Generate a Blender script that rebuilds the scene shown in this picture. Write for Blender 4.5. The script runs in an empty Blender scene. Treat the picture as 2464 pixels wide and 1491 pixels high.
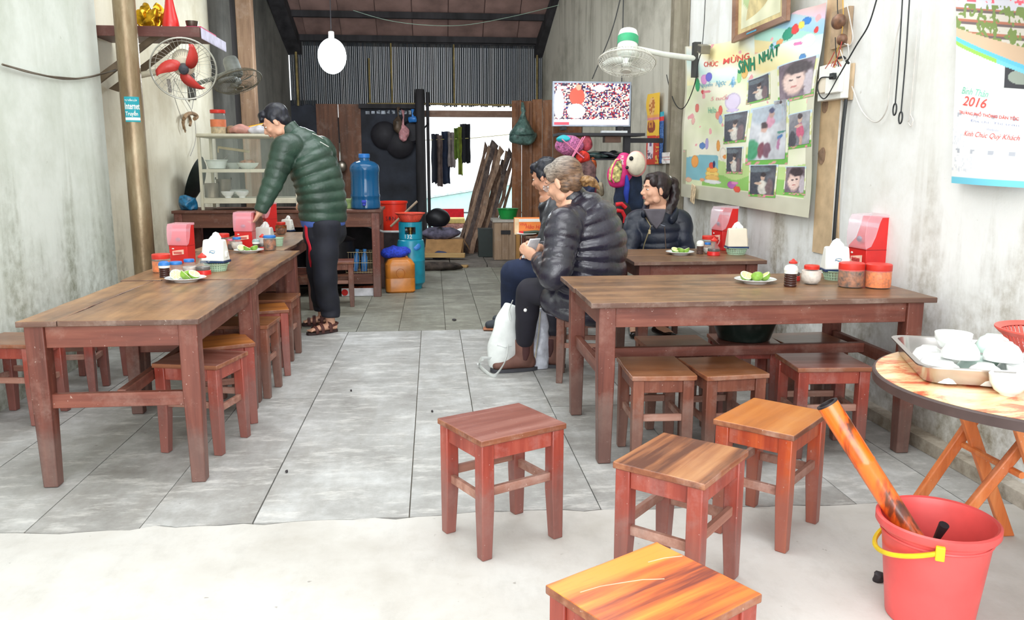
import bpy, bmesh, math, random
from math import sin, cos, pi, radians, sqrt, atan2
from mathutils import Vector, Matrix, noise
random.seed(7)
SC = bpy.context.scene
COL = SC.collection

# ------------------------------------------------------------ camera
CAM_H = 1.2
FPX, IW, IH = 1950.0, 2464.0, 1491.0
YAW, PITCH = radians(5.536), radians(10.133)
cd = bpy.data.cameras.new('camera'); cam = bpy.data.objects.new('camera', cd); COL.objects.link(cam)
cam.location = (0, 0, CAM_H); cam.rotation_euler = (pi/2 - PITCH, 0, -YAW)
cd.sensor_width = 36; cd.lens = 36*FPX/IW; cd.clip_start = .05; cd.clip_end = 200
SC.camera = cam
# ------------------------------------------------------------ light and exposure
SC.view_settings.view_transform = 'Standard'; SC.view_settings.look = 'None'
SC.view_settings.gamma = 1; SC.view_settings.use_curve_mapping = False
SC.view_settings.exposure = 0.42
W = bpy.data.worlds.new('world'); SC.world = W; W.use_nodes = True
W.node_tree.nodes['Background'].inputs[0].default_value = (.93, .97, 1, 1)
W.node_tree.nodes['Background'].inputs[1].default_value = 1.6
def area(name, loc, rot, sx, sy, power, col=(1, 1, 1)):
    l = bpy.data.lights.new(name, 'AREA'); l.shape = 'RECTANGLE'; l.size = sx; l.size_y = sy
    l.energy = power; l.color = col
    o = bpy.data.objects.new(name, l); o.location = loc; o.rotation_euler = rot; COL.objects.link(o); return o
# daylight through the open shop front (behind the camera)
area('shopfront_daylight', (0, -1.6, 1.9), (radians(82), 0, 0), 4.2, 3.4, 140, (.97, .985, 1))
# unseen fill lights added under the high roof to brighten the room
area('ceiling_fill_light', (0, 2.6, 3.9), (0, 0, 0), 3.6, 2.2, 92, (.95, .985, 1))
area('ceiling_fill_light', (0, 6.2, 3.7), (0, 0, 0), 3.4, 2.0, 66, (.93, .98, 1))

# true positions from sight lines that meet a known plane
_f = Vector((sin(YAW)*cos(PITCH), cos(YAW)*cos(PITCH), -sin(PITCH)))
_r = Vector((cos(YAW), -sin(YAW), 0)); _u = _r.cross(_f)
CAM = Vector((0, 0, CAM_H))
def ray(x, y): return _r*((x-IW/2)/FPX) + _u*(-(y-IH/2)/FPX) + _f
def G(x, y, z=0.0):
    d = ray(x, y); return CAM + d*((z-CAM_H)/d.z)
def D(x, y, Y):
    d = ray(x, y); return CAM + d*(Y/d.y)
def S(x, y, X):
    d = ray(x, y); return CAM + d*(X/d.x)

# ------------------------------------------------------------ materials
def lin(c):
    return c/12.92 if c <= .04045 else ((c+.055)/1.055)**2.4
def rgb(*c):
    if len(c) == 1: c = c[0]
    return (lin(c[0]/255), lin(c[1]/255), lin(c[2]/255), 1)
MATS = {}
def newmat(name):
    m = bpy.data.materials.new(name); m.use_nodes = True
    nt = m.node_tree; b = nt.nodes['Principled BSDF']; MATS[name] = m
    return m, nt, b
def N(nt, t, **k):
    n = nt.nodes.new(t)
    for a, v in k.items(): setattr(n, a, v)
    return n
def coords(nt, scale=(1, 1, 1), rand=True, kind='Object'):
    tc = N(nt, 'ShaderNodeTexCoord'); mp = N(nt, 'ShaderNodeMapping'); mp.inputs['Scale'].default_value = scale
    nt.links.new(tc.outputs[kind], mp.inputs['Vector'])
    if rand:
        oi = N(nt, 'ShaderNodeObjectInfo'); mu = N(nt, 'ShaderNodeMath', operation='MULTIPLY'); mu.inputs[1].default_value = 37.
        nt.links.new(oi.outputs['Random'], mu.inputs[0]); nt.links.new(mu.outputs[0], mp.inputs['Location'])
    return mp.outputs[0]
def noisetex(nt, vec, scale, detail=4, rough=.55, dist=0):
    n = N(nt, 'ShaderNodeTexNoise'); n.inputs['Scale'].default_value = scale; n.inputs['Detail'].default_value = detail
    n.inputs['Roughness'].default_value = rough; n.inputs['Distortion'].default_value = dist
    nt.links.new(vec, n.inputs['Vector']); return n.outputs['Fac']
def ramp(nt, fac, stops):
    r = N(nt, 'ShaderNodeValToRGB'); e = r.color_ramp.elements
    while len(e) < len(stops): e.new(.5)
    for i, (p, c) in enumerate(stops):
        e[i].position = p; e[i].color = c if len(c) == 4 else rgb(c)
    nt.links.new(fac, r.inputs[0]); return r.outputs[0]
def mix(nt, fac, a, b, mode='MIX'):
    m = N(nt, 'ShaderNodeMix', data_type='RGBA', blend_type=mode)
    for k, v in ((0, fac), (6, a), (7, b)):
        if isinstance(v, (int, float)): m.inputs[k].default_value = v
        elif isinstance(v, tuple): m.inputs[k].default_value = v
        else: nt.links.new(v, m.inputs[k])
    return m.outputs[2]
def bump(nt, b, h, strength=.2, dist=.01):
    bp = N(nt, 'ShaderNodeBump'); bp.inputs['Strength'].default_value = strength; bp.inputs['Distance'].default_value = dist
    nt.links.new(h, bp.inputs['Height']); nt.links.new(bp.outputs[0], b.inputs['Normal'])
def plain(name, c, rough=.5, metal=0, var=.12, scale=12, bmp=0, coat=0, sheen=0, emit=None, es=1, stretch=(1, 1, 1), trans=0, sss=0):
    if name in MATS: return MATS[name]
    m, nt, b = newmat(name)
    v = coords(nt, stretch); f = noisetex(nt, v, scale)
    base = rgb(c); lo = tuple(x*(1-var*2) for x in base[:3])+(1,); hi = tuple(min(1, x*(1+var)) for x in base[:3])+(1,)
    nt.links.new(ramp(nt, f, [(.3, lo), (.65, hi)]), b.inputs['Base Color'])
    b.inputs['Roughness'].default_value = rough; b.inputs['Metallic'].default_value = metal
    if coat: b.inputs['Coat Weight'].default_value = coat; b.inputs['Coat Roughness'].default_value = .15
    if bmp: bump(nt, b, f, bmp, .01)
    if trans: b.inputs['Transmission Weight'].default_value = trans
    if emit: b.inputs['Emission Color'].default_value = rgb(emit); b.inputs['Emission Strength'].default_value = es
    return m
def wood(name, dark, base, light, axis=0, scale=9, rough=.5, dust=.35, dustc=(205, 190, 178), coat=0, contrast=.5, feet=None, stain=0):
    if name in MATS: return MATS[name]
    m, nt, b = newmat(name)
    st = [1, 1, 1]; st[axis] = .08
    v = coords(nt, tuple(st)); f = noisetex(nt, v, scale*4, 5, .6, .3)
    w = noisetex(nt, v, scale, 3, .5, 1.0)
    c = ramp(nt, mix(nt, .45, f, w), [(.5-contrast*.4, dark), (.5, base), (.5+contrast*.45, light)])
    v2 = coords(nt, (1, 1, 1)); d = noisetex(nt, v2, 7, 6, .72)
    dm = ramp(nt, d, [(.5, (0, 0, 0)), (.78, (255, 255, 255))])
    mu = N(nt, 'ShaderNodeMath', operation='MULTIPLY'); nt.links.new(dm, mu.inputs[0]); mu.inputs[1].default_value = dust
    c = mix(nt, mu.outputs[0], c, rgb(dustc))
    sp = noisetex(nt, v2, 90, 2, .5); sm = ramp(nt, sp, [(.72, (0, 0, 0)), (.76, (255, 255, 255))])
    mu3 = N(nt, 'ShaderNodeMath', operation='MULTIPLY'); nt.links.new(sm, mu3.inputs[0]); mu3.inputs[1].default_value = dust*1.3
    c = mix(nt, mu3.outputs[0], c, rgb(225, 212, 200))
    if stain:   # old dark spills and rubbed patches
        sn = noisetex(nt, coords(nt, (1, 1, 1)), 5.5, 7, .7, .5); sr = ramp(nt, sn, [(.46, (0, 0, 0)), (.68, (int(255*stain),)*3)]); c = mix(nt, sr, c, rgb(tuple(x*.62 for x in dark)))
        sn2 = noisetex(nt, coords(nt, (1, 1, 1)), 2.6, 5, .6); c = mix(nt, ramp(nt, sn2, [(.5, (0, 0, 0)), (.72, (150, 150, 150))]), c, rgb(tuple(min(255, x*1.12) for x in light)))
    if feet:   # scuffed grey mud on the lowest few centimetres of legs
        tc = N(nt, 'ShaderNodeTexCoord'); sx = N(nt, 'ShaderNodeSeparateXYZ'); nt.links.new(tc.outputs['Object'], sx.inputs[0])
        ad = N(nt, 'ShaderNodeMath', operation='MULTIPLY_ADD'); nt.links.new(d, ad.inputs[0]); ad.inputs[1].default_value = -.34; nt.links.new(sx.outputs[2], ad.inputs[2])
        fm = ramp(nt, ad.outputs[0], [(-.0, (185, 185, 185)), (feet, (0, 0, 0))])
        c = mix(nt, fm, c, rgb(112, 96, 90))
    nt.links.new(c, b.inputs['Base Color'])
    b.inputs['Roughness'].default_value = rough
    if coat: b.inputs['Coat Weight'].default_value = coat; b.inputs['Coat Roughness'].default_value = .2
    bump(nt, b, f, .18, .004)
    return m
def glassy(name, c=(235, 245, 245), alpha=.25, rough=.08):
    if name in MATS: return MATS[name]
    m, nt, b = newmat(name)
    b.inputs['Base Color'].default_value = rgb(c); b.inputs['Roughness'].default_value = rough
    b.inputs['Alpha'].default_value = alpha; b.inputs['Specular IOR Level'].default_value = .6
    return m
def attrmat(name, rough=.6, emit=0, attr='print'):
    if name in MATS: return MATS[name]
    m, nt, b = newmat(name)
    a = N(nt, 'ShaderNodeAttribute', attribute_name=attr)
    if emit:
        b.inputs['Base Color'].default_value = (0, 0, 0, 1)
        nt.links.new(a.outputs['Color'], b.inputs['Emission Color']); b.inputs['Emission Strength'].default_value = emit
    else: nt.links.new(a.outputs['Color'], b.inputs['Base Color'])
    b.inputs['Roughness'].default_value = rough
    return m

# ------------------------------------------------------------ mesh builder
class MB:
    def __init__(s): s.v = []; s.f = []; s.m = []; s.cur = 0
    def add(s, vs, fs, M=None):
        o = len(s.v)
        s.v += [(M @ Vector(v)) if M else Vector(v) for v in vs]
        s.f += [tuple(i+o for i in f) for f in fs]; s.m += [s.cur]*len(fs); return s
    def mi(s, i): s.cur = i; return s
    def box(s, x0, x1, y0, y1, z0, z1, M=None):
        return s.add([(x0, y0, z0), (x1, y0, z0), (x1, y1, z0), (x0, y1, z0), (x0, y0, z1), (x1, y0, z1), (x1, y1, z1), (x0, y1, z1)],
                     [(3, 2, 1, 0), (4, 5, 6, 7), (0, 1, 5, 4), (1, 2, 6, 5), (2, 3, 7, 6), (3, 0, 4, 7)], M)
    def prism(s, bot, top):
        n = len(bot); vs = list(bot)+list(top)
        fs = [tuple(range(n))[::-1], tuple(range(n, 2*n))]+[(i, (i+1) % n, n+(i+1) % n, n+i) for i in range(n)]
        return s.add(vs, fs)
    def extrude(s, poly, d, M=None):      # poly: 3d points, d: offset vector
        d = Vector(d); a = [Vector(p) for p in poly]; b = [p+d for p in a]
        n = len(a); vs = a+b
        return s.add(vs, [tuple(range(n))[::-1], tuple(range(n, 2*n))]+[(i, (i+1) % n, n+(i+1) % n, n+i) for i in range(n)], M)
    def lathe(s, prof, n=20, M=None, cap=(True, True)):
        vs = []; fs = []
        for (r, z) in prof:
            for i in range(n): a = 2*pi*i/n; vs.append((r*cos(a), r*sin(a), z))
        for j in range(len(prof)-1):
            for i in range(n):
                k = (i+1) % n; fs.append((j*n+i, j*n+k, (j+1)*n+k, (j+1)*n+i))
        if cap[0]: fs.append(tuple(range(n))[::-1])
        if cap[1]: fs.append(tuple(range((len(prof)-1)*n, len(prof)*n)))
        return s.add(vs, fs, M)
    def tube(s, pts, r, n=8, closed=False):
        pts = [Vector(p) for p in pts]; m = len(pts); vs = []; fs = []
        up = Vector((0, 0, 1)); prev = None
        for i, p in enumerate(pts):
            if closed: t = pts[(i+1) % m]-pts[i-1]
            else: t = pts[min(i+1, m-1)]-pts[max(i-1, 0)]
            t.normalize()
            if prev is None: a = t.orthogonal().normalized()
            else: a = (prev-t*prev.dot(t)).normalized()
            prev = a; b = t.cross(a); rr = r[i] if isinstance(r, (list, tuple)) else r
            for k in range(n): q = 2*pi*k/n; vs.append(p+a*(rr*cos(q))+b*(rr*sin(q)))
        for i in range(m if closed else m-1):
            j = (i+1) % m
            for k in range(n): l = (k+1) % n; fs.append((i*n+k, i*n+l, j*n+l, j*n+k))
        if not closed: fs += [tuple(range(n))[::-1], tuple(range((m-1)*n, m*n))]
        return s.add(vs, fs)
    def ball(s, c, r, n=12, m=8, M=None):
        r = r if isinstance(r, (tuple, list)) else (r, r, r)
        vs = [(0, 0, -1)]; fs = []
        for j in range(1, m):
            t = -pi/2+pi*j/m
            for i in range(n): a = 2*pi*i/n; vs.append((cos(t)*cos(a), cos(t)*sin(a), sin(t)))
        vs.append((0, 0, 1)); L = len(vs)-1
        for i in range(n): fs.append((0, 1+(i+1) % n, 1+i))
        for j in range(m-2):
            for i in range(n): k = (i+1) % n; a = 1+j*n; fs.append((a+i, a+k, a+n+k, a+n+i))
        for i in range(n): a = 1+(m-2)*n; fs.append((L, a+i, a+(i+1) % n))
        T = Matrix.Translation(Vector(c)) @ (M or Matrix()) @ Matrix.Diagonal((r[0], r[1], r[2], 1))
        return s.add(vs, fs, T)
    def loft(s, secs, side, n=18, step=.012, puff=None, cap=(.7, .7), off=0):
        side = Vector(side)
        P = [Vector(q[0]) for q in secs]; R = [(q[1], q[2] if len(q) > 2 else q[1]) for q in secs]
        pts = []
        m = len(P)
        for i in range(m-1):
            p0, p1, p2, p3 = P[max(i-1, 0)], P[i], P[i+1], P[min(i+2, m-1)]
            k = max(2, int((p2-p1).length/step))
            for j in range(k):
                t = j/k; t2 = t*t; t3 = t2*t
                q = .5*((2*p1)+(-p0+p2)*t+(2*p0-5*p1+4*p2-p3)*t2+(-p0+3*p1-3*p2+p3)*t3)
                e = t*t*(3-2*t)
                pts.append((q, R[i][0]*(1-e)+R[i+1][0]*e, R[i][1]*(1-e)+R[i+1][1]*e))
        pts.append((P[-1],)+R[-1])
        L = [0]
        for i in range(1, len(pts)): L.append(L[-1]+(pts[i][0]-pts[i-1][0]).length)
        rings = []
        for i, (q, ra, rb) in enumerate(pts):
            t = (pts[min(i+1, len(pts)-1)][0]-pts[max(i-1, 0)][0]).normalized()
            a = side-t*side.dot(t)
            a = a.normalized() if a.length > .05 else t.orthogonal().normalized()
            b = t.cross(a); f = 1
            if puff: f = 1-puff[1]*(1-abs(sin(pi*(L[i]+off)/puff[0]))**.55)
            rings.append((q, a, b, ra*f, rb*f, t))
        out = []
        def capr(r, sg, k):
            q, a, b, ra, rb, t = r; res = []
            for j in (3, 2, 1):
                h = pi/2*j/3.5; res.append((q+t*(sg*k*min(ra, rb)*sin(h)), a, b, ra*cos(h), rb*cos(h), t))
            return res
        if cap[0]: out += capr(rings[0], -1, cap[0])
        out += rings
        if cap[1]: out += capr(rings[-1], 1, cap[1])[::-1]
        vs = []; fs = []
        for q, a, b, ra, rb, t in out:
            for k in range(n): h = 2*pi*k/n; vs.append(q+a*(ra*cos(h))+b*(rb*sin(h)))
        for i in range(len(out)-1):
            for k in range(n): l = (k+1) % n; fs.append((i*n+k, i*n+l, (i+1)*n+l, (i+1)*n+k))
        fs += [tuple(range(n))[::-1], tuple(range((len(out)-1)*n, len(out)*n))]
        return s.add(vs, fs)
    def mesh(s, name, smooth=True, fix=False):
        me = bpy.data.meshes.new(name); me.from_pydata([tuple(v) for v in s.v], [], s.f)
        me.polygons.foreach_set('material_index', s.m)
        if fix:
            bm = bmesh.new(); bm.from_mesh(me); bmesh.ops.recalc_face_normals(bm, faces=bm.faces); bm.to_mesh(me); bm.free()
        if smooth: me.polygons.foreach_set('use_smooth', [True]*len(me.polygons))
        me.update(); return me
def wbase(o):
    p = Vector((0, 0, 0))
    while o: p += o.location; o = o.parent
    return p
def obj(name, mb, mat, parent=None, label=None, smooth=None, bev=0, world=False, sharp=35, sub=0):
    me = mb if isinstance(mb, bpy.types.Mesh) else mb.mesh(name, True, True)
    o = bpy.data.objects.new(name, me); COL.objects.link(o)
    for q in (mat if isinstance(mat, (list, tuple)) else [mat]): me.materials.append(q)
    if parent:
        o.parent = parent
        if world: me.transform(Matrix.Translation(-wbase(parent)))
    if smooth is False: me.polygons.foreach_set('use_smooth', [False]*len(me.polygons))
    elif smooth is None:
        try: me.set_sharp_from_angle(angle=radians(sharp))
        except Exception: pass
    if bev:
        b = o.modifiers.new('bevel', 'BEVEL'); b.width = bev; b.segments = 2; b.limit_method = 'ANGLE'; b.angle_limit = radians(40)
    if sub: q = o.modifiers.new('sub', 'SUBSURF'); q.levels = q.render_levels = sub
    if label: o['label'] = label
    return o
def tag(o, label, cat, group=None, kind=None):
    o['label'] = label; o['category'] = cat
    if group: o['group'] = group
    if kind: o['kind'] = kind
    return o
def thing(name, label, cat, loc=(0, 0, 0), rz=0, group=None):
    o = bpy.data.objects.new(name, None); COL.objects.link(o); o.location = loc; o.rotation_euler = (0, 0, rz)
    o.empty_display_size = .05
    return tag(o, label, cat, group)
def struct(name, mb, mat, **k):
    o = obj(name, mb, mat, **k); o['kind'] = 'structure'; return o
def dup(root, loc, rz=0, label=None, group=None, scale=None):
    def cp(o, par):
        c = o.copy(); COL.objects.link(c); c.parent = par
        for ch in [x for x in COL.objects if x.parent == o]: cp(ch, c)
        return c
    r = cp(root, None); r.location = loc; r.rotation_euler = (0, 0, rz)
    if scale: r.scale = (scale,)*3 if isinstance(scale, (int, float)) else scale
    if label: r['label'] = label
    if group: r['group'] = group
    return r
def hit(o, x, y, off=.003):
    """point on the surface of mesh object o that the sight line through x, y meets"""
    b = wbase(o); d = ray(x, y).normalized(); ok, p, n, _ = o.ray_cast(CAM-b, d)
    return (p+b+n*off) if ok else None
def movet(o, p):
    """a one-mesh thing: put its origin at its base point p, keeping the mesh where it is"""
    p = Vector(p); o.data.transform(Matrix.Translation(-p)); o.location = p; return o
def remesh(mb, voxel, smooth=3, fn=None, name='t'):
    me = mb.mesh(name, True, False); o = bpy.data.objects.new('tmp', me); COL.objects.link(o)
    r = o.modifiers.new('r', 'REMESH'); r.mode = 'VOXEL'; r.voxel_size = voxel
    if smooth: s_ = o.modifiers.new('s', 'SMOOTH'); s_.factor = .5; s_.iterations = smooth
    dg = bpy.context.evaluated_depsgraph_get(); dg.update()
    out = bpy.data.meshes.new_from_object(o.evaluated_get(dg)); bpy.data.objects.remove(o)
    out.materials.clear()
    if fn:
        for v in out.vertices: v.co = fn(v.co.copy())
    out.polygons.foreach_set('use_smooth', [True]*len(out.polygons)); out.update(); return out
def crumple(me, amp, freq, seed=0):
    for v in me.vertices:
        n = noise.noise_vector(v.co*freq+Vector((seed, seed*2, 0))); v.co += n*amp
    me.update(); return me
def textmesh(s, fit_w=None, fit_h=None, shear=0, bold=0):
    c = bpy.data.curves.new('t', 'FONT'); c.body = s; c.size = 1; c.shear = shear; c.resolution_u = 3; c.offset = bold
    o = bpy.data.objects.new('t', c); COL.objects.link(o); dg = bpy.context.evaluated_depsgraph_get(); dg.update()
    me = bpy.data.meshes.new_from_object(o.evaluated_get(dg)); bpy.data.objects.remove(o)
    xs = [v.co.x for v in me.vertices] or [0]; ys = [v.co.y for v in me.vertices] or [0]
    w = max(xs)-min(xs) or 1; h = max(ys)-min(ys) or 1
    for v in me.vertices:
        v.co.x = (v.co.x-min(xs))/w*(fit_w or w); v.co.y = (v.co.y-min(ys))/h*(fit_h or h); v.co.z = 0
    me.materials.clear(); return me
def textobj(name, s, mat, parent, M, w, h, shear=0, fn=None, bold=0):
    me = textmesh(s, w, h, shear, bold)
    for v in me.vertices: v.co = fn(v.co) if fn else M @ v.co
    o = bpy.data.objects.new(name, me); COL.objects.link(o); me.materials.append(mat); o.parent = parent; return o
def printgrid(w, h, nx, ny, colfn, surf=None):
    """flat print: a grid mesh with a colour attribute; surf(u,v)->point"""
    me = bpy.data.meshes.new('print'); vs = []; fs = []
    for j in range(ny+1):
        for i in range(nx+1):
            u, v = i/nx, j/ny; vs.append(tuple(surf(u, v)) if surf else (u*w, 0, v*h))
    for j in range(ny):
        for i in range(nx): a = j*(nx+1)+i; fs.append((a, a+1, a+nx+2, a+nx+1))
    me.from_pydata(vs, [], fs)
    at = me.color_attributes.new('print', 'FLOAT_COLOR', 'POINT'); k = 0; buf = []
    for j in range(ny+1):
        for i in range(nx+1):
            c = colfn(i/nx, j/ny); buf += [lin(max(0, min(255, c[0]))/255), lin(max(0, min(255, c[1]))/255), lin(max(0, min(255, c[2]))/255), 1]
    at.data.foreach_set('color', buf); me.polygons.foreach_set('use_smooth', [True]*len(me.polygons)); me.update(); return me
def RZ(a): return Matrix.Rotation(a, 4, 'Z')
def RX(a): return Matrix.Rotation(a, 4, 'X')
def RY(a): return Matrix.Rotation(a, 4, 'Y')
def T(*p): return Matrix.Translation(Vector(p if len(p) > 1 else p[0]))
# ============================================================ the setting
def wallmat(name, base, dirty, dark, zlow, seed, streak=.5):
    m, nt, b = newmat(name)
    v = coords(nt, (1, 1, 1), rand=False)
    st = coords(nt, (3.2, 3.2, .35), rand=False)
    st.node.inputs['Location'].default_value = (seed, seed, seed)
    f1 = noisetex(nt, v, 1.1, 6, .65); f2 = noisetex(nt, st, 1.6, 6, .62, .4); f3 = noisetex(nt, v, 14, 5, .7)
    c = ramp(nt, f1, [(.3, dirty), (.52, base), (.75, tuple(min(255, x+6) for x in base))])
    mu = N(nt, 'ShaderNodeMath', operation='MULTIPLY'); nt.links.new(ramp(nt, f2, [(.5, (0, 0, 0)), (.72, (255, 255, 255))]), mu.inputs[0]); mu.inputs[1].default_value = streak
    c = mix(nt, mu.outputs[0], c, rgb(dirty))
    # damp and scuffs: grey-green patches along the foot of the wall
    sx = N(nt, 'ShaderNodeSeparateXYZ'); nt.links.new(v, sx.inputs[0])
    ma = N(nt, 'ShaderNodeMath', operation='MULTIPLY_ADD'); nt.links.new(sx.outputs[2], ma.inputs[0]); ma.inputs[1].default_value = -.42/zlow; ma.inputs[2].default_value = .42
    ad = N(nt, 'ShaderNodeMath', operation='ADD'); nt.links.new(ma.outputs[0], ad.inputs[0]); nt.links.new(f2, ad.inputs[1])
    mk = ramp(nt, ad.outputs[0], [(.55, (0, 0, 0)), (.9, (255, 255, 255))])
    mm = mix(nt, 1., mk, ramp(nt, f3, [(.35, (40, 40, 40)), (.7, (255, 255, 255))]), 'MULTIPLY')
    c = mix(nt, mm, c, rgb(dark))
    sp = ramp(nt, noisetex(nt, v, 24, 3, .6), [(.7, (0, 0, 0)), (.78, (150, 150, 150))])
    c = mix(nt, sp, c, rgb(dark))
    nt.links.new(c, b.inputs['Base Color']); b.inputs['Roughness'].default_value = .85
    bump(nt, b, f3, .25, .01); return m
WL = wallmat('plaster_left', (224, 230, 222), (196, 203, 190), (128, 130, 108), 1.15, 0, .6)
WR = wallmat('plaster_right', (229, 230, 229), (205, 203, 194), (132, 120, 96), 1.15, 5, .65)
WM = wallmat('plaster_left_beige', (236, 230, 210), (208, 198, 170), (150, 142, 122), .9, 2, .55)
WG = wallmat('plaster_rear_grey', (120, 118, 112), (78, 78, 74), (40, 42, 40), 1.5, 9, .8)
def quadwall(name, a, b_, z0, z1, t, mat, sub=1):
    a = Vector(a); b_ = Vector(b_); d = (b_-a).normalized(); n = Vector((d.y, -d.x, 0))*t
    mb = MB(); mb.prism([a+Vector((0, 0, z0)), b_+Vector((0, 0, z0)), b_+n+Vector((0, 0, z0)), a+n+Vector((0, 0, z0))],
                        [a+Vector((0, 0, z1)), b_+Vector((0, 0, z1)), b_+n+Vector((0, 0, z1)), a+n+Vector((0, 0, z1))])
    return struct(name, mb, mat)
LX, RX_ = -2.15, 2.13
quadwall('wall_left', (LX, -1.8, 0), (LX, 5.72, 0), -.05, 4.3, -.35, WL)
quadwall('wall_left_middle', (-2.36, 5.72, 0), (-2.36, 9.35, 0), -.05, 4.3, -.15, WM)
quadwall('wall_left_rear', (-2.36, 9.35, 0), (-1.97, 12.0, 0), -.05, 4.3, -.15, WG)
quadwall('wall_right', (RX_, -1.8, 0), (RX_, 6.95, 0), -.05, 4.3, .15, WR)
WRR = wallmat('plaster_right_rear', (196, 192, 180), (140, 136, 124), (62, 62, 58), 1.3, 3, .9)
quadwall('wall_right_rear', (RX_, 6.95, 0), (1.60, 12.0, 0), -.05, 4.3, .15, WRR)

# concrete sub-floor, pale front slab with a broken edge, floor boards
FG = plain('joint_dirt', (120, 114, 104), .95, var=.2)
flo = struct('floor', MB().box(-2.5, 2.3, -1.8, 12.3, -.14, -.012), FG)
m, nt, b = newmat('front_slab_concrete')
v = coords(nt, rand=False); f1 = noisetex(nt, v, 1.3, 6, .6); f2 = noisetex(nt, v, 9, 6, .7)
c = ramp(nt, f1, [(.3, (172, 167, 159)), (.5, (196, 193, 188)), (.7, (207, 206, 203))])
c = mix(nt, ramp(nt, f2, [(.52, (0, 0, 0)), (.8, (140, 140, 140))]), c, rgb(150, 142, 130))
c = mix(nt, ramp(nt, noisetex(nt, v, 30, 3, .5), [(.72, (0, 0, 0)), (.76, (200, 200, 200))]), c, rgb(120, 112, 105))
f4 = noisetex(nt, coords(nt, (1, .4, 1), rand=False), 5, 7, .75); c = mix(nt, ramp(nt, f4, [(.5, (0, 0, 0)), (.7, (150, 150, 150))]), c, rgb(158, 156, 152))
nt.links.new(c, b.inputs['Base Color']); b.inputs['Roughness'].default_value = .75; bump(nt, b, f2, .25, .006)
edge = []
for i in range(61):
    x = -2.2+4.4*i/60; y = 2.66+.05*noise.noise(Vector((x*2.1, 0, 3)))+.02*noise.noise(Vector((x*11, 0, 5)))-.05*max(0, x-.5)
    edge.append((x, y))
poly = [(-2.2, -1.8, -.03), (2.2, -1.8, -.03)]+[(x, y, -.03) for x, y in edge[::-1]]
obj('concrete_slab', MB().extrude(poly, (0, 0, .03)), m, flo)
def sc3(r, g, b_, k): return (r*k, g*k, b_*k*(1 if k == 1 else .93))
BMATS = []
for mname, dk in (('floor_board_grey', 1), ('floor_board_rear', .80)):  # rear boards: same mix, darker and a touch yellower
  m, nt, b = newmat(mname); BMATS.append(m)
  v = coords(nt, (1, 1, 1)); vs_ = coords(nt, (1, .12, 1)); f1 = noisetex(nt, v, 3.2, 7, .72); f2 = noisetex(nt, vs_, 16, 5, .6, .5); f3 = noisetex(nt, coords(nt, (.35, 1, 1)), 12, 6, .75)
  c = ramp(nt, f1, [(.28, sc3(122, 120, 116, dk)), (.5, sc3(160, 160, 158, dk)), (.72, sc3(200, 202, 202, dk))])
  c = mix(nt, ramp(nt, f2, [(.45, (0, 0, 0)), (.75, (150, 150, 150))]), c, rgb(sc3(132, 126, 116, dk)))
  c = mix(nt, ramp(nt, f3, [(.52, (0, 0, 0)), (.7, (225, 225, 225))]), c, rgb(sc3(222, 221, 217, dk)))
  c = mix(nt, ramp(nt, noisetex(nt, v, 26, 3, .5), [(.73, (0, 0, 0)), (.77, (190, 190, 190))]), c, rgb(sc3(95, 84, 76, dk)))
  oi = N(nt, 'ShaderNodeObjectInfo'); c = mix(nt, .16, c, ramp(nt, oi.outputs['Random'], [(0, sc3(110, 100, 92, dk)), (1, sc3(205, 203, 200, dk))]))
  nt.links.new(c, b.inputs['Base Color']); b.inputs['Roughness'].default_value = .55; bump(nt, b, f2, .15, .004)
def board(x0, x1, y0, y1, front=False):
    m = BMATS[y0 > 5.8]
    g = .0022
    if front:
        bot = [(x1-g, y1-g, -.03), (x0+g, y1-g, -.03)]; k = 6
        for i in range(k+1):
            x = x0+g+(x1-x0-2*g)*i/k; e = min(edge, key=lambda q: abs(q[0]-x))[1]; bot.append((x, e+.006, -.03))
        mb = MB().extrude(bot, (0, 0, .03+random.uniform(-.002, .001)))
    else: mb = MB().box(x0+g, x1-g, y0+g, y1-g, -.03, random.uniform(-.002, .001))
    obj('floor_board', mb, m, flo)
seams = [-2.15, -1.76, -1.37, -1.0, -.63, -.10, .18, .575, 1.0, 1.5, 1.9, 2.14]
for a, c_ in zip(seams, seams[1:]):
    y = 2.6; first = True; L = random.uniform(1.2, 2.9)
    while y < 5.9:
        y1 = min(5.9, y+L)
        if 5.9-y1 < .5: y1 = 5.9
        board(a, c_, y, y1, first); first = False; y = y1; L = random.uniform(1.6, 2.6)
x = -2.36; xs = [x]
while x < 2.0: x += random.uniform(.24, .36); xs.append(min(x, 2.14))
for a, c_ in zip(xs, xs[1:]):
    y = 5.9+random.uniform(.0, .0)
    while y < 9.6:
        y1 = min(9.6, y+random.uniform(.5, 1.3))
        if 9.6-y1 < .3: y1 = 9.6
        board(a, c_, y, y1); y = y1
# raised rough threshold strip before the back door
tb = MB()
for i in range(9):
    x0 = -2.0+i*.44; tb.box(x0, x0+.43, 9.63, 12.2, -.03, .02+.012*random.random())
obj('threshold_slab', tb, plain('threshold_concrete', (118, 112, 106), .9, var=.25, scale=6, bmp=.5), flo)
# kerb along the foot of the right wall
kb = MB(); pts = []
for i in range(30):
    y = 1.0+i*.2; pts.append((2.06+.012*noise.noise(Vector((y*3, 1, 1))), y))
bot = [(2.13, 1.0, 0)]+[(a, c_, 0) for a, c_ in pts]+[(2.13, 6.8, 0)]
kb.extrude(bot[::-1], (0, 0, .055)); struct('baseboard_right', kb, wallmat('kerb_concrete', (196, 188, 176), (168, 158, 142), (120, 108, 92), .3, 2, .5))
# shallow pilaster on the right wall behind the near table
struct('trim_1', MB().box(2.085, 2.13, 3.98, 4.32, 0, .60), WR)

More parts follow.
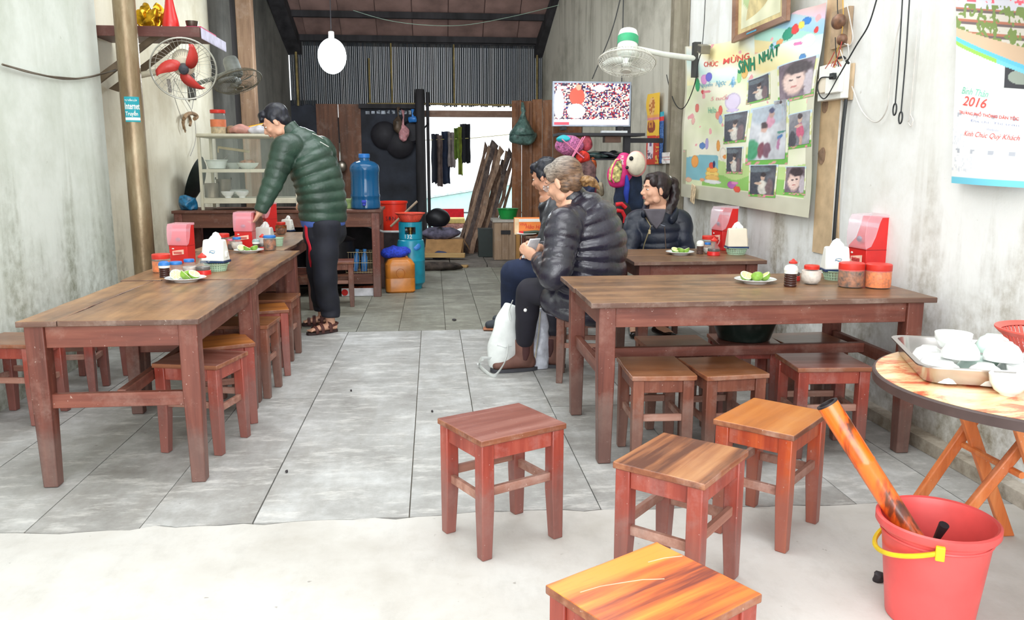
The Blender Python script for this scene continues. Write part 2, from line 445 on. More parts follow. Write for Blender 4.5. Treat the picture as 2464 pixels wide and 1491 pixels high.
# roofs
RF = plain('roof_sheet_brown', (142, 114, 108), .8, var=.2, scale=3, bmp=.1)
DK = plain('sooty_timber', (48, 46, 50), .8, var=.3, scale=8, stretch=(1, 1, .2))
struct('ceiling', MB().box(-2.3, 2.3, -1.9, 10.2, 4.2, 4.3), plain('roof_underside', (150, 140, 132), .8))
rr = struct('ceiling_rear', MB().extrude([(-2.2, 10.15, 4.22), (2.2, 10.15, 4.22), (2.2, 12.15, 2.86), (-2.2, 12.15, 2.86)], (0, 0, .02)), RF)
def rz(y): return 2.93+(12-y)*.68
for i in range(9):
    x0 = -2.2+i*.49
    obj('roof_panel', MB().extrude([(x0+.006, 10.2, rz(10.2)-.0), (x0+.484, 10.2, rz(10.2)), (x0+.484, 12.1, rz(12.1)), (x0+.006, 12.1, rz(12.1))], (0, 0, .015)), RF, rr)
for y in (11.92, 11.55, 11.1, 10.6):
    obj('purlin', MB().box(-2.05, 1.8, y-.035, y+.035, rz(y)-.09, rz(y)-.01), DK, rr)
for sx, x0, x1 in ((0, -1.98, -1.78), (1, 1.48, 1.62)):
    obj('rafter', MB().extrude([(x0, 12, rz(12)-.22), (x1, 12, rz(12)-.22), (x1+.28*(1 if sx else -.6), 10.3, rz(10.3)-.22), (x0+.28*(1 if sx else -.6), 10.3, rz(10.3)-.22)], (0, 0, .16)), DK, rr)

# back wall: upper bamboo screen, lower sooty panel, door gap at the right
bw = struct('wall_back', MB().box(-2.0, -1.62, 12.0, 12.08, 0, 2.1).box(-1.0, -.13, 12.0, 12.05, 0, 2.02), plain('soot_board', (44, 48, 60), .75, var=.35, scale=3, bmp=.2))
obj('brown_panel', MB().box(-1.62, -1.32, 11.97, 12.03, 0, 2.05), wood('panel_brown_a', (60, 36, 24), (104, 64, 42), (140, 88, 58), 2, 6, .6, .2), bw)
obj('brown_panel', MB().box(-1.31, -1.0, 11.975, 12.035, 0, 2.05), MATS['panel_brown_a'], bw)
BB = [plain('bamboo_slat_%d' % i, c_, .7, var=.25, scale=10, stretch=(1, 1, .15)) for i, c_ in enumerate([(56, 62, 68), (66, 70, 74), (48, 54, 62), (72, 72, 74)])]
x = -1.955
while x < 1.62:
    w = random.uniform(.019, .03)
    mb = MB(); k = 5
    prof = [(x+w*j/(k-1), 11.99-.010*sin(pi*j/(k-1)), 0) for j in range(k)]+[(x+w, 12.0, 0), (x, 12.0, 0)]
    z0 = 2.02+random.uniform(0, .03)
    mb.extrude([(p[0], p[1], z0) for p in prof], (0, 0, 2.98-z0)); o = obj('bamboo_slat', mb, random.choice(BB), bw); x += w+.002
YB = plain('yellow_bamboo', (150, 132, 84), .6, var=.25, scale=9)
for x_, z0, z1, r in ((-1.86, 2.02, 2.9, .016), (-.55, 2.06, 2.8, .012), (.33, 2.04, 2.85, .012), (-.86, 2.02, 2.5, .012), (1.52, 2.0, 2.8, .013)):
    mb = MB(); pr = []
    z = z0
    while z < z1: pr += [(r, z), (r, z+.2), (r*1.2, z+.205), (r*1.2, z+.215)]; z += .22
    mb.lathe(pr, 8, T(x_, 11.955, 0)); obj('bamboo_pole', mb, YB, bw)
obj('bamboo_rail', MB().tube([(-.9, 11.95, 2.055), (0, 11.95, 2.06), (.9, 11.95, 2.05), (1.5, 11.95, 2.05)], .013), YB, bw)
obj('bamboo_rail', MB().tube([(-1.95, 11.95, 2.9), (1.5, 11.95, 2.88)], .012), DK, bw)
wood('door_timber', (74, 44, 26), (128, 82, 52), (168, 116, 78), 2, 7, .6, .25)
wood('beam_timber', (84, 58, 44), (128, 96, 78), (156, 124, 104), 0, 7, .6, .25)
obj('lintel_beam', MB().box(-.10, 1.25, 11.98, 12.05, 1.88, 1.97), MATS['beam_timber'], bw)
obj('door_post', MB().lathe([(.075, 0), (.07, 1.2), (.065, 2.25)], 12, T(-.16, 11.86, 0)), DK, bw)
obj('door_post', MB().box(-.075, -.03, 11.93, 12.0, 0, 2.22), DK, bw)
obj('soot_ledge', MB().box(-1.02, -.15, 11.9, 12.0, 1.99, 2.05), DK, bw)
wm = plain('flaking_white', (176, 184, 196), .8, var=.5, scale=30)
for i in range(9):
    x_ = -.93+i*.075+random.uniform(-.01, .01)
    obj('limewash_patch', MB().box(x_, x_+random.uniform(.03, .065), 11.992, 12.0, 1.91+random.uniform(0, .015), 1.95+random.uniform(0, .02)), wm, bw)

# open timber door leaf and boards right of the gap
dr = thing('timber_door', 'tall brown plank door leaf standing open right of the back doorway', 'door', (1.22, 11.3, 0))
p0, p1 = D(1232, 400, 11.0), D(1330, 400, 10.6)
n = 4
for i in range(n):
    a = p0.lerp(p1, i/n); c_ = p0.lerp(p1, (i+.96)/n); a.z = c_.z = .02; off = Vector((0, .03, 0))
    obj('door_board', MB().prism([a, c_, c_+off, a+off], [q+Vector((0, 0, 2.02-.015*(i % 2))) for q in (a, c_, c_+off, a+off)]), MATS['door_timber'], dr, world=True, bev=.003)
a = p0.lerp(p1, .42); obj('door_batten', MB().box(a.x, a.x+.035, a.y-.055, a.y-.02, .02, 2.0), MATS['door_timber'], dr, world=True)
obj('cross_rail', MB().box(p0.x+.3, p1.x+.02, p1.y-.02, p1.y+.0, 1.0, 1.07), MATS['door_timber'], dr, world=True)
p2, p3 = D(1332, 300, 10.4), D(1400, 300, 9.9)
sb = MB(); sb.prism([(p2.x, p2.y, 0), (p3.x, p3.y, 0), (p3.x, p3.y+.03, 0), (p2.x, p2.y+.03, 0)], [(p2.x, p2.y, 1.92), (p3.x, p3.y, 1.92), (p3.x, p3.y+.03, 1.92), (p2.x, p2.y+.03, 1.92)])
movet(tag(obj('plywood_board', sb, wood('panel_brown_b', (80, 48, 30), (116, 72, 46), (140, 92, 62), 2, 5, .6, .2)), 'broad brown plywood panel standing behind the television', 'board'), (p2.x, p2.y, 0))

# pillars
m, nt, b = newmat('steel_pipe_patina')
v = coords(nt, (1, 1, .25)); f = noisetex(nt, v, 6, 6, .65); f2 = noisetex(nt, coords(nt), 60, 2)
c = ramp(nt, f, [(.3, (92, 74, 56)), (.5, (134, 114, 86)), (.7, (170, 156, 128))]); nt.links.new(c, b.inputs['Base Color'])
b.inputs['Roughness'].default_value = .32; b.inputs['Metallic'].default_value = .4; bump(nt, b, f2, .25, .003)
o = obj('round_post', MB().lathe([(.069, 0), (.069, 4.2)], 28), m); o.location = (-1.945, 5.66, 0)
tag(o, 'tall round metal post against the left wall with a teal sticker', 'post')
o2 = obj('round_post', MB().box(-.055, .055, -.05, .05, 0, 4.2).box(.055, .075, -.055, .02, 0, 4.2), wood('post_weathered', (92, 84, 70), (132, 124, 106), (166, 160, 142), 2, 6, .6, .3)); o2.name = 'square_post'; o2.location = (2.05, 6.85, 0)
tag(o2, 'weathered grey-green square post on the right wall between fan and banner', 'post')
wp = thing('timber_post', 'brown squared timber post on the left wall behind the glass cabinet', 'post', (-1.975, 9.25, 0))
obj('post_shaft', MB().box(-.06, .10, -.07, .07, 0, 4.2), wood('post_brown', (86, 62, 46), (132, 104, 82), (164, 138, 112), 2, 6, .6, .25), wp, bev=.006)
obj('post_plank', MB().box(-.12, -.062, -.05, .05, 0, 4.2), DK, wp, bev=.004)

# outside, seen through the back door
struct('yard_ground', MB().box(-3, 5, 12.3, 14.2, -.25, -.06), plain('yard_earth', (170, 165, 158), .95))
struct('valley_ground', MB().box(-40, 60, 14.2, 90, -3.3, -3.2), plain('far_ground', (176, 196, 180), .95))
tb = thing('teal_building', 'pale turquoise gable-walled building beyond the back doorway', 'building', (2.0, 21, -3.2))
q = [(-3, 21, -3.2), (9, 21, -3.2), (9, 21, .8), (5.6, 21, 1.25), (-3, 21, -.1)]
obj('gable_wall', MB().extrude(q, (0, 5, 0)), plain('turquoise_render', (196, 226, 224), .8, var=.03), tb, world=True)
obj('roof_edge', MB().extrude([(-3.1, 20.9, -.1), (5.6, 20.9, 1.26), (5.6, 20.9, 1.31), (-3.1, 20.9, -.05)], (0, 5.2, 0)), plain('roof_edge_white', (200, 214, 212), .6), tb, world=True)
rl = thing('yard_railing', 'thin metal rail fence outside the back door', 'railing', (.6, 13.6, -.06))
for z in (.42, .22): obj('rail', MB().tube([(-.8, 13.6, z), (2.4, 13.6, z)], .012), plain('rail_steel', (96, 104, 110), .5, .5), rl, world=True)
for x_ in (-.6, .7, 2.0): obj('rail_post', MB().tube([(x_, 13.62, -.06), (x_, 13.62, .45)], .015), MATS['rail_steel'], rl, world=True)
# ============================================================ tables and stools
TBW = wood('table_top_wood', (78, 52, 36), (124, 88, 58), (160, 120, 82), 0, 5, .4, .22, (180, 154, 130), coat=.15, contrast=.4, stain=.75)
TBY = wood('table_top_wood_long', (82, 54, 36), (134, 94, 62), (172, 128, 84), 1, 5, .4, .22, (184, 158, 132), coat=.15, contrast=.4, stain=.7)
LEG = wood('table_frame_wood', (70, 34, 27), (110, 58, 46), (138, 82, 66), 2, 8, .5, .32, (184, 152, 138), feet=.12)
APX = wood('table_apron_wood', (80, 38, 30), (120, 64, 50), (148, 90, 72), 0, 8, .5, .3, (190, 160, 146))
APY = wood('table_apron_wood_long', (76, 38, 30), (112, 62, 48), (140, 86, 70), 1, 8, .5, .3, (190, 160, 146))
EDGE = wood('board_edge', (66, 44, 38), (100, 72, 60), (134, 104, 88), 0, 8, .6, .35)
def wavyboard(x0, x1, y0, y1, z, t, amp=.008, seed=0):
    mb = MB(); n = 26; pts = []
    def w(a, b): return amp*noise.noise(Vector((a*2.6+seed, b*2.6, seed)))+amp*.3*noise.noise(Vector((a*11+seed, b*11, 2)))
    for i in range(n): x = x0+(x1-x0)*i/n; pts.append((x, y0+w(x, y0)))
    for i in range(n): y = y0+(y1-y0)*i/n; pts.append((x1+w(y, x1+3), y))
    for i in range(n): x = x1-(x1-x0)*i/n; pts.append((x, y1+w(x, y1+5)))
    for i in range(n): y = y1-(y1-y0)*i/n; pts.append((x0+w(y, x0+9), y))
    mb.extrude([(a, b, z-t) for a, b in pts], (0, 0, t)); mb.m = [0, 0]+[1]*(len(mb.f)-2); return mb
def taper_leg(x, y, z1, s0, s1, sx=0, sy=0, knee=.6):
    """square leg: full section down to knee*z1, then tapering towards the foot on its inner faces"""
    def sq(cx, cy, s, z): h = s/2; return [(cx-h, cy-h, z), (cx+h, cy-h, z), (cx+h, cy+h, z), (cx-h, cy+h, z)]
    d = (s0-s1)/2
    z = z1*knee; vs = sq(x+sx*d, y+sy*d, s1, 0)+sq(x, y, s0, z)+sq(x, y, s0, z1)
    fs = [(3, 2, 1, 0), (8, 9, 10, 11)]+[(j*4+i, j*4+(i+1) % 4, j*4+4+(i+1) % 4, j*4+4+i) for j in (0, 1) for i in range(4)]
    return MB().add(vs, fs)
def table(name, label, x0, x1, y0, y1, h, longx, ov=(.05, .05), seed=0, group=None, leg=.068, top=None, split=.5, strz=.38, low=True, ap=.085):
    t = thing(name, label, 'table', ((x0+x1)/2, (y0+y1)/2, 0), 0, group); W_ = (x1-x0)/2; Dp = (y1-y0)/2
    tm = top or (TBW if longx else TBY); th = .022
    if longx:
        s = -Dp+2*Dp*split
        obj('top_board', wavyboard(-W_, W_, -Dp, s-.0015, h, th, .010, seed), [tm, EDGE], t, bev=.003)
        obj('top_board', wavyboard(-W_, W_, s+.0015, Dp, h, th, .004, seed+4), [tm, EDGE], t, bev=.003)
    else:
        s = -W_+2*W_*split
        obj('top_board', wavyboard(-W_, s-.0015, -Dp, Dp, h, th, .008, seed), [tm, EDGE], t, bev=.003)
        obj('top_board', wavyboard(s+.0015, W_, -Dp, Dp, h, th, .012, seed+4), [tm, EDGE], t, bev=.003)
    lx, ly = W_-ov[0]-leg/2, Dp-ov[1]-leg/2
    for sx in (-1, 1):
        for sy in (-1, 1): obj('leg', taper_leg(sx*lx, sy*ly, h-th, leg, leg*.78, -sx*0, 0, .62), LEG, t, bev=.004)
    for sy in (-1, 1): y = sy*(ly+leg*.15); obj('apron', MB().box(-lx+leg/2, lx-leg/2, y-.011, y+.011, h-th-ap, h-th), APX, t, bev=.002)
    for sx in (-1, 1): x = sx*(lx+leg*.15); obj('apron', MB().box(x-.011, x+.011, -ly+leg/2, ly-leg/2, h-th-ap, h-th), APY, t, bev=.002)
    if low:
        a = .055
        if longx:
            for sx in (-1, 1): obj('stretcher', MB().box(sx*lx-.014, sx*lx+.014, -ly+leg*.42, ly-leg*.42, strz-a, strz), APY, t, bev=.003)
            obj('stretcher', MB().box(-lx+.014, lx-.014, -.016, .016, strz-a*.75, strz+.004), APX, t, bev=.003)
        else:
            for sy in (-1, 1): obj('stretcher', MB().box(-lx+leg*.42, lx-leg*.42, sy*ly-.014, sy*ly+.014, strz-a, strz), APX, t, bev=.003)
            obj('stretcher', MB().box(-.016, .016, -ly+.014, ly-.014, strz-a*.75, strz+.004), APY, t, bev=.003)
    return t
R1 = table('dining_table', 'brown wooden table nearest the camera on the right, a plate of limes on it', .605, 2.035, 3.06, 3.84, .672, True, (.04, .03), 1, strz=.40)
R2 = table('dining_table', 'brown wooden table between the seated woman in navy and the near right table', 1.14, 1.93, 4.52, 5.22, .655, True, (.04, .04), 3)
L1 = table('dining_table', 'long-grained wooden table nearest the camera on the left, with jars and a plate', -1.505, -.865, 3.02, 4.06, .645, False, (.015, .025), 5, split=.22, strz=.36)
L2 = table('dining_table', 'middle table of the left row, butted behind the nearest one', -1.52, -.875, 4.075, 5.42, .648, False, (.015, .03), 8, split=.3, strz=.36)
L3 = table('dining_table', 'farthest table of the left row, under the standing man', -1.58, -.97, 5.435, 6.92, .65, False, (.015, .03), 11, strz=.36)
R3 = table('small_table', 'dark small table with a noodle carton, behind the seated people', .72, 1.55, 6.25, 6.85, .655, True, (.03, .03), 14, low=False)
# chipped edge nailed at the joint of the first two left tables
SEAT_R = wood('stool_seat_red', (96, 46, 38), (134, 78, 66), (170, 120, 108), 0, 5, .3, .25, (190, 160, 160), coat=.4)
SEAT_B = wood('stool_seat_brown', (88, 50, 31), (130, 80, 50), (166, 112, 72), 0, 5, .34, .12, coat=.35, stain=.4)
SEAT_O = wood('stool_seat_amber', (140, 78, 32), (186, 112, 50), (206, 138, 70), 0, 5, .4, .08, coat=.25)
m = wood('stool_seat_orange', (120, 38, 14), (222, 104, 28), (248, 146, 46), 0, 4.0, .35, .04, coat=.35, contrast=.17)
SEAT_S = wood('stool_seat_striped', (92, 44, 22), (158, 98, 58), (184, 128, 82), 0, 4.5, .35, .06, coat=.3, contrast=.2)
LEG_R = wood('stool_leg_red', (112, 38, 28), (150, 62, 48), (178, 90, 72), 2, 8, .42, .38, (196, 156, 150), coat=.2, feet=.13)
LEG_B = wood('stool_leg_brown', (88, 44, 32), (124, 70, 52), (154, 98, 76), 2, 8, .5, .35, (196, 172, 160), feet=.12)
LEG_O = wood('stool_leg_orange', (132, 40, 24), (172, 70, 36), (206, 98, 44), 2, 8, .4, .3, (200, 160, 150), coat=.25, feet=.15)
SEDGE = wood('seat_edge', (96, 48, 32), (136, 80, 54), (176, 120, 84), 0, 8, .5, .35)
RAIL = wood('stool_rail', (120, 74, 60), (158, 112, 96), (190, 150, 134), 0, 8, .6, .5, (205, 185, 175))
def stool(label, loc, rz, seat, leg, w=.315, d=.27, h=.39, name='wooden_stool', group=None, wave=.004, seed=0, crack=None):
    t = thing(name, label, 'stool', loc, rz, group); s0 = .044
    sm = wavyboard(-w/2, w/2, -d/2, d/2, h, .019, wave, seed); obj('seat', sm, [seat, SEDGE], t, bev=.003)
    lx, ly = w/2-.028, d/2-.028
    for sx in (-1, 1):
        for sy in (-1, 1): obj('leg', taper_leg(sx*lx, sy*ly, h-.019, s0, s0*.8, sx*.9, sy*.9, .45), leg, t, bev=.003)
    for sy in (-1, 1): obj('apron', MB().box(-lx+s0/2, lx-s0/2, sy*(ly+.006)-.009, sy*(ly+.006)+.009, h-.019-.052, h-.019), leg, t, bev=.002)
    for sx in (-1, 1): obj('apron', MB().box(sx*(lx+.006)-.009, sx*(lx+.006)+.009, -ly+s0/2, ly-s0/2, h-.019-.052, h-.019), leg, t, bev=.002)
    for sy in (-1, 1): obj('stretcher', MB().box(-lx+s0*.4, lx-s0*.4, sy*ly-.008, sy*ly+.008, .2, .228), RAIL, t, bev=.002)
    for sx in (-1, 1): obj('stretcher', MB().box(sx*lx-.008, sx*lx+.008, -ly+s0*.4, ly-s0*.4, .178, .206), RAIL, t, bev=.002)
    if crack:
        cm = plain('crack_filler', (205, 175, 150), .8)
        for (a, b_) in crack: obj('seat_crack', MB().tube([Vector((*a, h)), Vector(((a[0]+b_[0])/2, (a[1]+b_[1])/2+.005, h)), Vector((*b_, h))], .0011, 5), cm, t)
    return t
ra = radians
stool('glossy dark red stool standing alone, leftmost of the front four', (.208, 2.50, 0), ra(28), SEAT_R, LEG_R, .32, .275, seed=1)
stool('brown striped-grain stool in the middle of the front group', (.690, 2.13, 0), ra(48), SEAT_S, LEG_R, .315, .27, seed=2)
stool('amber-topped stool beside the bamboo pipe', (1.100, 2.47, 0), ra(45), SEAT_O, LEG_O, .32, .265, seed=3)
stool('bright orange cracked-top stool at the bottom edge of the picture', (.412, 1.42, 0), ra(31), m, LEG_R, .315, .275, seed=4, crack=[((-.121, .075), (-.027, .052)), ((-.027, .052), (.048, .014)), ((.072, .082), (.150, .058))])
stool('wavy-topped brown stool under the near right table, left end', (.895, 3.16, 0), ra(-2), SEAT_B, LEG_B, .255, .33, wave=.012, seed=5)
stool('shiny brown stool under the near right table, second from left', (1.170, 3.14, 0), ra(4), SEAT_B, LEG_B, .26, .31, wave=.01, seed=6)
stool('dark red stool under the near right table by the wall', (1.625, 3.19, 0), ra(-3), SEAT_R, LEG_R, .31, .27, seed=7)
stool('dull brown stool in the second row under the near right table', (1.11, 3.62, 0), ra(0), SEAT_B, LEG_B, .31, .25, seed=8)
stool('reddish stool behind, middle of the second row under the right table', (1.455, 3.635, 0), ra(-6), SEAT_R, LEG_R, .29, .25, seed=9)
stool('low-lit stool against the wall in the second row under the right table', (1.755, 3.62, 0), ra(3), SEAT_B, LEG_B, .31, .26, seed=10)
stool('red stool nearest the camera under the left table', (-1.00, 3.50, 0), ra(-14), SEAT_R, LEG_R, .29, .28, seed=11)
stool('amber-topped stool tucked under the left table, behind the red one', (-1.015, 3.83, 0), ra(24), SEAT_O, LEG_R, .29, .26, seed=12)
stool('brown stool at the joint of the left tables', (-.985, 4.32, 0), ra(-4), SEAT_B, LEG_B, .28, .27, seed=13)
stool('amber stool with a skewed seat under the middle left table', (-.995, 4.74, 0), ra(15), SEAT_O, LEG_R, .28, .26, seed=14)
stool('dull brown stool under the middle left table', (-1.01, 5.14, 0), ra(-3), SEAT_B, LEG_B, .29, .27, seed=15)
stool('dark stool under the farthest left table', (-1.13, 5.93, 0), ra(2), SEAT_R, LEG_B, .3, .27, seed=16)
stool('dark stool between the standing man and the kitchen table', (-.84, 7.08, 0), ra(5), SEAT_R, LEG_B, .3, .27, seed=17)
stool('worn pale stool at the left edge beside the near left table', (-1.98, 3.98, 0), ra(-8), SEAT_B, LEG_R, .31, .28, seed=18)
stool('second stool along the left wall, behind the pale one', (-1.93, 4.42, 0), ra(5), SEAT_B, LEG_R, .3, .27, seed=19)
stool('third stool along the left wall beside the table', (-1.90, 4.88, 0), ra(-4), SEAT_R, LEG_R, .3, .27, seed=20)
stool('stool under the person in the long black puffer coat', (.84, 4.44, 0), ra(-12), SEAT_B, LEG_B, .31, .28, seed=21)
stool('stool under the dark-haired person in blue trousers', (.93, 5.65, 0), ra(0), SEAT_B, LEG_B, .3, .27, seed=22)
stool('stool under the woman in the navy jacket', (1.60, 5.72, 0), ra(0), SEAT_B, LEG_B, .3, .27, seed=23)

# long kitchen table against the rear
kt = thing('kitchen_table', 'long dark brown work table carrying the glass cabinet and water bottle', 'table', (-1.27, 7.85, 0))
KX0, KX1, KY0, KY1, KH = -2.31, -.47, 7.48, 8.15, .80
KW = wood('kitchen_table_wood', (72, 38, 28), (104, 62, 46), (134, 88, 66), 0, 6, .55, .25)
obj('top_board', wavyboard(KX0, KX1, KY0, KY0+.33, KH, .025, .004, 2), [KW, KW], kt, world=True, bev=.003)
obj('top_board', wavyboard(KX0, KX1, KY0+.333, KY1, KH, .025, .004, 3), [KW, KW], kt, world=True, bev=.003)
obj('apron', MB().box(KX0+.06, KX1-.08, KY0+.02, KY0+.045, KH-.155, KH-.025), KW, kt, world=True, bev=.003)
obj('apron', MB().box(KX1-.045, KX1-.02, KY0+.08, KY1-.08, KH-.155, KH-.025), KW, kt, world=True, bev=.003)
for x_ in (KX0+.05, KX1-.055):
    for y in (KY0+.045, KY1-.05): obj('leg', MB().box(x_-.035, x_+.035, y-.035, y+.035, 0, KH-.025), LEG, kt, world=True, bev=.004)
obj('lower_shelf', MB().box(KX0+.06, KX1-.1, KY0+.05, KY1-.06, .17, .19), KW, kt, world=True)
obj('shelf_rail', MB().box(KX0+.06, KX1-.09, KY0+.03, KY0+.05, .12, .19), KW, kt, world=True)
# ============================================================ things on the tables
RED = plain('red_plastic', (214, 36, 34), .35, var=.05, coat=.3)
REDJ = plain('red_lid_plastic', (212, 52, 40), .4, var=.06)
BLUE = plain('blue_lid_plastic', (42, 118, 196), .4, var=.05)
WHT = plain('white_plastic', (232, 232, 226), .4, var=.03)
CRM = plain('cream_plastic', (226, 214, 194), .45, var=.03)
POR = plain('porcelain', (236, 238, 238), .18, var=.02, coat=.5)
GLS = glassy('clear_jar_glass', (225, 232, 228), .12, .05)
LIDP = glassy('milky_pink_lid', (252, 186, 200), .48, .2)
LIDW = glassy('milky_clear_lid', (240, 222, 234), .34, .15)
NAVY = plain('navy_plastic', (30, 52, 92), .4)
MINT = plain('mint_plastic', (176, 206, 178), .45, var=.05)
def jarth(label, p, r, h, fill, fillh, lid=REDJ, lidh=.022, kind='jar', shape='cyl', group=None, lidr=None, cat='jar', band=None):
    t = thing(kind, label, cat, p, random.uniform(0, 6), group)
    if shape == 'globe':
        pr = [(r*.55, 0), (r*.72, .003), (r*.95, h*.22), (r, h*.42), (r*.93, h*.62), (r*.72, h*.8), (r*.66, h-lidh)]
        fr = [(r*.5, .003), (r*.68, .006), (r*.92, h*.22), (r*.97, h*.42)]
    else:
        pr = [(r*.86, 0), (r*.97, .004), (r, .012), (r, h*.72), (r*.93, h*.8), (r*.86, h-lidh)]
        fr = [(r*.84, .003), (r*.95, .006), (r*.965, .013), (r*.965, h*fillh)]
    if shape == 'globe': fr = [q for q in fr if q[1] <= h*fillh]+[(fr[-1][0]*.99, h*fillh)]
    obj('jar_body', MB().lathe(pr, 22), GLS, t)
    obj('contents', MB().lathe(fr, 20), fill, t)
    lr = lidr or pr[-1][0]*1.12
    mb = MB(); n = 26
    mb.lathe([(lr, h-lidh), (lr*1.02, h-lidh*.9), (lr*1.02, h-.003), (lr*.95, h), (lr*.3, h+.0008)], n); obj('lid', mb, lid, t)
    if band: obj('label_band', MB().lathe([(r*1.005, h*.3), (r*1.005, h*.6)], 22, cap=(False, False)), band, t)
    return t
CHILI = plain('orange_chili', (236, 116, 22), .4, var=.25, scale=60)
PICK = plain('brown_pickle', (150, 84, 40), .4, var=.5, scale=50)
SALT = plain('white_salt', (225, 215, 205), .8, var=.12, scale=50)
SOY = plain('dark_soy', (58, 26, 20), .2, var=.1)
PEP = plain('ground_pepper', (84, 60, 52), .7, var=.3, scale=90)
def cruet(label, p, red=True, group=None, h=.105):
    t = thing('sauce_cruet', label, 'cruet', p, .4, group); k = h/.105
    obj('red_base', MB().lathe([(.036*k, 0), (.038*k, .002), (.037*k, .022*k), (.034*k, .024*k)], 22), RED, t)
    obj('glass_body', MB().lathe([(.034*k, .022*k), (.037*k, .03*k), (.034*k, .045*k), (.018*k, .062*k), (.014*k, .075*k), (.015*k, .085*k)], 22), GLS, t)
    obj('contents', MB().lathe([(.033*k, .023*k), (.035*k, .031*k), (.033*k, .04*k)], 20), SOY, t)
    obj('stopper', MB().lathe([(.020*k, .083*k), (.021*k, .09*k), (.015*k, .095*k), (.008*k, .1*k), (.004*k, .106*k)], 12), REDJ, t)
    obj('spout', MB().tube([(.026*k, 0, .06*k), (.038*k, 0, .075*k), (.043*k, 0, .09*k)], .004*k), GLS, t)
    return t
def shaker(label, p, lid, h=.092, r=.019, fill=SOY, group=None):
    t = thing('soy_shaker', label, 'shaker', p, .2, group)
    pr = [(r*.95, 0), (r, .003)]
    for i in range(5): z = .01+i*.01; pr += [(r, z), (r*.93, z+.003), (r, z+.006)]
    pr += [(r, h*.62)]
    obj('bottle_body', MB().lathe(pr, 20), fill, t)
    obj('collar', MB().lathe([(r*1.06, h*.60), (r*1.08, h*.74)], 20), WHT, t)
    obj('cap', MB().lathe([(r*1.12, h*.74), (r*1.12, h*.8), (r*.95, h*.92), (r*.6, h*.98), (r*.2, h)], 20), lid, t)
    mb = MB()
    for k in range(6): a = k*pi/3; mb.ball((r*.75*cos(a), r*.75*sin(a), h*.94), .0018, 6, 4)
    obj('sprinkle_hole', mb, REDJ, t); return t
def dispenser(label, p, rz_, lid=LIDP, s=1, group=None):
    """chopstick box: red body with S-curved front, hinged milky lid"""
    t = thing('chopstick_dispenser', label, 'dispenser', p, rz_, group)
    w = .060*s; dd = .048*s
    prof = [(-dd*.9, 0), (dd*.9, 0), (dd, .10*s), (dd, .235*s), (.006*s, .235*s), (-.002*s, .20*s), (-.018*s, .15*s), (-dd, .118*s)]
    obj('red_body', MB().extrude([(-w, y, z) for y, z in prof], (2*w, 0, 0)), RED, t, bev=.003)
    cup = [(-dd*1.06, .112*s), (-dd*1.16, .128*s), (-dd*1.20, .17*s), (-dd*1.10, .222*s), (-dd*.85, .243*s), (dd*1.05, .247*s), (dd*1.05, .233*s), (dd*.2, .233*s), (0, .21*s), (-.012*s, .16*s), (-dd*.6, .122*s)]
    hl_ = obj('hinged_lid', MB().extrude([(-w*1.06, y, z) for y, z in cup], (2.12*w, 0, 0)), lid, t, bev=.002)
    obj('steel_hinge', MB().ball((0, -dd*.86, .148*s), (.017*s, .006*s, .012*s), 10, 6), plain('steel_bit', (120, 128, 150), .3, .6), hl_)
    obj('seam', MB().box(-w*1.01, w*1.01, -dd*1.01, dd*1.01, .108*s, .1105*s), plain('dark_red', (150, 20, 24), .4), t)
    lb = MB().extrude([(-w*.62, -dd*1.0, .052*s), (w*.62, -dd*1.0, .06*s), (w*.62, -dd*1.0, .088*s), (-w*.62, -dd*1.0, .078*s)], (0, -.0012, 0))
    lp_ = obj('label_plate', lb, plain('label_pink', (246, 196, 176), .5), t)
    mb = MB()   # wavy script line on the label
    for k in range(3): mb.tube([(-w*.5+w*.9*i/24, -dd*1.0-.002, (.062+.008*k*.6)*s+.004*s*sin(i*1.9+k)) for i in range(25)], .0011*s, 5)
    obj('label_script', mb, plain('label_red', (206, 60, 60), .5), lp_)
    obj('label_emblem', MB().ball((-w*.55, -dd*1.0, .092*s), (.008*s, .0015, .004*s), 10, 6), WHT, lp_)
    return t
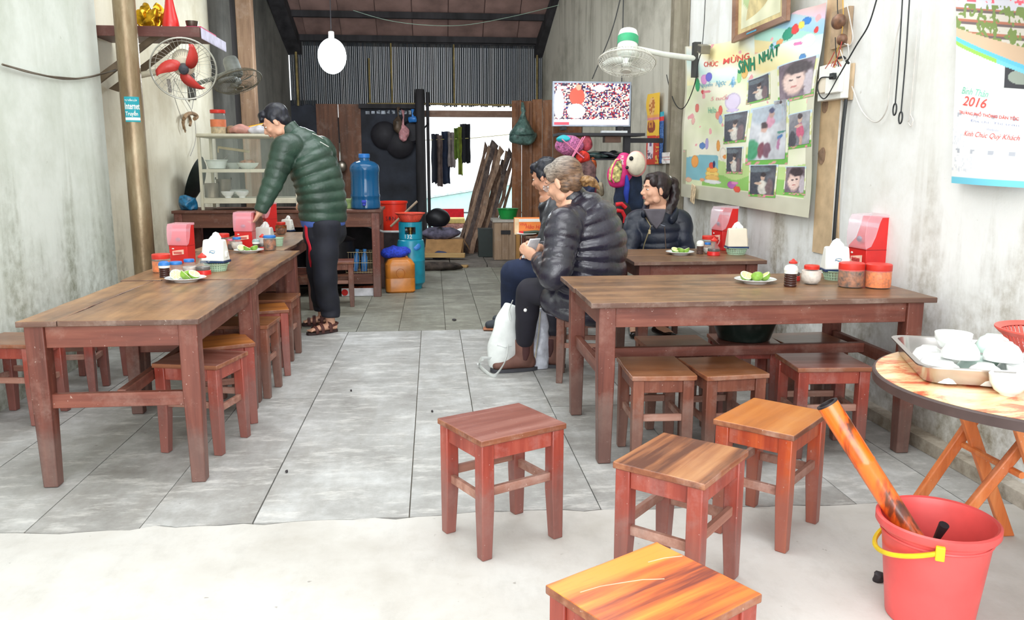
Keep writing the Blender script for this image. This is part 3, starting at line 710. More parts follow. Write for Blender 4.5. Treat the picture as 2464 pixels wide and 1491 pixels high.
def tissue(label, p, rz_, mat=WHT, s=1, logo=True, group=None):
    t = thing('tissue_box', label, 'tissue box', p, rz_, group); w, d, h = .065*s, .045*s, .125*s
    bb_ = obj('box_body', MB().prism([(-w, -d, .008), (w, -d, .008), (w, d, .008), (-w, d, .008)], [(-w*.88, -d*.5, h), (w*.88, -d*.5, h), (w*.88, d*.5, h), (-w*.88, d*.5, h)]), mat, t, bev=.008)
    obj('blue_foot', MB().box(-w*1.03, w*1.03, -d*1.05, d*1.05, 0, .012), NAVY, t, bev=.002)
    obj('side_clip', MB().box(w*.9, w*1.08, -d*.25, d*.25, .03, .06), mat, t, bev=.003)
    mb = MB(); n = 10; tp = []
    for i in range(n+1): u = -w*.6+1.2*w*i/n; tp.append((u, .004*sin(i*1.7), h-.004))
    vs = []; 
    for i, q in enumerate(tp):
        vs += [q, (q[0]*.8+.006, q[1]+.01, h+.016*s+.012*s*sin(i*.35)*(1 if i > 1 else .3)), (q[0]*.62+.004, q[1]+.013, h+.02*s+.02*s*sin(i*.31))]
    fs = []
    for i in range(n):
        for k in range(2): a = i*3+k; fs.append((a, a+3, a+4, a+1))
    o = obj('tissue', mb.add(vs, fs), plain('paper_tissue', (244, 244, 242), .9), t); q = o.modifiers.new('s', 'SOLIDIFY'); q.thickness = .0025
    if logo:
        lm = plain('logo_blue', (66, 128, 168), .5)
        mb = MB(); mb.tube([(.014*s*cos(a)*1.1+.002, -d*.80, .062*s+.006*s*sin(a)) for a in [k*2*pi/14 for k in range(12)]], .0012*s, 5)
        mb.tube([(-.016*s+.032*s*i/8, -d*.81, .056*s+.003*s*sin(i*.9)) for i in range(9)], .0016*s, 5); obj('emblem', mb, lm, bb_)
    return t
def basket(label, p, r=.068, h=.042, mat=MINT, group=None, name='plastic_basket', r2=None):
    t = thing(name, label, 'basket', p, .3, group); r2 = r2 or r*.78
    obj('basket_floor', MB().lathe([(r2*.2, 0), (r2, 0), (r2*1.01, .003), (r2*.2, .004)], 30), mat, t)
    mb = MB(); n = max(28, int(r*420))
    for k in range(n):
        a = 2*pi*k/n; c_, s_ = cos(a), sin(a); w = pi*r/n*.62
        mb.extrude([(r2*c_-w*s_, r2*s_+w*c_, .002), (r2*c_+w*s_, r2*s_-w*c_, .002), (r*.97*c_+w*s_, r*.97*s_-w*c_, h*.86), (r*.97*c_-w*s_, r*.97*s_+w*c_, h*.86)], (-.0022*c_, -.0022*s_, 0))
    obj('basket_ribs', mb, mat, t)
    for zz in (.35, .62):
        rr = r2+(r-r2)*zz; obj('basket_hoop', MB().tube([(rr*cos(2*pi*k/30), rr*sin(2*pi*k/30), h*zz) for k in range(30)], .0016, 5, True), mat, t)
    obj('basket_rim', MB().lathe([(r*.95, h*.84), (r*1.0, h*.82), (r*1.1, h*.95), (r*1.1, h), (r*1.06, h), (r*.95, h*.88)], 40, cap=(False, False)), mat, t)
    return t
def plate(label, p, r=.078, group=None, mat=POR):
    o = obj('plate', MB().lathe([(.001, .004), (r*.45, .004), (r*.5, 0), (r*.56, 0), (r*.6, .005), (r*.97, .017), (r, .019), (r*.97, .0205), (r*.62, .0095), (r*.5, .0075), (.001, .0075)], 44, cap=(False, False)), mat); o.location = p
    return tag(o, label, 'plate', group)
LIMEG = plain('lime_peel', (128, 168, 62), .4, var=.2, scale=30); LIMEF = plain('lime_flesh', (226, 232, 150), .35, var=.15, scale=60)
LIMER = plain('lime_pith', (240, 244, 214), .5)
def limes(p, spots, group, label, s=1):
    rk_ = {q: k for k, q in enumerate(sorted(spots))}; wd = {3: ('leftmost', 'middle', 'rightmost'), 4: ('leftmost', 'second', 'third', 'rightmost')}[len(spots)]
    for i, (dx, dy, rot, tl) in enumerate(spots):
        t = thing('lime_half', wd[rk_[(dx, dy, rot, tl)]]+' '+label, 'lime', (p[0]+dx, p[1]+dy, p[2]+.009), rot, group)
        M_ = RX(tl)
        if True:
            mb = MB(); n = 16; pr = [(.0018, -.019*s), (.010*s, -.0175*s), (.017*s, -.011*s), (.0205*s, -.003*s), (.021*s, 0)]
            mb.lathe(pr, n, T(0, 0, .019*s) @ M_); obj('peel', mb, LIMEG, t)
            obj('pith', MB().lathe([(.0205*s, -.0005), (.0205*s, .0012), (.018*s, .0016), (.001, .0012)], n, T(0, 0, .019*s) @ M_), LIMER, t)
            mb = MB()
            for k in range(8):
                a0, a1 = 2*pi*(k+.08)/8, 2*pi*(k+.92)/8
                mb.extrude([(.002*cos((a0+a1)/2), .002*sin((a0+a1)/2), .0012), (.0172*s*cos(a0), .0172*s*sin(a0), .0012), (.0176*s*cos((a0+a1)/2), .0176*s*sin((a0+a1)/2), .0012), (.0172*s*cos(a1), .0172*s*sin(a1), .0012)], (0, 0, .0012), T(0, 0, .019*s) @ M_)
            obj('lime_segments', mb, LIMEF, t)
HL1 = .645; HL2 = .648; HL3 = .65; HR1 = .672; HR2 = .655
def on(x, y, z): p = G(x, y, z); return (p.x, p.y, z)
# --- near left table
jarth('orange chili jar with a red lid beside the near left chopstick box', on(390, 655, HL1), .047, .098, CHILI, .62, lidh=.026)
dispenser('red chopstick box with pink lid, largest on the left tables', on(441, 632, HL1), radians(-14), LIDP, .93)
shaker('dark shaker with a blue cap, leftmost of the near left jars', on(397, 668, HL1), BLUE, .085, .025)
jarth('small jar of white salt under a blue lid, second of the near left jars', on(425, 664, HL1), .031, .075, SALT, .4, BLUE, .015, 'jar', 'cyl')
jarth('round jar of white seasoning with a blue lid, third of the near left jars', on(457, 659, HL1), .035, .078, SALT, .5, BLUE, .015, 'jar', 'globe')
cruet('vinegar cruet with red base beside the green basket on the near left table', on(489, 661, HL1), h=.112)
pb = on(522, 652, HL1)
basket('mint green plastic basket under the near left tissue box', pb, .060, .042)
tissue('big white tissue box with blue emblem sitting in the green basket, left tables', (pb[0]-.012, pb[1]+.035, HL1+.043), radians(-12), WHT, .98)
pp = on(447, 676, HL1); plate('white plate of cut limes on the near left table', pp, .096)
limes(pp, [(-.040, -.014, .3, 1.0), (.008, -.016, 2., .8), (-.006, .026, 4, .6), (.04, .010, 1., .6)], 'cut limes on the near left plate', 'cut lime half on the white plate, near left table', 1.35)
# --- middle left table
jarth('orange pickle jar with red lid behind the near left tissue box', on(537, 597, HL2), .046, .10, CHILI, .6, lidh=.026)
jarth('small dark jar with a pink lid behind the middle left jars', on(557, 600, HL2), .024, .07, SOY, .5, plain('pink_lid', (232, 120, 150), .4), .012)
jarth('round salt jar with a blue lid on the middle left table', on(571, 601, HL2), .036, .084, SALT, .62, BLUE, .014, 'jar', 'globe')
dispenser('narrow red chopstick box with pink lid, middle of the left row', on(592, 594, HL2), radians(-5), LIDP, .98)
tissue('white tissue box behind the middle left jars', on(638, 588, HL2), radians(-18), WHT, .98, logo=True)
shaker('pepper shaker with clear dome cap on the middle left table', on(617, 603, HL2), plain('grey_cap', (150, 170, 170), .3), .078, .022, PEP)
cruet('vinegar cruet with red base on the middle left table', on(633, 601, HL2), h=.105)
jarth('jar of brown chili sauce with a blue lid on the middle left table', on(650, 602, HL2), .041, .098, PICK, .75, BLUE, .016)
basket('small mint green cup basket on the middle left table', on(670, 592, HL2), .036, .06, MINT, name='plastic_cup')
pp = on(599, 607, HL2); plate('white plate with lime slices on the middle left table', pp, .094)
limes(pp, [(-.045, -.0, .3, .7), (-.005, -.012, 2., .5), (.03, .010, 4, .5)], 'cut limes on the middle left plate', 'cut lime half on the white plate, middle left table', 1.25)
# --- far left table
dispenser('red chopstick box with milky lid by the standing man, farthest left', on(651, 556, HL3), radians(-66), LIDP, .98)
jarth('round jar of brown relish with a red lid, far left table', on(677, 564, HL3), .046, .10, PICK, .75, REDJ, .022, 'jar', 'globe', lidr=.036)
jarth('tiny blue-lidded jar behind the round relish jar', on(663, 556, HL3), .022, .072, SALT, .6, BLUE, .014)
tissue('white tissue box farthest back on the left tables', on(692, 556, HL3), radians(-25), WHT, .8, logo=False)
# --- near right table
pp = on(1817, 680, HR1); plate('white plate of lime halves on the near right table', pp, .094)
limes(pp, [(-.042, .006, .3, .7), (.002, -.014, 2.9, .9), (.042, .002, 4.6, .6), (-.008, .030, 1, .4)], 'cut limes on the near right plate', 'cut lime half on the white plate, near right table', 1.3)
cruet('vinegar cruet with red base behind the soy shaker, near right table', on(1906, 674, HR1), h=.10)
shaker('ribbed soy shaker with a white perforated cap, near right table', on(1901, 689, HR1), WHT, .098, .027)
jarth('tilted round jar of white sugar with a red lid, near right table', on(1951, 683, HR1), .044, .086, SALT, .72, REDJ, .018, 'jar', 'globe')
pb = on(2010, 672, HR1)
basket('mint green basket behind the chili jars, near right table', pb, .062, .045)
tissue('white tissue box with blue emblem in the basket, near right table', (pb[0]-.005, pb[1]+.0, HR1+.04), radians(-8), WHT, .92)
dispenser('large red chopstick box with clear lid against the right wall', on(2084, 664, HR1), radians(-86), LIDW, 1.22)
jarth('jar of dark red chili oil with a red lid, left of a matching pair', on(2046, 690, HR1), .055, .108, PICK, .8, REDJ, .034)
jarth('jar of bright orange chili paste with a red lid at the right table end', on(2111, 692, HR1), .056, .106, CHILI, .72, REDJ, .032)
# --- farther right table
pp = on(1636, 612, HR2); plate('white plate with lime wedges before the woman in navy', pp, .088)
limes(pp, [(-.03, .0, .3, .5), (.005, -.004, 2.2, .5), (.036, .002, 4.2, .45)], 'cut limes before the woman in navy', 'cut lime half on the plate before the woman', 1.2)
shaker('soy shaker with white cap beside the lime plate, farther right table', on(1684, 611, HR2), WHT, .085, .021, PEP)
jarth('jar of chili with a red lid behind the soy shaker, farther right table', on(1704, 604, HR2), .042, .10, PICK, .6, REDJ, .024)
jarth('small salt jar with a blue lid on the farther right table', on(1702, 610, HR2), .026, .07, SALT, .5, BLUE, .013, 'jar', 'globe')
cruet('vinegar cruet with red base on the farther right table', on(1717, 614, HR2), h=.11)
dispenser('red chopstick box by the wall on the farther right table', on(1741, 600, HR2), radians(-80), LIDW, 1.15)
pb = on(1771, 611, HR2); basket('mint green basket under the cream tissue box, farther right table', pb, .068, .042)
tissue('cream tissue box standing in the basket, farther right table', (pb[0], pb[1]+.0, HR2+.038), radians(-6), CRM, .98, logo=False)

# ============================================================ round table, tray of bowls, bucket, pipe
RTZ = .615; rc = Vector((1.675, 2.0, 0)); RR = .442
rt = thing('round_folding_table', 'round folding table with red-marbled top and crossed orange legs', 'table', rc)
m, nt, b = newmat('marbled_laminate'); v = coords(nt, (1, 2.2, 1), rand=False)
f = noisetex(nt, v, 7, 7, .72, .6)
nt.links.new(ramp(nt, f, [(.36, (248, 222, 176)), (.5, (240, 190, 138)), (.57, (222, 116, 78)), (.68, (196, 68, 52))]), b.inputs['Base Color']); b.inputs['Roughness'].default_value = .28
rim = plain('table_edge_dark', (74, 58, 56), .5)
obj('table_rim', MB().lathe([(RR-.004, RTZ-.03), (RR+.003, RTZ-.028), (RR+.004, RTZ-.004), (RR, RTZ), (RR-.006, RTZ)], 72, cap=(True, False)), rim, rt)
obj('tabletop', MB().lathe([(RR-.005, RTZ-.02), (RR-.005, RTZ+.0008)], 72), m, rt)
OL = wood('round_table_leg', (160, 74, 30), (206, 112, 56), (232, 150, 92), 2, 8, .45, .25, (225, 190, 170))
for (a, b2) in (((-.07, .07, RTZ-.03), (.21, .10, 0)), ((.18, .12, RTZ-.03), (-.21, .16, 0)), ((-.09, .30, RTZ-.03), (.19, .33, 0)), ((.16, .35, RTZ-.03), (-.17, .38, 0))):
    a, b2 = Vector(a), Vector(b2)
    mb = MB(); w = Vector((.021, 0, 0)); y = Vector((0, .011, 0)); mb.prism([b2-w-y, b2+w-y, b2+w+y, b2-w+y], [a-w-y, a+w-y, a+w+y, a-w+y]); obj('leg', mb, OL, rt, bev=.004)
obj('cross_bar', MB().tube([(.02, .085, .31), (.02, .37, .31)], .011), OL, rt)
# steel tray
A = G(2226, 925, RTZ); B = G(2146, 848, RTZ); ex = Vector((cos(radians(-20)), sin(radians(-20)), 0)); ey = Vector((-ex.y, ex.x, 0)); 
if ey.dot(B-A) < 0: ey = -ey
tw, tl, thh = .40, (B-A).length*1.0, .052
ang = atan2(ex.y, ex.x); org = Vector((A.x, A.y, RTZ+.001))
st = plain('stainless_steel', (190, 184, 182), .22, .95, var=.06)
def rrect(w0, w1, l0, l1, r, z, n=5):
    o = []
    for cx, cy, a0 in ((w1-r, l0+r, -pi/2), (w1-r, l1-r, 0), (w0+r, l1-r, pi/2), (w0+r, l0+r, pi)):
        for k in range(n+1): a = a0+pi/2*k/n; o.append((cx+r*cos(a), cy+r*sin(a), z))
    return o
loops = [rrect(.01, tw-.01, .01, tl-.01, .035, .0), rrect(0, tw, 0, tl, .04, .006), rrect(-.008, tw+.008, -.008, tl+.008, .045, thh), rrect(-.022, tw+.022, -.022, tl+.022, .05, thh+.001), rrect(-.022, tw+.022, -.022, tl+.022, .05, thh-.003)]
inner = [rrect(-.006, tw+.006, -.006, tl+.006, .045, thh), rrect(.003, tw-.003, .003, tl-.003, .04, .008), rrect(.012, tw-.012, .012, tl-.012, .035, .003)]
vs = []; fs = []
seq = [inner[2], inner[1], inner[0], loops[3], loops[4], loops[2], loops[1], loops[0]]
for L_ in seq: vs += L_
n = len(loops[0])
for j in range(len(seq)-1):
    for k in range(n): l = (k+1) % n; fs.append((j*n+k, j*n+l, (j+1)*n+l, (j+1)*n+k))
fs += [tuple(range(n)), tuple(range((len(seq)-1)*n, len(seq)*n))]
o = obj('steel_tray', MB().add(vs, fs), st); o.location = org; o.rotation_euler = (0, 0, ang); tag(o, 'rectangular stainless steel tray on the round table', 'tray')
MT = T(org) @ RZ(ang)
BOWLW = plain('bowl_white', (242, 244, 242), .2, var=.02, coat=.5); BOWLM = plain('bowl_mint', (214, 236, 226), .25, var=.03, coat=.5)
def bowl_mb(r=.050, h=.052):
    return MB().lathe([(r*.4, 0), (r*.45, .004), (r*.7, h*.22), (r*.94, h*.6), (r, h*.98), (r*.98, h), (r*.95, h*.98), (r*.88, h*.6), (r*.62, h*.26), (.001, h*.12)], 28, cap=(True, False))
bme = bowl_mb().mesh('bowl_shape', True, True); bme.materials.append(BOWLW); bme2 = bme.copy(); bme2.materials[0] = BOWLM
spots = [(.055, .045, 0, 1), (.155, .045, 0, 1), (.256, .047, 0, 0), (.352, .05, 0, 2), (.06, .145, 0, 1), (.16, .145, 0, 2), (.262, .146, 0, 1), (.355, .15, 0, 2),
         (.06, .245, 0, 1), (.158, .243, 0, 1), (.26, .245, 0, 2), (.355, .25, 0, 1), (.105, .10, 1, 1), (.21, .097, 1, 1), (.11, .20, 1, 0), (.215, .20, 1, 2), (.31, .10, 1, 1)]
names = ['front corner of the tray by the bamboo pipe', 'front row of the tray, second from the left', 'front row of the tray, standing upright', 'front row of the tray, rightmost and mint',
 'second row, leftmost on the tray', 'second row, mint one in the middle of the tray', 'second row, third along the tray', 'second row, mint one at the right edge', 'back row, leftmost near the table rim',
 'back row, second along', 'back row, mint one', 'back row, farthest right', 'stacked on top at the front left', 'stacked on top at the front middle', 'lying open on top at the back left', 'mint one on top near the colander', 'on top near the right end of the tray']
for (u, v_, lv, kd), nm in zip(spots, names):
    o = bpy.data.objects.new('bowl', bme2 if kd == 2 else bme); COL.objects.link(o)
    tl_ = random.uniform(-.12, .12)
    z = .004+(.0525 if lv else 0)
    if v_ > tl-.05: v_ = tl-.052
    F = RX(pi+tl_*lv) if kd else RX(.0)
    o.matrix_world = MT @ T(u, v_, z+(.053 if kd else .0)) @ F
    tag(o, 'small white bowl '+('turned over, ' if kd else 'the right way up, ')+nm, 'bowl', 'bowls heaped on the steel tray')
p = G(2424, 950, RTZ); o = obj('bowl', bowl_mb(.047, .054), BOWLW); o.location = (p.x, p.y, RTZ+.001); tag(o, 'white bowl standing alone on the marbled table in front of the tray', 'bowl')
basket('coral red plastic colander behind the tray of bowls', (1.83, 2.22, RTZ+.002), .125, .10, plain('coral_plastic', (228, 96, 84), .4), name='colander', r2=.08)
# bucket
bk = thing('bucket', 'coral red plastic bucket with a yellow handle at the lower right', 'bucket', (1.315, 1.895, 0)); bk.scale = (.885,)*3
CR = plain('bucket_red', (224, 84, 82), .42, var=.08, scale=6, coat=.15, bmp=.05)
obj('bucket_wall', MB().lathe([(.118, 0), (.122, .004), (.152, .285), (.166, .292), (.170, .298), (.170, .318), (.163, .322), (.156, .318), (.150, .30), (.117, .008), (.001, .006)], 64, cap=(True, False)), CR, bk)
obj('rim_groove', MB().lathe([(.1525, .268), (.1555, .272), (.1528, .276)], 64, cap=(False, False)), CR, bk)
hp = []
for k in range(25):
    a = pi*k/24; hp.append(Vector((-.172*cos(a), 0, 0)) + Vector((0, -.165*sin(a), -.075*sin(a))))
YH = plain('yellow_plastic', (226, 196, 34), .4)
HM = T(0, 0, .285) @ RZ(radians(-120))
obj('handle', MB().tube([HM @ q for q in hp], [.0075]*25, 8), YH, bk)
for s_ in (-1, 1): obj('handle_lug', MB().box(-.012, .012, -.012, .012, -.022, .02, HM @ T(s_*.170, 0, 0)), YH, bk, bev=.003)
# bamboo pipe leaning in the bucket
a = Vector((1.005, 2.06, .585)); e = Vector((1.385, 1.86, .022)); a = D(1990, 970, 2.05)
d = (e-a).normalized(); Lp = (e-a).length
m, nt, b = newmat('scorched_bamboo'); v = coords(nt, (1, 1, .35), rand=False); f = noisetex(nt, v, 13, 4, .6, .5); st_ = noisetex(nt, coords(nt, (8, 8, .3), rand=False), 10, 3)
c = ramp(nt, f, [(.44, (236, 116, 30)), (.52, (206, 80, 26)), (.58, (92, 38, 28)), (.66, (44, 26, 30))]); c = mix(nt, .12, c, ramp(nt, st_, [(.3, (150, 60, 20)), (.7, (240, 150, 60))]), 'MIX')
nt.links.new(c, b.inputs['Base Color']); b.inputs['Roughness'].default_value = .3; b.inputs['Coat Weight'].default_value = .5; b.inputs['Coat Roughness'].default_value = .15
pt = thing('bamboo_pipe', 'fat scorched orange bamboo water pipe leaning in the red bucket', 'pipe', e)
Q = (-d).to_track_quat('Z', 'Y').to_matrix().to_4x4()
r0 = .0285
obj('pipe_tube', MB().lathe([(r0*.98, 0), (r0, .01), (r0, .2), (r0*1.05, .205), (r0, .21), (r0*1.02, Lp-.19), (r0*1.07, Lp-.185), (r0*1.02, Lp-.18), (r0*1.04, Lp), (r0*.78, Lp), (r0*.76, Lp-.1), (.001, Lp-.1)], 32, Q, cap=(True, False)), m, pt)
obj('sooty_mouth', MB().lathe([(r0*1.045, Lp-.004), (r0*1.05, Lp+.001), (r0*.77, Lp+.001), (r0*.76, Lp-.012)], 32, Q, cap=(False, False)), plain('charred', (38, 32, 36), .5), pt)
pk = e-d*.17
tip = D(2272, 1262, 1.86)
obj('smoking_bowl', MB().tube([pk-pt.location, (pk.lerp(tip, .55)+Vector((.0, 0, .0)))-pt.location, tip-pt.location], [.009, .008, .013], 12), MATS['charred'], pt)
o = obj('charcoal_lump', crumple(MB().ball((0, 0, .016), (.016, .014, .018), 12, 8).mesh('c'), .006, 60), MATS['charred']); q = G(2112, 1398, 0); o.location = (q.x, q.y, -.003); tag(o, 'small black lump of charcoal on the slab beside the bucket', 'charcoal')
# ============================================================ kitchen end
def blobobj(name, label, cat, c, r, mat, amp=.02, freq=8, seed=0, tie=None, n=28, flat=True, rot=None, group=None):
    mb = MB(); mb.ball((0, 0, 0), r, n, n*2//3, rot)
    if tie: mb.lathe([(r[0]*.25, r[2]*.85), (.012, r[2]*1.0+tie*.35), (.010, r[2]*1.0+tie*.45), (.03, r[2]*1.0+tie)], 14)
    me = mb.mesh(name, True, True); crumple(me, amp, freq, seed)
    if flat:
        z0 = min(v.co.z for v in me.vertices)
        for v in me.vertices: v.co.z = max(v.co.z, z0*.8)
        dz = -min(v.co.z for v in me.vertices)
        for v in me.vertices: v.co.z += dz
    o = obj(name, me, mat, smooth=False if False else None, sharp=60); o.location = c
    return tag(o, label, cat, group)
ALU = plain('cabinet_aluminium', (206, 202, 182), .4, .3, var=.05)
gc = thing('glass_cabinet', 'aluminium glass-fronted food cabinet on the kitchen table', 'cabinet', (D(595, 495, 7.75).x, 7.75, KH))
cx0, cx1 = D(479, 400, 7.55).x, D(716, 400, 7.55).x; y0, y1 = 7.53, 7.95; zt = D(500, 330, 7.55).z; zb = KH+.002
for x_ in (cx0, cx1-.026):
    for y in (y0, y1-.026): obj('corner_post', MB().box(x_, x_+.026, y, y+.026, zb, zt), ALU, gc, world=True, bev=.003)
obj('cabinet_top', MB().box(cx0-.008, cx1+.008, y0-.01, y1+.01, zt-.001, zt+.032), ALU, gc, world=True, bev=.012)
zs1 = D(520, 415, 7.55).z; zs0 = D(520, 480, 7.55).z
obj('top_shelf', MB().box(cx0+.02, cx1-.02, y0+.012, y1-.01, zs1, zs1+.03), ALU, gc, world=True, bev=.002)
obj('bottom_shelf', MB().box(cx0+.02, cx1-.02, y0+.012, y1-.01, zs0-.035, zs0+.012), ALU, gc, world=True, bev=.002)
PG = glassy('cabinet_glass', (222, 234, 220), .06, .05)
xm = (cx0+cx1)/2
obj('sliding_pane', MB().box(cx0+.026, xm+.02, y0+.004, y0+.008, zs0+.012, zt), PG, gc, world=True)
obj('sliding_pane', MB().box(xm-.02, cx1-.026, y0+.012, y0+.016, zs0+.012, zt), PG, gc, world=True)
for x_ in (cx0+.004, cx1-.008): obj('side_pane', MB().box(x_, x_+.004, y0+.026, y1-.026, zs0+.012, zt), PG, gc, world=True)
obj('back_pane', MB().box(cx0+.026, cx1-.026, y1-.012, y1-.008, zs0+.012, zt), PG, gc, world=True)
yi = 7.72
def put(x, y, Y, z): q = D(x, y, Y); return (q.x, Y, z)
ENAM = plain('enamel_white', (216, 226, 222), .3, var=.05, coat=.3)
z1 = zs1+.031; z2 = zs0+.013
o = obj('basin', MB().lathe([(.06, 0), (.075, .004), (.09, .07), (.10, .078), (.10, .082), (.086, .074), (.07, .008), (.001, .006)], 30), ENAM); o.location = put(521, 390, yi, z1); tag(o, 'white enamel basin on the upper cabinet shelf', 'basin')
o = obj('spoon', MB().tube([(0, 0, 0), (.05, 0, .06), (.09, 0, .1)], .004), plain('steel_dull', (150, 150, 150), .3, .8)); o.location = (Vector(put(521, 390, yi, z1+.03))+Vector((.02, 0, 0))); tag(o, 'metal spoon handle sticking out of the enamel basin', 'spoon')
t = thing('serving_bowl', 'white bowl heaped with cooked food on the upper cabinet shelf', 'bowl', put(596, 390, yi, z1))
obj('bowl_shell', MB().lathe([(.05, 0), (.055, .004), (.085, .03), (.098, .055), (.094, .055), (.08, .034), (.05, .012), (.001, .01)], 30), ENAM, t)
obj('food_heap', crumple(MB().ball((0, 0, .055), (.07, .07, .028), 18, 10).mesh('f'), .012, 30), plain('cooked_meat', (178, 130, 100), .6, var=.3, scale=40), t)
o = obj('basin', MB().lathe([(.04, 0), (.08, .05), (.09, .056), (.085, .052), (.04, .006), (.001, .005)], 26), ENAM); o.location = put(561, 388, yi+.1, z1); tag(o, 'pale dish between the basin and the food bowl in the cabinet', 'dish')
POT = plain('aluminium_pot', (178, 170, 160), .35, .7, var=.06)
for x, Y, r, h, lb in ((510, 7.70, .062, .125, 'short aluminium pot on the lower cabinet shelf, left'), (540, 7.80, .066, .16, 'taller aluminium pot with ring handles on the lower cabinet shelf')):
    t = thing('cooking_pot', lb, 'pot', put(x, 470, Y, z2))
    obj('pot_wall', MB().lathe([(r*.95, 0), (r, .005), (r, h), (r*1.04, h+.004), (r*.96, h), (r*.96, .01), (.001, .008)], 28), POT, t)
    for s_ in (-1, 1): obj('handle', MB().tube([Vector((s_*(r+.0), .0, h-.01))+Vector((s_*.004, .018*cos(a), .02*sin(a)+.01)) for a in [pi*k/8 for k in range(9)]], .003), plain('pot_handle', (90, 84, 80), .5), t)
for x, lb in ((549, 'white footed bowl at the front of the lower cabinet shelf, left of two'), (583, 'white footed bowl at the front of the lower cabinet shelf, right of two')):
    o = obj('bowl', MB().lathe([(.028, 0), (.03, .012), (.05, .03), (.062, .055), (.06, .056), (.046, .033), (.02, .018), (.001, .018)], 28), POR); o.location = put(x, 474, 7.62, z2); tag(o, lb, 'bowl')
o = obj('dish_stack', MB().lathe([(.04, 0), (.06, .01), (.085, .03), (.085, .04), (.08, .045), (.085, .05), (.085, .062), (.07, .07), (.001, .072)], 28), ENAM); o.location = put(575, 470, 7.82, z2); tag(o, 'pale covered dish behind the two bowls in the cabinet', 'dish')
o = obj('folded_tongs', MB().tube([(0, 0, 0), (.28, 0, -.04)], .012).tube([(0, 0, .0), (-.0, 0, -.05)], .006), plain('bamboo_tongs', (196, 180, 140), .6)); o.location = put(524, 348, 7.86, zt-.08); tag(o, 'pale wooden stick hung under the top of the cabinet', 'stick')
# on the cabinet
jarth('big plastic jar with a red lid on top of the glass cabinet', put(527, 325, 7.72, zt+.032), .068, .215, plain('beige_grain', (190, 168, 130), .8, var=.2, scale=60), .3, REDJ, .03, 'storage_jar', band=plain('orange_label', (214, 120, 80), .6))
blobobj('plastic_bag', 'crumpled pinkish plastic bag of food on the glass cabinet', 'bag', put(578, 325, 7.7, zt+.032), (.10, .07, .045), plain('pinkish_bag', (206, 150, 140), .35, var=.2, bmp=.3), .02, 14, 2)
blobobj('plastic_bag', 'white crumpled packet beside the yellow box on the cabinet', 'bag', put(622, 325, 7.7, zt+.032), (.09, .07, .04), plain('white_packet', (204, 204, 214), .35, var=.2, bmp=.3), .02, 14, 5)
t = thing('packet', 'orange-yellow flat packet leaning on bags above the cabinet', 'packet', put(608, 318, 7.78, zt+.09)); obj('wrapper', MB().box(-.13, .13, -.03, .03, 0, .022, RY(-.22)), plain('packet_yellow', (238, 178, 36), .4), t, bev=.006)
obj('wrapper_stripe', MB().box(-.13, .13, -.032, -.0305, .006, .012, RY(-.22)), WHT, t)
blobobj('paper_bundle', 'brown paper bundle next to the red-lidded jar on the cabinet', 'bundle', put(556, 325, 7.74, zt+.032), (.045, .05, .05), plain('brown_bundle', (160, 128, 100), .8, var=.2), .015, 16, 9)
# wok pan and blue bag left of cabinet
t = thing('wok', 'big dark round pan leaning between wall and glass cabinet', 'pan', put(472, 495, 8.0, KH+.002))
obj('pan_bowl', MB().lathe([(.001, -.05), (.08, -.04), (.16, -.015), (.20, .02), (.207, .025), (.198, .025), (.155, -.005), (.001, -.04)], 40, T(.02, .02, .25) @ RY(radians(-70)) @ Matrix.Scale(1.12, 4)), plain('iron_dark', (34, 44, 42), .45, .3, var=.2), t)
blobobj('plastic_bag', 'teal blue crumpled plastic bag at the left end of the kitchen table', 'bag', put(453, 496, 7.62, KH+.002), (.085, .07, .075), plain('teal_bag', (34, 108, 150), .3, var=.35, scale=25, bmp=.5), .035, 14, 3, n=36)
# water bottle
WB = glassy('blue_bottle_plastic', (26, 96, 146), .8, .1)
t = thing('water_bottle', 'large blue water cooler bottle with a tap on the kitchen table', 'bottle', put(880, 498, 7.66, KH+.002)); R_ = .135
pr = [(R_*.93, 0), (R_, .012), (R_, .06), (R_*.97, .075), (R_*.97, .10), (R_, .112), (R_, .125), (R_*.96, .14), (R_*.94, .26), (R_*.96, .33), (R_*1.0, .345), (R_*1.0, .375), (R_*.93, .40), (R_*.7, .425), (R_*.35, .44), (R_*.33, .47)]
obj('bottle_body', MB().lathe(pr, 40), WB, t); obj('water', MB().lathe([(r*.95, z) for r, z in pr[1:9]]+[(R_*.9, .30)], 32), plain('water_blue', (14, 58, 84), .2), t)
obj('cap', MB().lathe([(R_*.36, .462), (R_*.38, .465), (R_*.38, .495), (R_*.34, .5)], 28), BLUE, t)
obj('tap', MB().box(-.014, .014, -R_-.035, -R_+.005, .035, .075).box(-.02, .02, -R_-.045, -R_-.03, .06, .085), plain('tap_blue', (40, 60, 190), .4), t, bev=.004)
o = obj('green_tray', MB().box(-.12, .12, -.1, .1, 0, .085), plain('green_tub', (150, 176, 110), .5, var=.3, scale=14)); o.location = put(833, 495, 7.8, KH+.002); o.name = 'food_tub'; tag(o, 'pale green tub left of the blue water bottle', 'tub')
# ladle hanging
t = thing('ladle', 'steel ladle hanging on a dark cord behind the standing man', 'ladle', D(822, 400, 11.85)); t.scale = (1.35,)*3; st2 = plain('ladle_steel', (150, 142, 130), .3, .8)
q = Vector(t.location)
obj('ladle_bowl', MB().ball((0, 0, 0), (.055, .03, .06), 18, 10), st2, t)
obj('ladle_handle', MB().tube([(0, 0, .05), (-.01, 0, .16), (-.012, 0, .24)], .006), st2, t)
obj('hanging_cord', MB().tube([(-.012, 0, .24), (-.015, 0, .38), (-.02, .02, .50)], .006), DK, t)
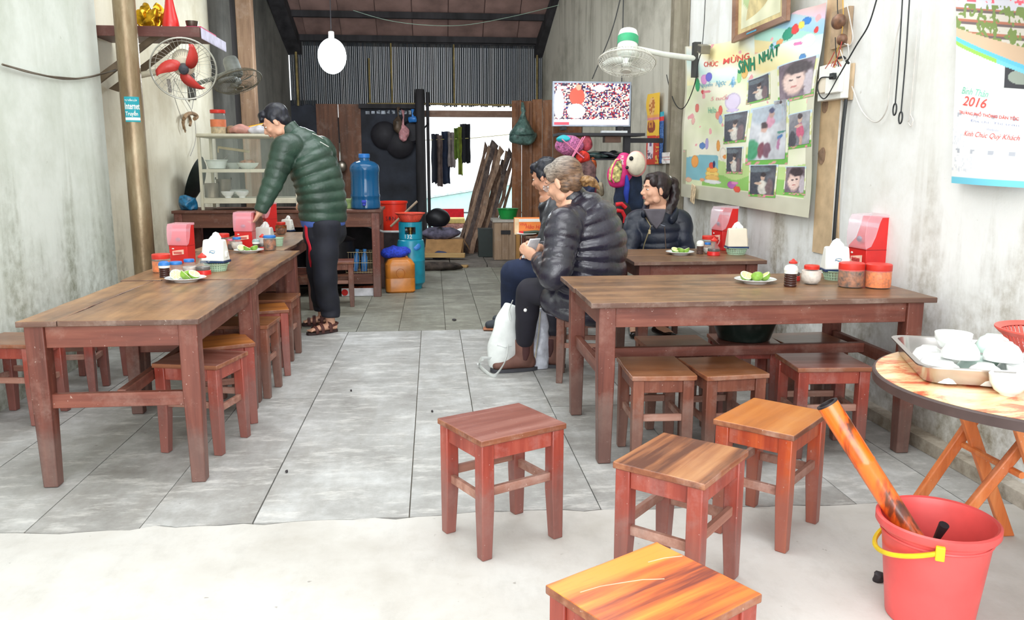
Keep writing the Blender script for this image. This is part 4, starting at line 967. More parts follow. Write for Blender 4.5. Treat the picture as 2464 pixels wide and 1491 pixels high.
# bags and pans on the back wall
for x, y, r, mt, lb, tie in ((958, 284, (.07, .06, .12), plain('brown_bag', (96, 80, 66), .5, var=.3, bmp=.4), 'brown plastic bag hanging on the sooty wall', .12),
                             (970, 303, (.078, .06, .12), plain('pink_bag', (206, 146, 152), .35, var=.25, scale=20, bmp=.4), 'translucent pink bag of garlic hanging on the sooty wall', .2),
                             (992, 280, (.06, .05, .05), plain('bright_blue_bag', (52, 130, 214), .35, var=.2, bmp=.4), 'small bright blue bag hanging by the door post', .09)):
    c = D(x, y, 11.78); blobobj('hanging_bag', lb, 'bag', (c.x, 11.78, c.z-r[2]*.8), r, mt, .022, 14, x, tie, flat=False)
for x, y, r, lb in ((925, 325, .19, 'sooty frying pan hung at the left of the back wall pans'), (962, 345, .2, 'large sooty wok hung below the pink bag'), (990, 318, .16, 'round dark pan hung beside the door post')):
    c = D(x, y, 11.93); t = thing('hung_pan', lb, 'pan', (c.x, 11.93, c.z))
    obj('pan_disc', MB().lathe([(r, 0), (r*1.02, .008), (r*.8, .04), (.001, .055)], 30, T(0, -.0, 0) @ RX(pi/2)), plain('iron_sooty', (34, 32, 40), .6, .2, var=.2), t)
    obj('pan_handle', MB().tube([(r*.9, -.01, 0), (r*1.5, -.02, r*.8)], .011), MATS['iron_sooty'], t)
# bucket on low stand
t = thing('bucket', 'bright red-orange bucket with dark lettering behind the water bottle', 'bucket', put(948, 540, 8.7, .52))
obj('bucket_wall', MB().lathe([(.115, 0), (.12, .004), (.14, .28), (.15, .285), (.15, .305), (.138, .30), (.118, .01), (.001, .008)], 40), plain('bucket_orange', (226, 48, 28), .4, var=.06), t)
lm = plain('label_dark', (90, 30, 40), .6)
textobj('label_lettering', 'SƠN', lm, t, None, .11, .05, fn=lambda c: Vector((.13*sin((c.x-.07)/.13-.1), -.137*cos((c.x-.07)/.13-.1)-.001, c.y+.11)))
blk = MB().box(-.15, .17, -.16, .16, 0, .52); o = obj('brick_stand', blk, plain('sooty_brick', (50, 42, 44), .9, var=.3)); o.location = (put(948, 540, 8.75, 0)); tag(o, 'dark masonry block under the orange bucket', 'stand')
o = obj('stick', MB().tube([(0, 0, 0), (.28, 0, .26)], .012), plain('pale_stick', (160, 140, 120), .7)); c = D(940, 545, 8.52); o.location = c; tag(o, 'pale stick leaning across the orange bucket', 'stick')
# gas cylinder, hose, colander
TL = plain('gas_teal', (20, 142, 168), .4, var=.12, scale=8, coat=.2)
gp = G(985, 697, 0); t = thing('gas_cylinder', 'teal gas cylinder behind the orange jerry can', 'gas cylinder', (gp.x+.02, gp.y+.12, 0)); R_ = .135
obj('cylinder_body', MB().lathe([(R_*.75, 0), (R_*.78, .03), (R_*.8, .035), (R_*.98, .06), (R_, .09), (R_, .27), (R_*1.015, .275), (R_*1.015, .285), (R_, .29), (R_, .43), (R_*.93, .475), (R_*.6, .51), (.03, .52)], 40), TL, t)
mb = MB(); n = 40; r = .115
for k in range(n):
    a0, a1 = 2*pi*k/n, 2*pi*(k+1)/n
    hole = any(abs(((a0+a1)/2-h+pi) % (2*pi)-pi) < .45 for h in (-pi/2, pi/2))
    zz = [(.49, .54), (.61, .655)] if hole else [(.49, .655)]
    for (za, zb_) in zz: mb.extrude([(r*cos(a0), r*sin(a0), za), (r*cos(a1), r*sin(a1), za), (r*cos(a1), r*sin(a1), zb_), (r*cos(a0), r*sin(a0), zb_)], (-.004*cos(a0), -.004*sin(a0), 0))
obj('valve_guard', mb, TL, t)
obj('valve', MB().lathe([(.02, .51), (.02, .57), (.03, .572), (.03, .6)], 14), plain('brass', (150, 120, 70), .4, .8), t)
textobj('stencil', '132', WHT, t, None, .07, .04, fn=lambda c: Vector((.117*sin((c.x-.035)/.117-.15), -.118*cos((c.x-.035)/.117-.15), c.y+.50)))
basket('orange-red plastic colander resting on the gas cylinder', (gp.x+.02, gp.y+.12, .657), .135, .085, plain('colander_orange', (232, 82, 60), .4), name='colander', r2=.09)
c0 = Vector((gp.x-.01, gp.y+.10, .58)); c1 = D(862, 542, 7.95)
o = obj('gas_hose', MB().tube([c0, c0+Vector((-.08, 0, -.02)), c0.lerp(c1, .5)+Vector((0, 0, -.04)), c0.lerp(c1, .8)+Vector((0, 0, -.0)), c1], .011), plain('hose_grey', (186, 186, 182), .5)); movet(o, c1); tag(o, 'pale grey gas hose from the cylinder to the stove', 'hose')
# jerry can
JC = plain('jerry_orange', (206, 126, 42), .35, var=.2, scale=5, coat=.2)
jp = G(965, 704, 0); t = thing('jerry_can', 'orange-yellow plastic jerry can standing on the floor', 'jerry can', (jp.x-.01, jp.y+.09, 0), .1)
mb = MB(); 
def rr2(w, d, r, z, n=4):
    return [(q[0]-w, q[1]-d, q[2]) for q in rrect(0, 2*w, 0, 2*d, r, z, n)]
ls = [rr2(.125, .10, .05, 0), rr2(.14, .115, .05, .015), rr2(.14, .115, .05, .13), rr2(.136, .111, .05, .14), rr2(.14, .115, .05, .15), rr2(.14, .115, .05, .27), rr2(.11, .09, .05, .315), rr2(.05, .04, .03, .335)]
vs = []; fs = []; n = len(ls[0])
for L_ in ls: vs += L_
for j in range(len(ls)-1):
    for k in range(n): l = (k+1) % n; fs.append((j*n+k, j*n+l, (j+1)*n+l, (j+1)*n+k))
fs += [tuple(range(n))[::-1], tuple(range((len(ls)-1)*n, len(ls)*n))]
obj('can_body', MB().add(vs, fs), JC, t)
obj('can_handle', MB().tube([(-.07, 0, .31), (-.05, 0, .36), (.05, 0, .36), (.08, 0, .31)], .014), JC, t)
obj('can_emblem', MB().tube([(.04*cos(a), -.1165, .19+.045*sin(a)) for a in [2*pi*k/20 for k in range(20)]], .002, 5, True), plain('jerry_line', (180, 96, 30), .4), t)
blobobj('cloth', 'bright blue dotted cloth draped over the jerry can', 'cloth', (jp.x-.05, jp.y+.13, .325), (.14, .11, .06), plain('blue_cloth', (38, 66, 196), .8, var=.3, scale=60), .03, 11, 4, n=34)
blobobj('plastic_bag', 'blue plastic bag stuffed between jerry can and gas cylinder', 'bag', (jp.x+.13, jp.y+.22, .37), (.06, .05, .05), MATS['bright_blue_bag'], .02, 14, 8)
# under the kitchen table
zsh = .192
t = thing('wire_basket', 'wire rack basket with blue bottles on the kitchen table shelf', 'basket', (D(868, 640, 7.8).x, 7.8, zsh)); wm_ = plain('wire_brass', (170, 156, 120), .4, .6)
for z in (.01, .10, .20): obj('wire_hoop', MB().tube([(-.13, -.09, z), (.13, -.09, z), (.13, .09, z), (-.13, .09, z)], .003, 5, True), wm_, t)
mb = MB()
for k in range(11): x_ = -.13+.026*k; mb.tube([(x_, -.09, 0), (x_, -.09, .2)], .0018, 4).tube([(x_, .09, 0), (x_, .09, .2)], .0018, 4)
obj('wire_bars', mb, wm_, t)
for dx, dy, rt_, lb in ((.03, .0, .2, 'blue-capped bottle standing in the wire rack'), (-.06, .02, .5, 'clear blue-tinted bottle lying in the wire rack')):
    o = obj('drink_bottle', MB().lathe([(.028, 0), (.03, .005), (.03, .13), (.014, .17), (.014, .19), (.017, .19), (.017, .21), (.001, .21)], 18), plain('bottle_blue_tint', (70, 140, 210), .25, var=.2)); o.location = (t.location.x+dx, 7.8+dy, zsh+.012); o.rotation_euler = (0, rt_*.3, 0); tag(o, lb, 'bottle')
blobobj('cardboard_box', 'brown crumpled carton on the kitchen table shelf', 'box', (D(828, 640, 7.8).x, 7.82, zsh), (.09, .1, .10), plain('carton_brown', (150, 104, 66), .8, var=.15), .006, 6, 3)
t = thing('snack_box', 'white and red printed box on the floor under the kitchen table', 'box', (D(862, 705, 7.58).x, 7.62, 0)); obj('box_body', MB().box(-.15, .15, -.07, .07, 0, .075), plain('box_white', (226, 226, 232), .5), t, bev=.003)
obj('red_spot', MB().lathe([(.03, 0), (.03, .001)], 20, T(-.12, -.071, .036) @ RX(pi/2)), RED, t)
obj('printed_top', MB().box(-.148, .148, -.068, .068, .0752, .0765), plain('box_pattern', (200, 110, 80), .5, var=.6, scale=40), t)
dkp = plain('dark_pot', (26, 26, 32), .5, .2)
for x_, y_, r, h, lb in ((-.95, 7.85, .2, .30, 'large black cauldron on the shelf under the kitchen table'), (-1.4, 7.85, .17, .28, 'smaller black pot on the shelf under the kitchen table'), (-1.8, 7.85, .15, .3, 'dark tall pot at the left under the kitchen table')):
    o = obj('cauldron', MB().lathe([(r*.8, 0), (r, .05), (r, h), (r*1.05, h+.01), (r*.6, h+.05), (.001, h+.07)], 28), dkp); o.location = (x_, y_, zsh); tag(o, lb, 'pot')
o = obj('plate', MB().lathe([(.001, .004), (.05, 0), (.09, .014), (.087, .018), (.05, .006), (.001, .008)], 28), POR); c = D(884, 550, 7.85); o.location = (c.x-.04, 8.35, .60); tag(o, 'white enamel plate on the stove ledge below the water bottle', 'plate')
o = obj('stove_ledge', MB().box(-2.3, -.56, 8.2, 8.9, 0, .60), plain('stove_soot', (30, 28, 32), .9, var=.3)); movet(o, (-1.1, 8.5, 0)); tag(o, 'sooty masonry stove bench behind the kitchen table', 'stove')
# hanging bag on the door leaf
c = D(1257, 318, 10.70); GB = plain('grey_green_bag', (92, 122, 116), .3, var=.3, scale=22, bmp=.5)
t = blobobj('hanging_bag', 'grey-green plastic bag hanging from the door leaf', 'bag', (c.x, c.y, c.z-.06), (.184, .09, .112), GB, .03, 10, 6, None, n=36, flat=False)
t2 = MB().lathe([(.172, .0), (.11, .10), (.055, .19), (.022, .28), (.033, .30), (.013, .40)], 20); me = t2.mesh('g'); crumple(me, .02, 14); o = bpy.data.objects.new('bag_neck', me); COL.objects.link(o); me.materials.append(GB); o.parent = t; o.location = (0, 0, .03)
obj('bag_string', MB().tube([(0, 0, .40), (0, .14, .50)], .004), DK, t)
# laundry in the doorway
lc = plain('line_cord', (196, 190, 120), .6)
L0 = D(1020, 337, 12.45); Lr = D(1250, 321, 12.45)
o = obj('clothes_line', MB().tube([L0, L0.lerp(Lr, .5)+Vector((0, 0, -.02)), Lr], .005), lc); movet(o, L0); tag(o, 'cord clothes line across the back doorway', 'cord')
for x0, x1, yt, yb, c_, lb in ((1038, 1058, 322, 440, (24, 28, 44), 'black trousers hung at the left end of the line'), (1050, 1066, 325, 448, (112, 96, 92), 'brown-grey stocking hung beside the black trousers'), (1062, 1084, 316, 442, (22, 34, 58), 'long navy trousers hung on the line'),
                              (1078, 1094, 318, 402, (136, 126, 124), 'pale grey shirt hung behind the navy trousers'), (1092, 1107, 308, 382, (92, 116, 40), 'olive green top hung on the line'), (1103, 1112, 305, 420, (120, 132, 44), 'yellow-green sleeve hung beside the olive top'), (1108, 1132, 298, 392, (20, 22, 30), 'black jacket hung at the right end of the line')):
    a = D(x0, yt, 12.45); e = D(x1, yb, 12.45); nx, nz = 8, 16; vs = []; fs = []
    for j in range(nz+1):
        for i in range(nx+1):
            u, w = i/nx, j/nz; zz = a.z+(e.z-a.z)*w
            xx = a.x+(e.x-a.x)*u; xx += .012*noise.noise(Vector((x0, w*3, u)))
            vs.append((xx, 12.45+.02*sin(u*9+x0)+.015*sin(w*5), zz+.03*noise.noise(Vector((u*5, x0, 0)))*(w+.3)))
    for j in range(nz):
        for i in range(nx): k = j*(nx+1)+i; fs.append((k, k+1, k+nx+2, k+nx+1))
    o = obj('hanging_garment', MB().add(vs, fs), plain('cloth_%d' % x0, c_, .9, var=.2)); q = o.modifiers.new('s', 'SOLIDIFY'); q.thickness = .012; movet(o, (a.x, 12.45, a.z)); tag(o, lb, 'clothes')
# firewood planks leaning by the door
random.seed(21)
FW = [wood('firewood_%d' % i, c0_, c1_, c2_, 2, 6, .8, .3) for i, (c0_, c1_, c2_) in enumerate([((56, 40, 34), (104, 80, 66), (150, 122, 102)), ((84, 66, 54), (142, 114, 94), (184, 158, 134)), ((40, 34, 36), (70, 58, 56), (104, 88, 80))])]
pl = [(1103, 598, 1172, 345), (1112, 600, 1180, 350), (1120, 602, 1192, 342), (1128, 600, 1198, 355), (1134, 603, 1208, 350), (1140, 601, 1213, 385), (1148, 600, 1206, 395), (1156, 602, 1225, 362), (1164, 600, 1230, 355), (1171, 598, 1236, 372), (1177, 596, 1238, 420), (1106, 600, 1186, 338), (1124, 604, 1203, 370), (1145, 604, 1218, 410)]
pos = ['leftmost of the pile', 'second from the left', 'third, tall and jagged', 'fourth, dark', 'in the middle of the pile', 'thin one right of the middle', 'pale one in the middle', 'tall one toward the right', 'near the right end', 'close to the door leaf', 'short one at the right end', 'behind the leftmost, split at the top', 'behind the middle ones', 'short dark one behind the middle']
for i, (xb, yb, xt, yt) in enumerate(pl):
    Yb = 11.05-.06*(i % 5)+(.16 if i > 10 else 0); a = D(xb, yb, Yb); a.z = .035; e = D(xt, yt, 11.76-.06*(i % 5)+(.16 if i > 10 else 0)); w = random.uniform(.018, .042); th = .025
    ax = (e-a); n = 9; vs_l = []; vs_r = []
    sd = Vector((1, .1, 0)).normalized()
    for k in range(n+1):
        p = a+ax*(k/n); w0 = w*(1+.35*noise.noise(Vector((i*3, k*.8, 0)))); off = .03*noise.noise(Vector((i*5, k*.5, 2)))
        vs_l.append(p+sd*(off-w0)+Vector((0, 0, .05*random.random() if k == n else 0))); vs_r.append(p+sd*(off+w0)+Vector((0, 0, -.10*random.random() if k == n else 0)))
    mb = MB()
    for k in range(n): mb.extrude([vs_l[k], vs_r[k], vs_r[k+1], vs_l[k+1]], (0, th, 0))
    o = obj('firewood_plank', mb, FW[i % 3]); movet(o, a); tag(o, 'rough plank leaning in the back doorway, '+pos[i], 'plank', 'firewood planks leaning in the back doorway')
random.seed(5)
# right of the doorway: crate, green tub, cabinet
ct = thing('wooden_crate', 'pale wooden crate cabinet with a slatted front right of the firewood', 'crate', (D(1212, 600, 10.3).x, 10.3, .02))
KR = wood('crate_wood', (120, 96, 76), (158, 132, 108), (184, 160, 136), 2, 7, .7, .3)
q0 = D(1186, 530, 10.0); q1 = D(1232, 600, 10.3); w = q1.x-q0.x; zt2 = q0.z
obj('crate_body', MB().box(-w/2, w/2, -.2, .2, 0, zt2-.05), KR, ct); obj('crate_lid', MB().box(-w/2-.02, w/2+.02, -.22, .22, zt2-.05, zt2-.02), plain('lid_pale', (186, 180, 172), .7), ct)
for k in range(3): obj('front_slat', MB().box(-w/2+.01+k*w/3, -w/2+w/3-.005+k*w/3, -.215, -.2, .01, zt2-.06), KR, ct, bev=.003)
obj('dark_slot', MB().box(-w*.2, w*.25, -.222, -.215, zt2-.2, zt2-.15), DK, ct)
obj('side_post', MB().box(w/2, w/2+.05, -.22, -.16, 0, zt2-.04), MATS['packet_yellow'] if False else wood('post_yellow', (130, 90, 44), (176, 128, 66), (200, 156, 90), 2, 6, .6, .2), ct)
o = obj('green_tub', MB().lathe([(.10, 0), (.13, .12), (.14, .125), (.14, .13), (.125, .125), (.1, .005), (.001, .004)], 30), plain('tub_green', (14, 138, 58), .35, coat=.3)); o.name = 'plastic_tub'; o.location = (D(1222, 525, 10.28).x, 10.28, .02+zt2-.019); tag(o, 'bright green plastic tub on the wooden crate', 'tub')
o = obj('dark_bin', MB().box(-.1, .1, -.1, .1, 0, .36), plain('bin_dark_green', (28, 40, 38), .5)); o.name = 'crate_bin'; o.location = (D(1168, 590, 10.6).x, 10.5, .035); tag(o, 'dark green bin between firewood and wooden crate', 'bin')
# clutter at the left of the doorway
CB = plain('cardboard', (168, 128, 84), .85, var=.1)
t = thing('cardboard_box', 'open brown cardboard box left of the doorway', 'box', (D(1070, 600, 10.7).x, 10.7, .03))
obj('box_body', MB().box(-.24, .24, -.16, .16, 0, .22), CB, t)
obj('box_flap', MB().extrude([(-.24, -.16, .22), (.24, -.16, .22), (.2, -.34, .06), (-.26, -.36, .05)], (0, 0, .006)), CB, t)
obj('box_flap', MB().extrude([(.24, -.16, .22), (.24, .16, .22), (.32, .16, .10), (.32, -.16, .08)], (0, 0, .006)), CB, t)
blobobj('black_kettle', 'round blackened kettle on the cardboard box', 'kettle', (D(1055, 560, 10.7).x, 10.7, .25+.16), (.16, .14, .13), MATS['dark_pot'], .012, 7, 1)
blobobj('cloth_pile', 'grey and purple crumpled clothes on the cardboard box', 'clothes', (D(1062, 580, 10.62).x, 10.62, .25), (.25, .13, .09), plain('grey_cloth', (96, 92, 112), .9, var=.5, scale=10), .03, 9, 4, n=34)
t = thing('stacked_mats', 'pink and yellow folded mats stacked outside the doorway', 'mats', (D(1082, 545, 12.9).x, 12.9, -.06))
obj('pink_mats', MB().box(-.26, .26, -.15, .15, 0, .36), plain('mat_pink', (184, 132, 122), .8, var=.3, scale=(30)), t, bev=.02); obj('yellow_mat', MB().box(-.3, .24, -.15, .15, .36, .44), plain('mat_yellow', (222, 196, 120), .8), t, bev=.02)
o = obj('red_cloth', crumple(MB().box(-.18, .18, -.012, .012, -.26, .0).mesh('rc'), .0, 1), plain('cloth_red', (206, 24, 40), .9)); o.name = 'hanging_cloth'; c = D(1090, 502, 13.58); o.location = (c.x, 13.575, c.z); tag(o, 'red cloth hung over the rail outside the back door', 'cloth')
blobobj('plastic_sack', 'white sack on the ground outside the doorway', 'sack', (D(1110, 560, 12.5).x, 12.5, .0), (.17, .12, .13), plain('sack_white', (236, 240, 240), .7), .02, 8, 2)
for i, (x, y, Y, L_, rt_, lb) in enumerate(((1060, 625, 9.55, .62, -.12, 'split pale timber lying on the floor before the doorway, long upper piece'), (1085, 636, 9.35, .42, -.3, 'short flat board lying on the floor before the doorway'), (1040, 640, 9.2, .5, .05, 'dark log lying on the floor by the gas cylinder'))):
    c = G(x, y, .03); o = obj('timber_piece', MB().box(-L_/2, L_/2, -.05, .05, 0, .055 if i != 1 else .03), [wood('timber_pale', (140, 106, 62), (184, 150, 98), (210, 182, 130), 0, 6, .7, .1), MATS['timber_pale'] if False else None, FW[2]][i] or MATS['timber_pale'], bev=.008)
    o.location = (c.x, c.y, .0+.06*(i == 0)); o.rotation_euler = (0, 0, rt_); tag(o, lb, 'timber')
blobobj('rubble', 'heap of dark rubbish on the floor under the split timber', 'rubbish', (D(1055, 640, 9.4).x, 9.42, -.01), (.3, .12, .05), plain('rubbish_dark', (66, 56, 50), .9, var=.4), .03, 9, 7)
blobobj('cloth_bundle', 'small slate blue cloth bundle by the cardboard box', 'cloth', (D(1058, 610, 10.3).x, 10.3, .02), (.1, .08, .06), plain('slate_cloth', (62, 74, 110), .9), .015, 10, 4)
# lamp
t = thing('hanging_lamp', 'glaring white lamp bulb, as wide as its glare, hanging under the rear roof', 'lamp', D(799, 135, 9.2))
mm, nt, b = newmat('lamp_glow'); b.inputs['Base Color'].default_value = (1, 1, 1, 1); b.inputs['Emission Color'].default_value = (.86, .95, 1, 1); b.inputs['Emission Strength'].default_value = 14
obj('glare_bulb', MB().ball((0, 0, 0), (.15, .15, .185), 32, 20), mm, t)  # bulb swollen so its shape takes in the glare around it
obj('lamp_holder', MB().lathe([(.02, .18), (.03, .19), (.03, .25), (.012, .26)], 16), WHT, t); obj('lamp_cord', MB().tube([(0, 0, .26), (.0, .05, 1.3)], .005), DK, t)
l = bpy.data.lights.new('lamp_light', 'POINT'); l.energy = 42; l.color = (.86, .94, 1); l.shadow_soft_size = .2
o = bpy.data.objects.new('lamp_light', l); COL.objects.link(o); o.location = Vector(t.location)+Vector((0, -.45, -.1))
# noodle carton on the far small table
cz = .657; c = D(1278, 545, 6.45)
t = thing('noodle_carton', 'orange and white instant noodle carton behind the seated people', 'box', (c.x, 6.5, cz), -.05)
obj('carton_body', MB().box(-.13, .13, -.09, .09, 0, .125), plain('carton_orange', (236, 132, 60), .6, var=.05), t, bev=.003)
obj('carton_end', MB().box(-.132, -.098, -.092, -.05, .0, .126), plain('carton_cream', (232, 200, 160), .6), t); obj('red_stripe', MB().box(-.1, .131, -.0915, -.09, 0, .028), RED, t); obj('white_band', MB().box(-.1, .131, -.0915, -.09, .1, .124), WHT, t)
Mx = Matrix(((1, 0, 0, 0), (0, 0, 1, 0), (0, 1, 0, 0), (0, 0, 0, 1)))
textobj('carton_lettering', 'Hảo Hảo', RED, t, T(-.045, -.0925, .045) @ RX(pi/2), .15, .034, .2); textobj('carton_brand', 'VINA', RED, t, T(-.09, -.0925, .07) @ RX(pi/2), .055, .022)
t = thing('serving_dish', 'oval dish with a green vegetable on the small rear table', 'dish', (D(1268, 552, 6.35).x, 6.36, cz)); obj('dish_shell', MB().lathe([(.001, .003), (.05, 0), (.085, .014), (.083, .017), (.05, .006), (.001, .006)], 28), POR, t); obj('marrow', MB().tube([(-.03, -.03, .02), (.06, -.03, .022), (.13, -.02, .022)], [.012, .018, .012], 12), plain('dark_green_veg', (38, 58, 40), .4), t)
o = obj('black_basin', MB().lathe([(.11, 0), (.12, .004), (.155, .10), (.165, .145), (.16, .15), (.15, .142), (.115, .01), (.001, .006)], 36), plain('basin_black_green', (24, 34, 30), .3, coat=.3)); o.location = (1.455, 3.635, .392); tag(o, 'dark round basin resting on the middle stool of the second row, right table', 'basin')
# ============================================================ right wall
def hsh(a, b_, s=0): return (sin(a*127.1+b_*311.7+s*74.7)*43758.5453) % 1.0
# television
Y_ = 7.0; a = D(1330, 195, Y_); e = D(1517, 305, Y_); tx, tz = (a.x+e.x)/2, (a.z+e.z)/2; tw_, th_ = e.x-a.x, a.z-e.z
tv = thing('television', 'flat television showing a crowd, on a wall rack on the right', 'television', (tx, Y_, e.z-.03))
bz_ = obj('bezel', MB().box(-tw_/2, tw_/2, 0, .035, .03, .03+th_), plain('bezel_grey', (158, 168, 184), .35, .4), tv, bev=.004)
def crowd(u, v):
    i, j = int(u*58), int(v*34); h = hsh(i, j); g = hsh(i, j, 3)
    if v < .13: return (240, 214, 220) if u > .2 or v > .06 else (216, 70, 90)
    c = (44, 26, 60)
    if h > .62: c = (226, 200, 190)
    elif h > .45: c = (170, 30, 50)
    elif h > .36: c = (240, 240, 250)
    elif h > .28: c = (30, 50, 130)
    if ((u-.30)/.10)**2+((v-.68)/.22)**2 < 1: c = (232, 90, 70)
    if ((u-.32)/.035)**2+((v-.9)/.07)**2 < 1: c = (226, 170, 140)
    if ((u-.29)/.12)**2+((v-.33)/.18)**2 < 1: c = (246, 236, 236)
    if ((u-.06)/.07)**2+((v-.5)/.36)**2 < 1: c = (240, 232, 240)
    if abs(u-.6)+abs(v-.88)*1.2 < .12: c = (206, 206, 224)
    if .03 < u < .16 and .86 < v < .93: c = (250, 250, 255)
    return c
me = printgrid(tw_-.03, th_-.03, 174, 102, crowd); o = obj('screen', me, attrmat('tv_screen', .3, 1.15), bz_, smooth=False); o.location = (-tw_/2+.015, -.0015, .045)
for s_ in (-1, 1): obj('stand_foot', MB().box(s_*tw_*.36-.02, s_*tw_*.36+.02, -.05, .07, 0, .032), DK, tv)
BM = plain('rack_black', (40, 40, 46), .5, .3)
a = D(1340, 318, Y_); e = D(1513, 326, Y_)
rk = thing('wall_rack', 'black metal wall rack under the television with an upright post', 'rack', (e.x, Y_+.1, .95))
obj('rack_shelf', MB().box(a.x, e.x+.12, Y_-.09, Y_+.24, e.z-.005, e.z+.018), BM, rk, world=True)
zt3 = e.z
obj('rack_post', MB().box(e.x-.03, e.x+.02, Y_+.02, Y_+.07, .62, zt3+.42), BM, rk, world=True)
obj('rack_post', MB().box(e.x+.0, e.x+.06, Y_+.18, Y_+.22, .62, zt3+.3), BM, rk, world=True)
obj('rack_arm', MB().box(e.x, 2.0, Y_+.03, Y_+.06, zt3-.06, zt3-.02).box(e.x, 2.0, Y_+.03, Y_+.06, .8, .84), BM, rk, world=True)
s2 = D(1400, 385, Y_).z; obj('rack_shelf', MB().box(D(1402, 380, Y_).x, e.x+.02, Y_-.03, Y_+.2, s2, s2+.012), BM, rk, world=True)
c = D(1470, 345, Y_); o = obj('set_top_box', MB().box(-.05, .09, -.05, .05, 0, .05), plain('brown_device', (110, 78, 60), .5)); o.location = (c.x, Y_+.06, zt3-.006-.052); tag(o, 'brown device fixed under the television shelf', 'device')
zz = zt3+.02
o = obj('remote_box', MB().box(-.11, .11, -.03, .03, 0, .018), plain('device_pale', (206, 210, 214), .5)); c = D(1475, 312, Y_); o.location = (c.x, Y_-.04, zz); tag(o, 'pale flat device on the television shelf', 'device')
for i, (x, w, c_, lb) in enumerate(((1425, .20, (54, 74, 74), 'glossy black folded plastic bags on the rack below the television'), (1478, .14, (36, 40, 48), 'dark flat packages on the lower rack shelf'))):
    c = D(x, 378, Y_-.02); blobobj('folded_bags', lb, 'bags', (c.x, Y_+.05, s2+.013), (w, .09, .032), plain('bag_dark_%d' % i, c_, .22, var=.5, scale=18, bmp=.3), .022, 12, i)
# doll stroller (pink) and toys on the left of the rack
t = thing('toy_stroller', 'pink toy stroller with mesh basket hanging under the television', 'toy', D(1375, 390, 6.9)); q = Vector(t.location)
PK = plain('toy_pink', (226, 130, 168), .5, var=.1); PKM = plain('toy_mesh_pink', (190, 110, 160), .8, var=.4, scale=70)
me = MB().ball((0, 0, 0), (.12, .08, .085), 26, 14).mesh('b'); crumple(me, .012, 14); o = obj('mesh_basket', me, PKM, t); o.location = D(1370, 350, 6.9)-q
for (x0, y0_, x1, y1_) in ((1352, 335, 1405, 380), (1408, 328, 1370, 392), (1402, 330, 1366, 396)):
    obj('frame_bar', MB().tube([D(x0, y0_, 6.78)-q, D(x1, y1_, 6.78)-q], .005), PK, t)
blobobj('blue_toy', 'small turquoise and blue toy on the pink stroller', 'toy', D(1356, 334, 6.85), (.06, .04, .03), plain('toy_turquoise', (40, 176, 190), .5), .01, 14, 1, flat=False)
# hanging clutter: red and dark items, backpacks
for x, y, Y, r, c_, lb, nm, cat in ((1410, 345, 6.95, (.05, .04, .07), (176, 70, 84), 'dusky red pouch hanging beside the pink stroller', 'hanging_pouch', 'pouch'),
                               (1402, 378, 6.9, (.06, .05, .05), (214, 52, 40), 'bright red bag crammed below the stroller', 'hanging_bag', 'bag'),
                               (1412, 410, 6.92, (.075, .06, .10), (112, 84, 84), 'mauve-brown cloth bag hanging behind the grey-haired person', 'hanging_bag', 'bag'),
                               (1426, 398, 7.0, (.03, .04, .085), (196, 92, 44), 'orange narrow bag hanging under the rack', 'hanging_bag', 'bag'),
                               (1418, 440, 6.95, (.08, .06, .09), (52, 62, 96), 'slate blue bag hanging low behind the grey-haired person', 'hanging_bag', 'bag'),
                               (1432, 462, 6.95, (.03, .04, .07), (112, 28, 44), 'maroon strap bundle hanging beside the ponytail', 'hanging_bag', 'bag'),
                               (1446, 455, 6.85, (.035, .04, .06), (140, 130, 108), 'beige net bag hanging on the wall behind', 'hanging_bag', 'bag')):
    c = D(x, y, Y); blobobj(nm, lb, cat, c, r, plain('clutter_%d_%d' % (x, y), c_, .7, var=.35, scale=24, bmp=.3), .018, 13, x, flat=False)
t = thing('backpack', 'pink child backpack with a picture pocket hanging on the rack', 'backpack', D(1490, 447, 6.7)); q = Vector(t.location); HP = plain('hot_pink', (222, 48, 128), .55, var=.12, bmp=.1)
me = MB().loft([(D(1492, 440, 6.72)-q, .095, .06), (D(1492, 420, 6.72)-q, .11, .075), (D(1500, 395, 6.72)-q, .085, .065), (D(1503, 378, 6.74)-q, .055, .05)], (1, 0, 0), 22)
obj('bag_body', me, HP, t)
me = MB().loft([(D(1478, 432, 6.66)-q, .05, .035), (D(1482, 408, 6.66)-q, .055, .04), (D(1487, 388, 6.67)-q, .03, .03)], (.8, -.5, 0), 18); obj('front_pocket', me, plain('pocket_print', (236, 190, 120), .6, var=.7, scale=30), t)
obj('pocket_piping', MB().tube([D(1478, 440, 6.61)-q, D(1471, 428, 6.62)-q, D(1474, 405, 6.62)-q, D(1483, 386, 6.63)-q, D(1492, 384, 6.64)-q], .006), HP, t)
wl = MB()
textobj('lettering', 'PUMS', WHT, t, None, .075, .03, fn=lambda c_: D(1490, 374, 6.655)-q+Vector((.010+c_.y*.9, -.002, -c_.x)) , bold=.02)
obj('hanging_loop', MB().tube([D(1490, 450, 6.7)-q, D(1493, 468, 6.7)-q, D(1500, 462, 6.7)-q], .005), HP, t)
t = thing('backpack', 'cream animal-shaped child backpack with black eye spots and pink trim', 'backpack', D(1530, 422, 6.6)); q = Vector(t.location)
me = MB(); me.ball(D(1530, 393, 6.62)-q, (.078, .05, .098), 30, 18, RY(-.12)); obj('bag_body', me, plain('cream_cloth', (226, 216, 196), .7, bmp=.15), t)
obj('pink_trim', MB().ball(D(1531, 394, 6.635)-q, (.086, .04, .106), 30, 18, RY(-.12)), plain('trim_pink', (232, 150, 150), .6), t)
for x, y, r in ((1519, 381, .018), (1509, 403, .014)): obj('black_spot', MB().ball(D(x, y, 6.575)-q, (r, .012, r), 14, 8), plain('spot_black', (24, 24, 30), .6), t)
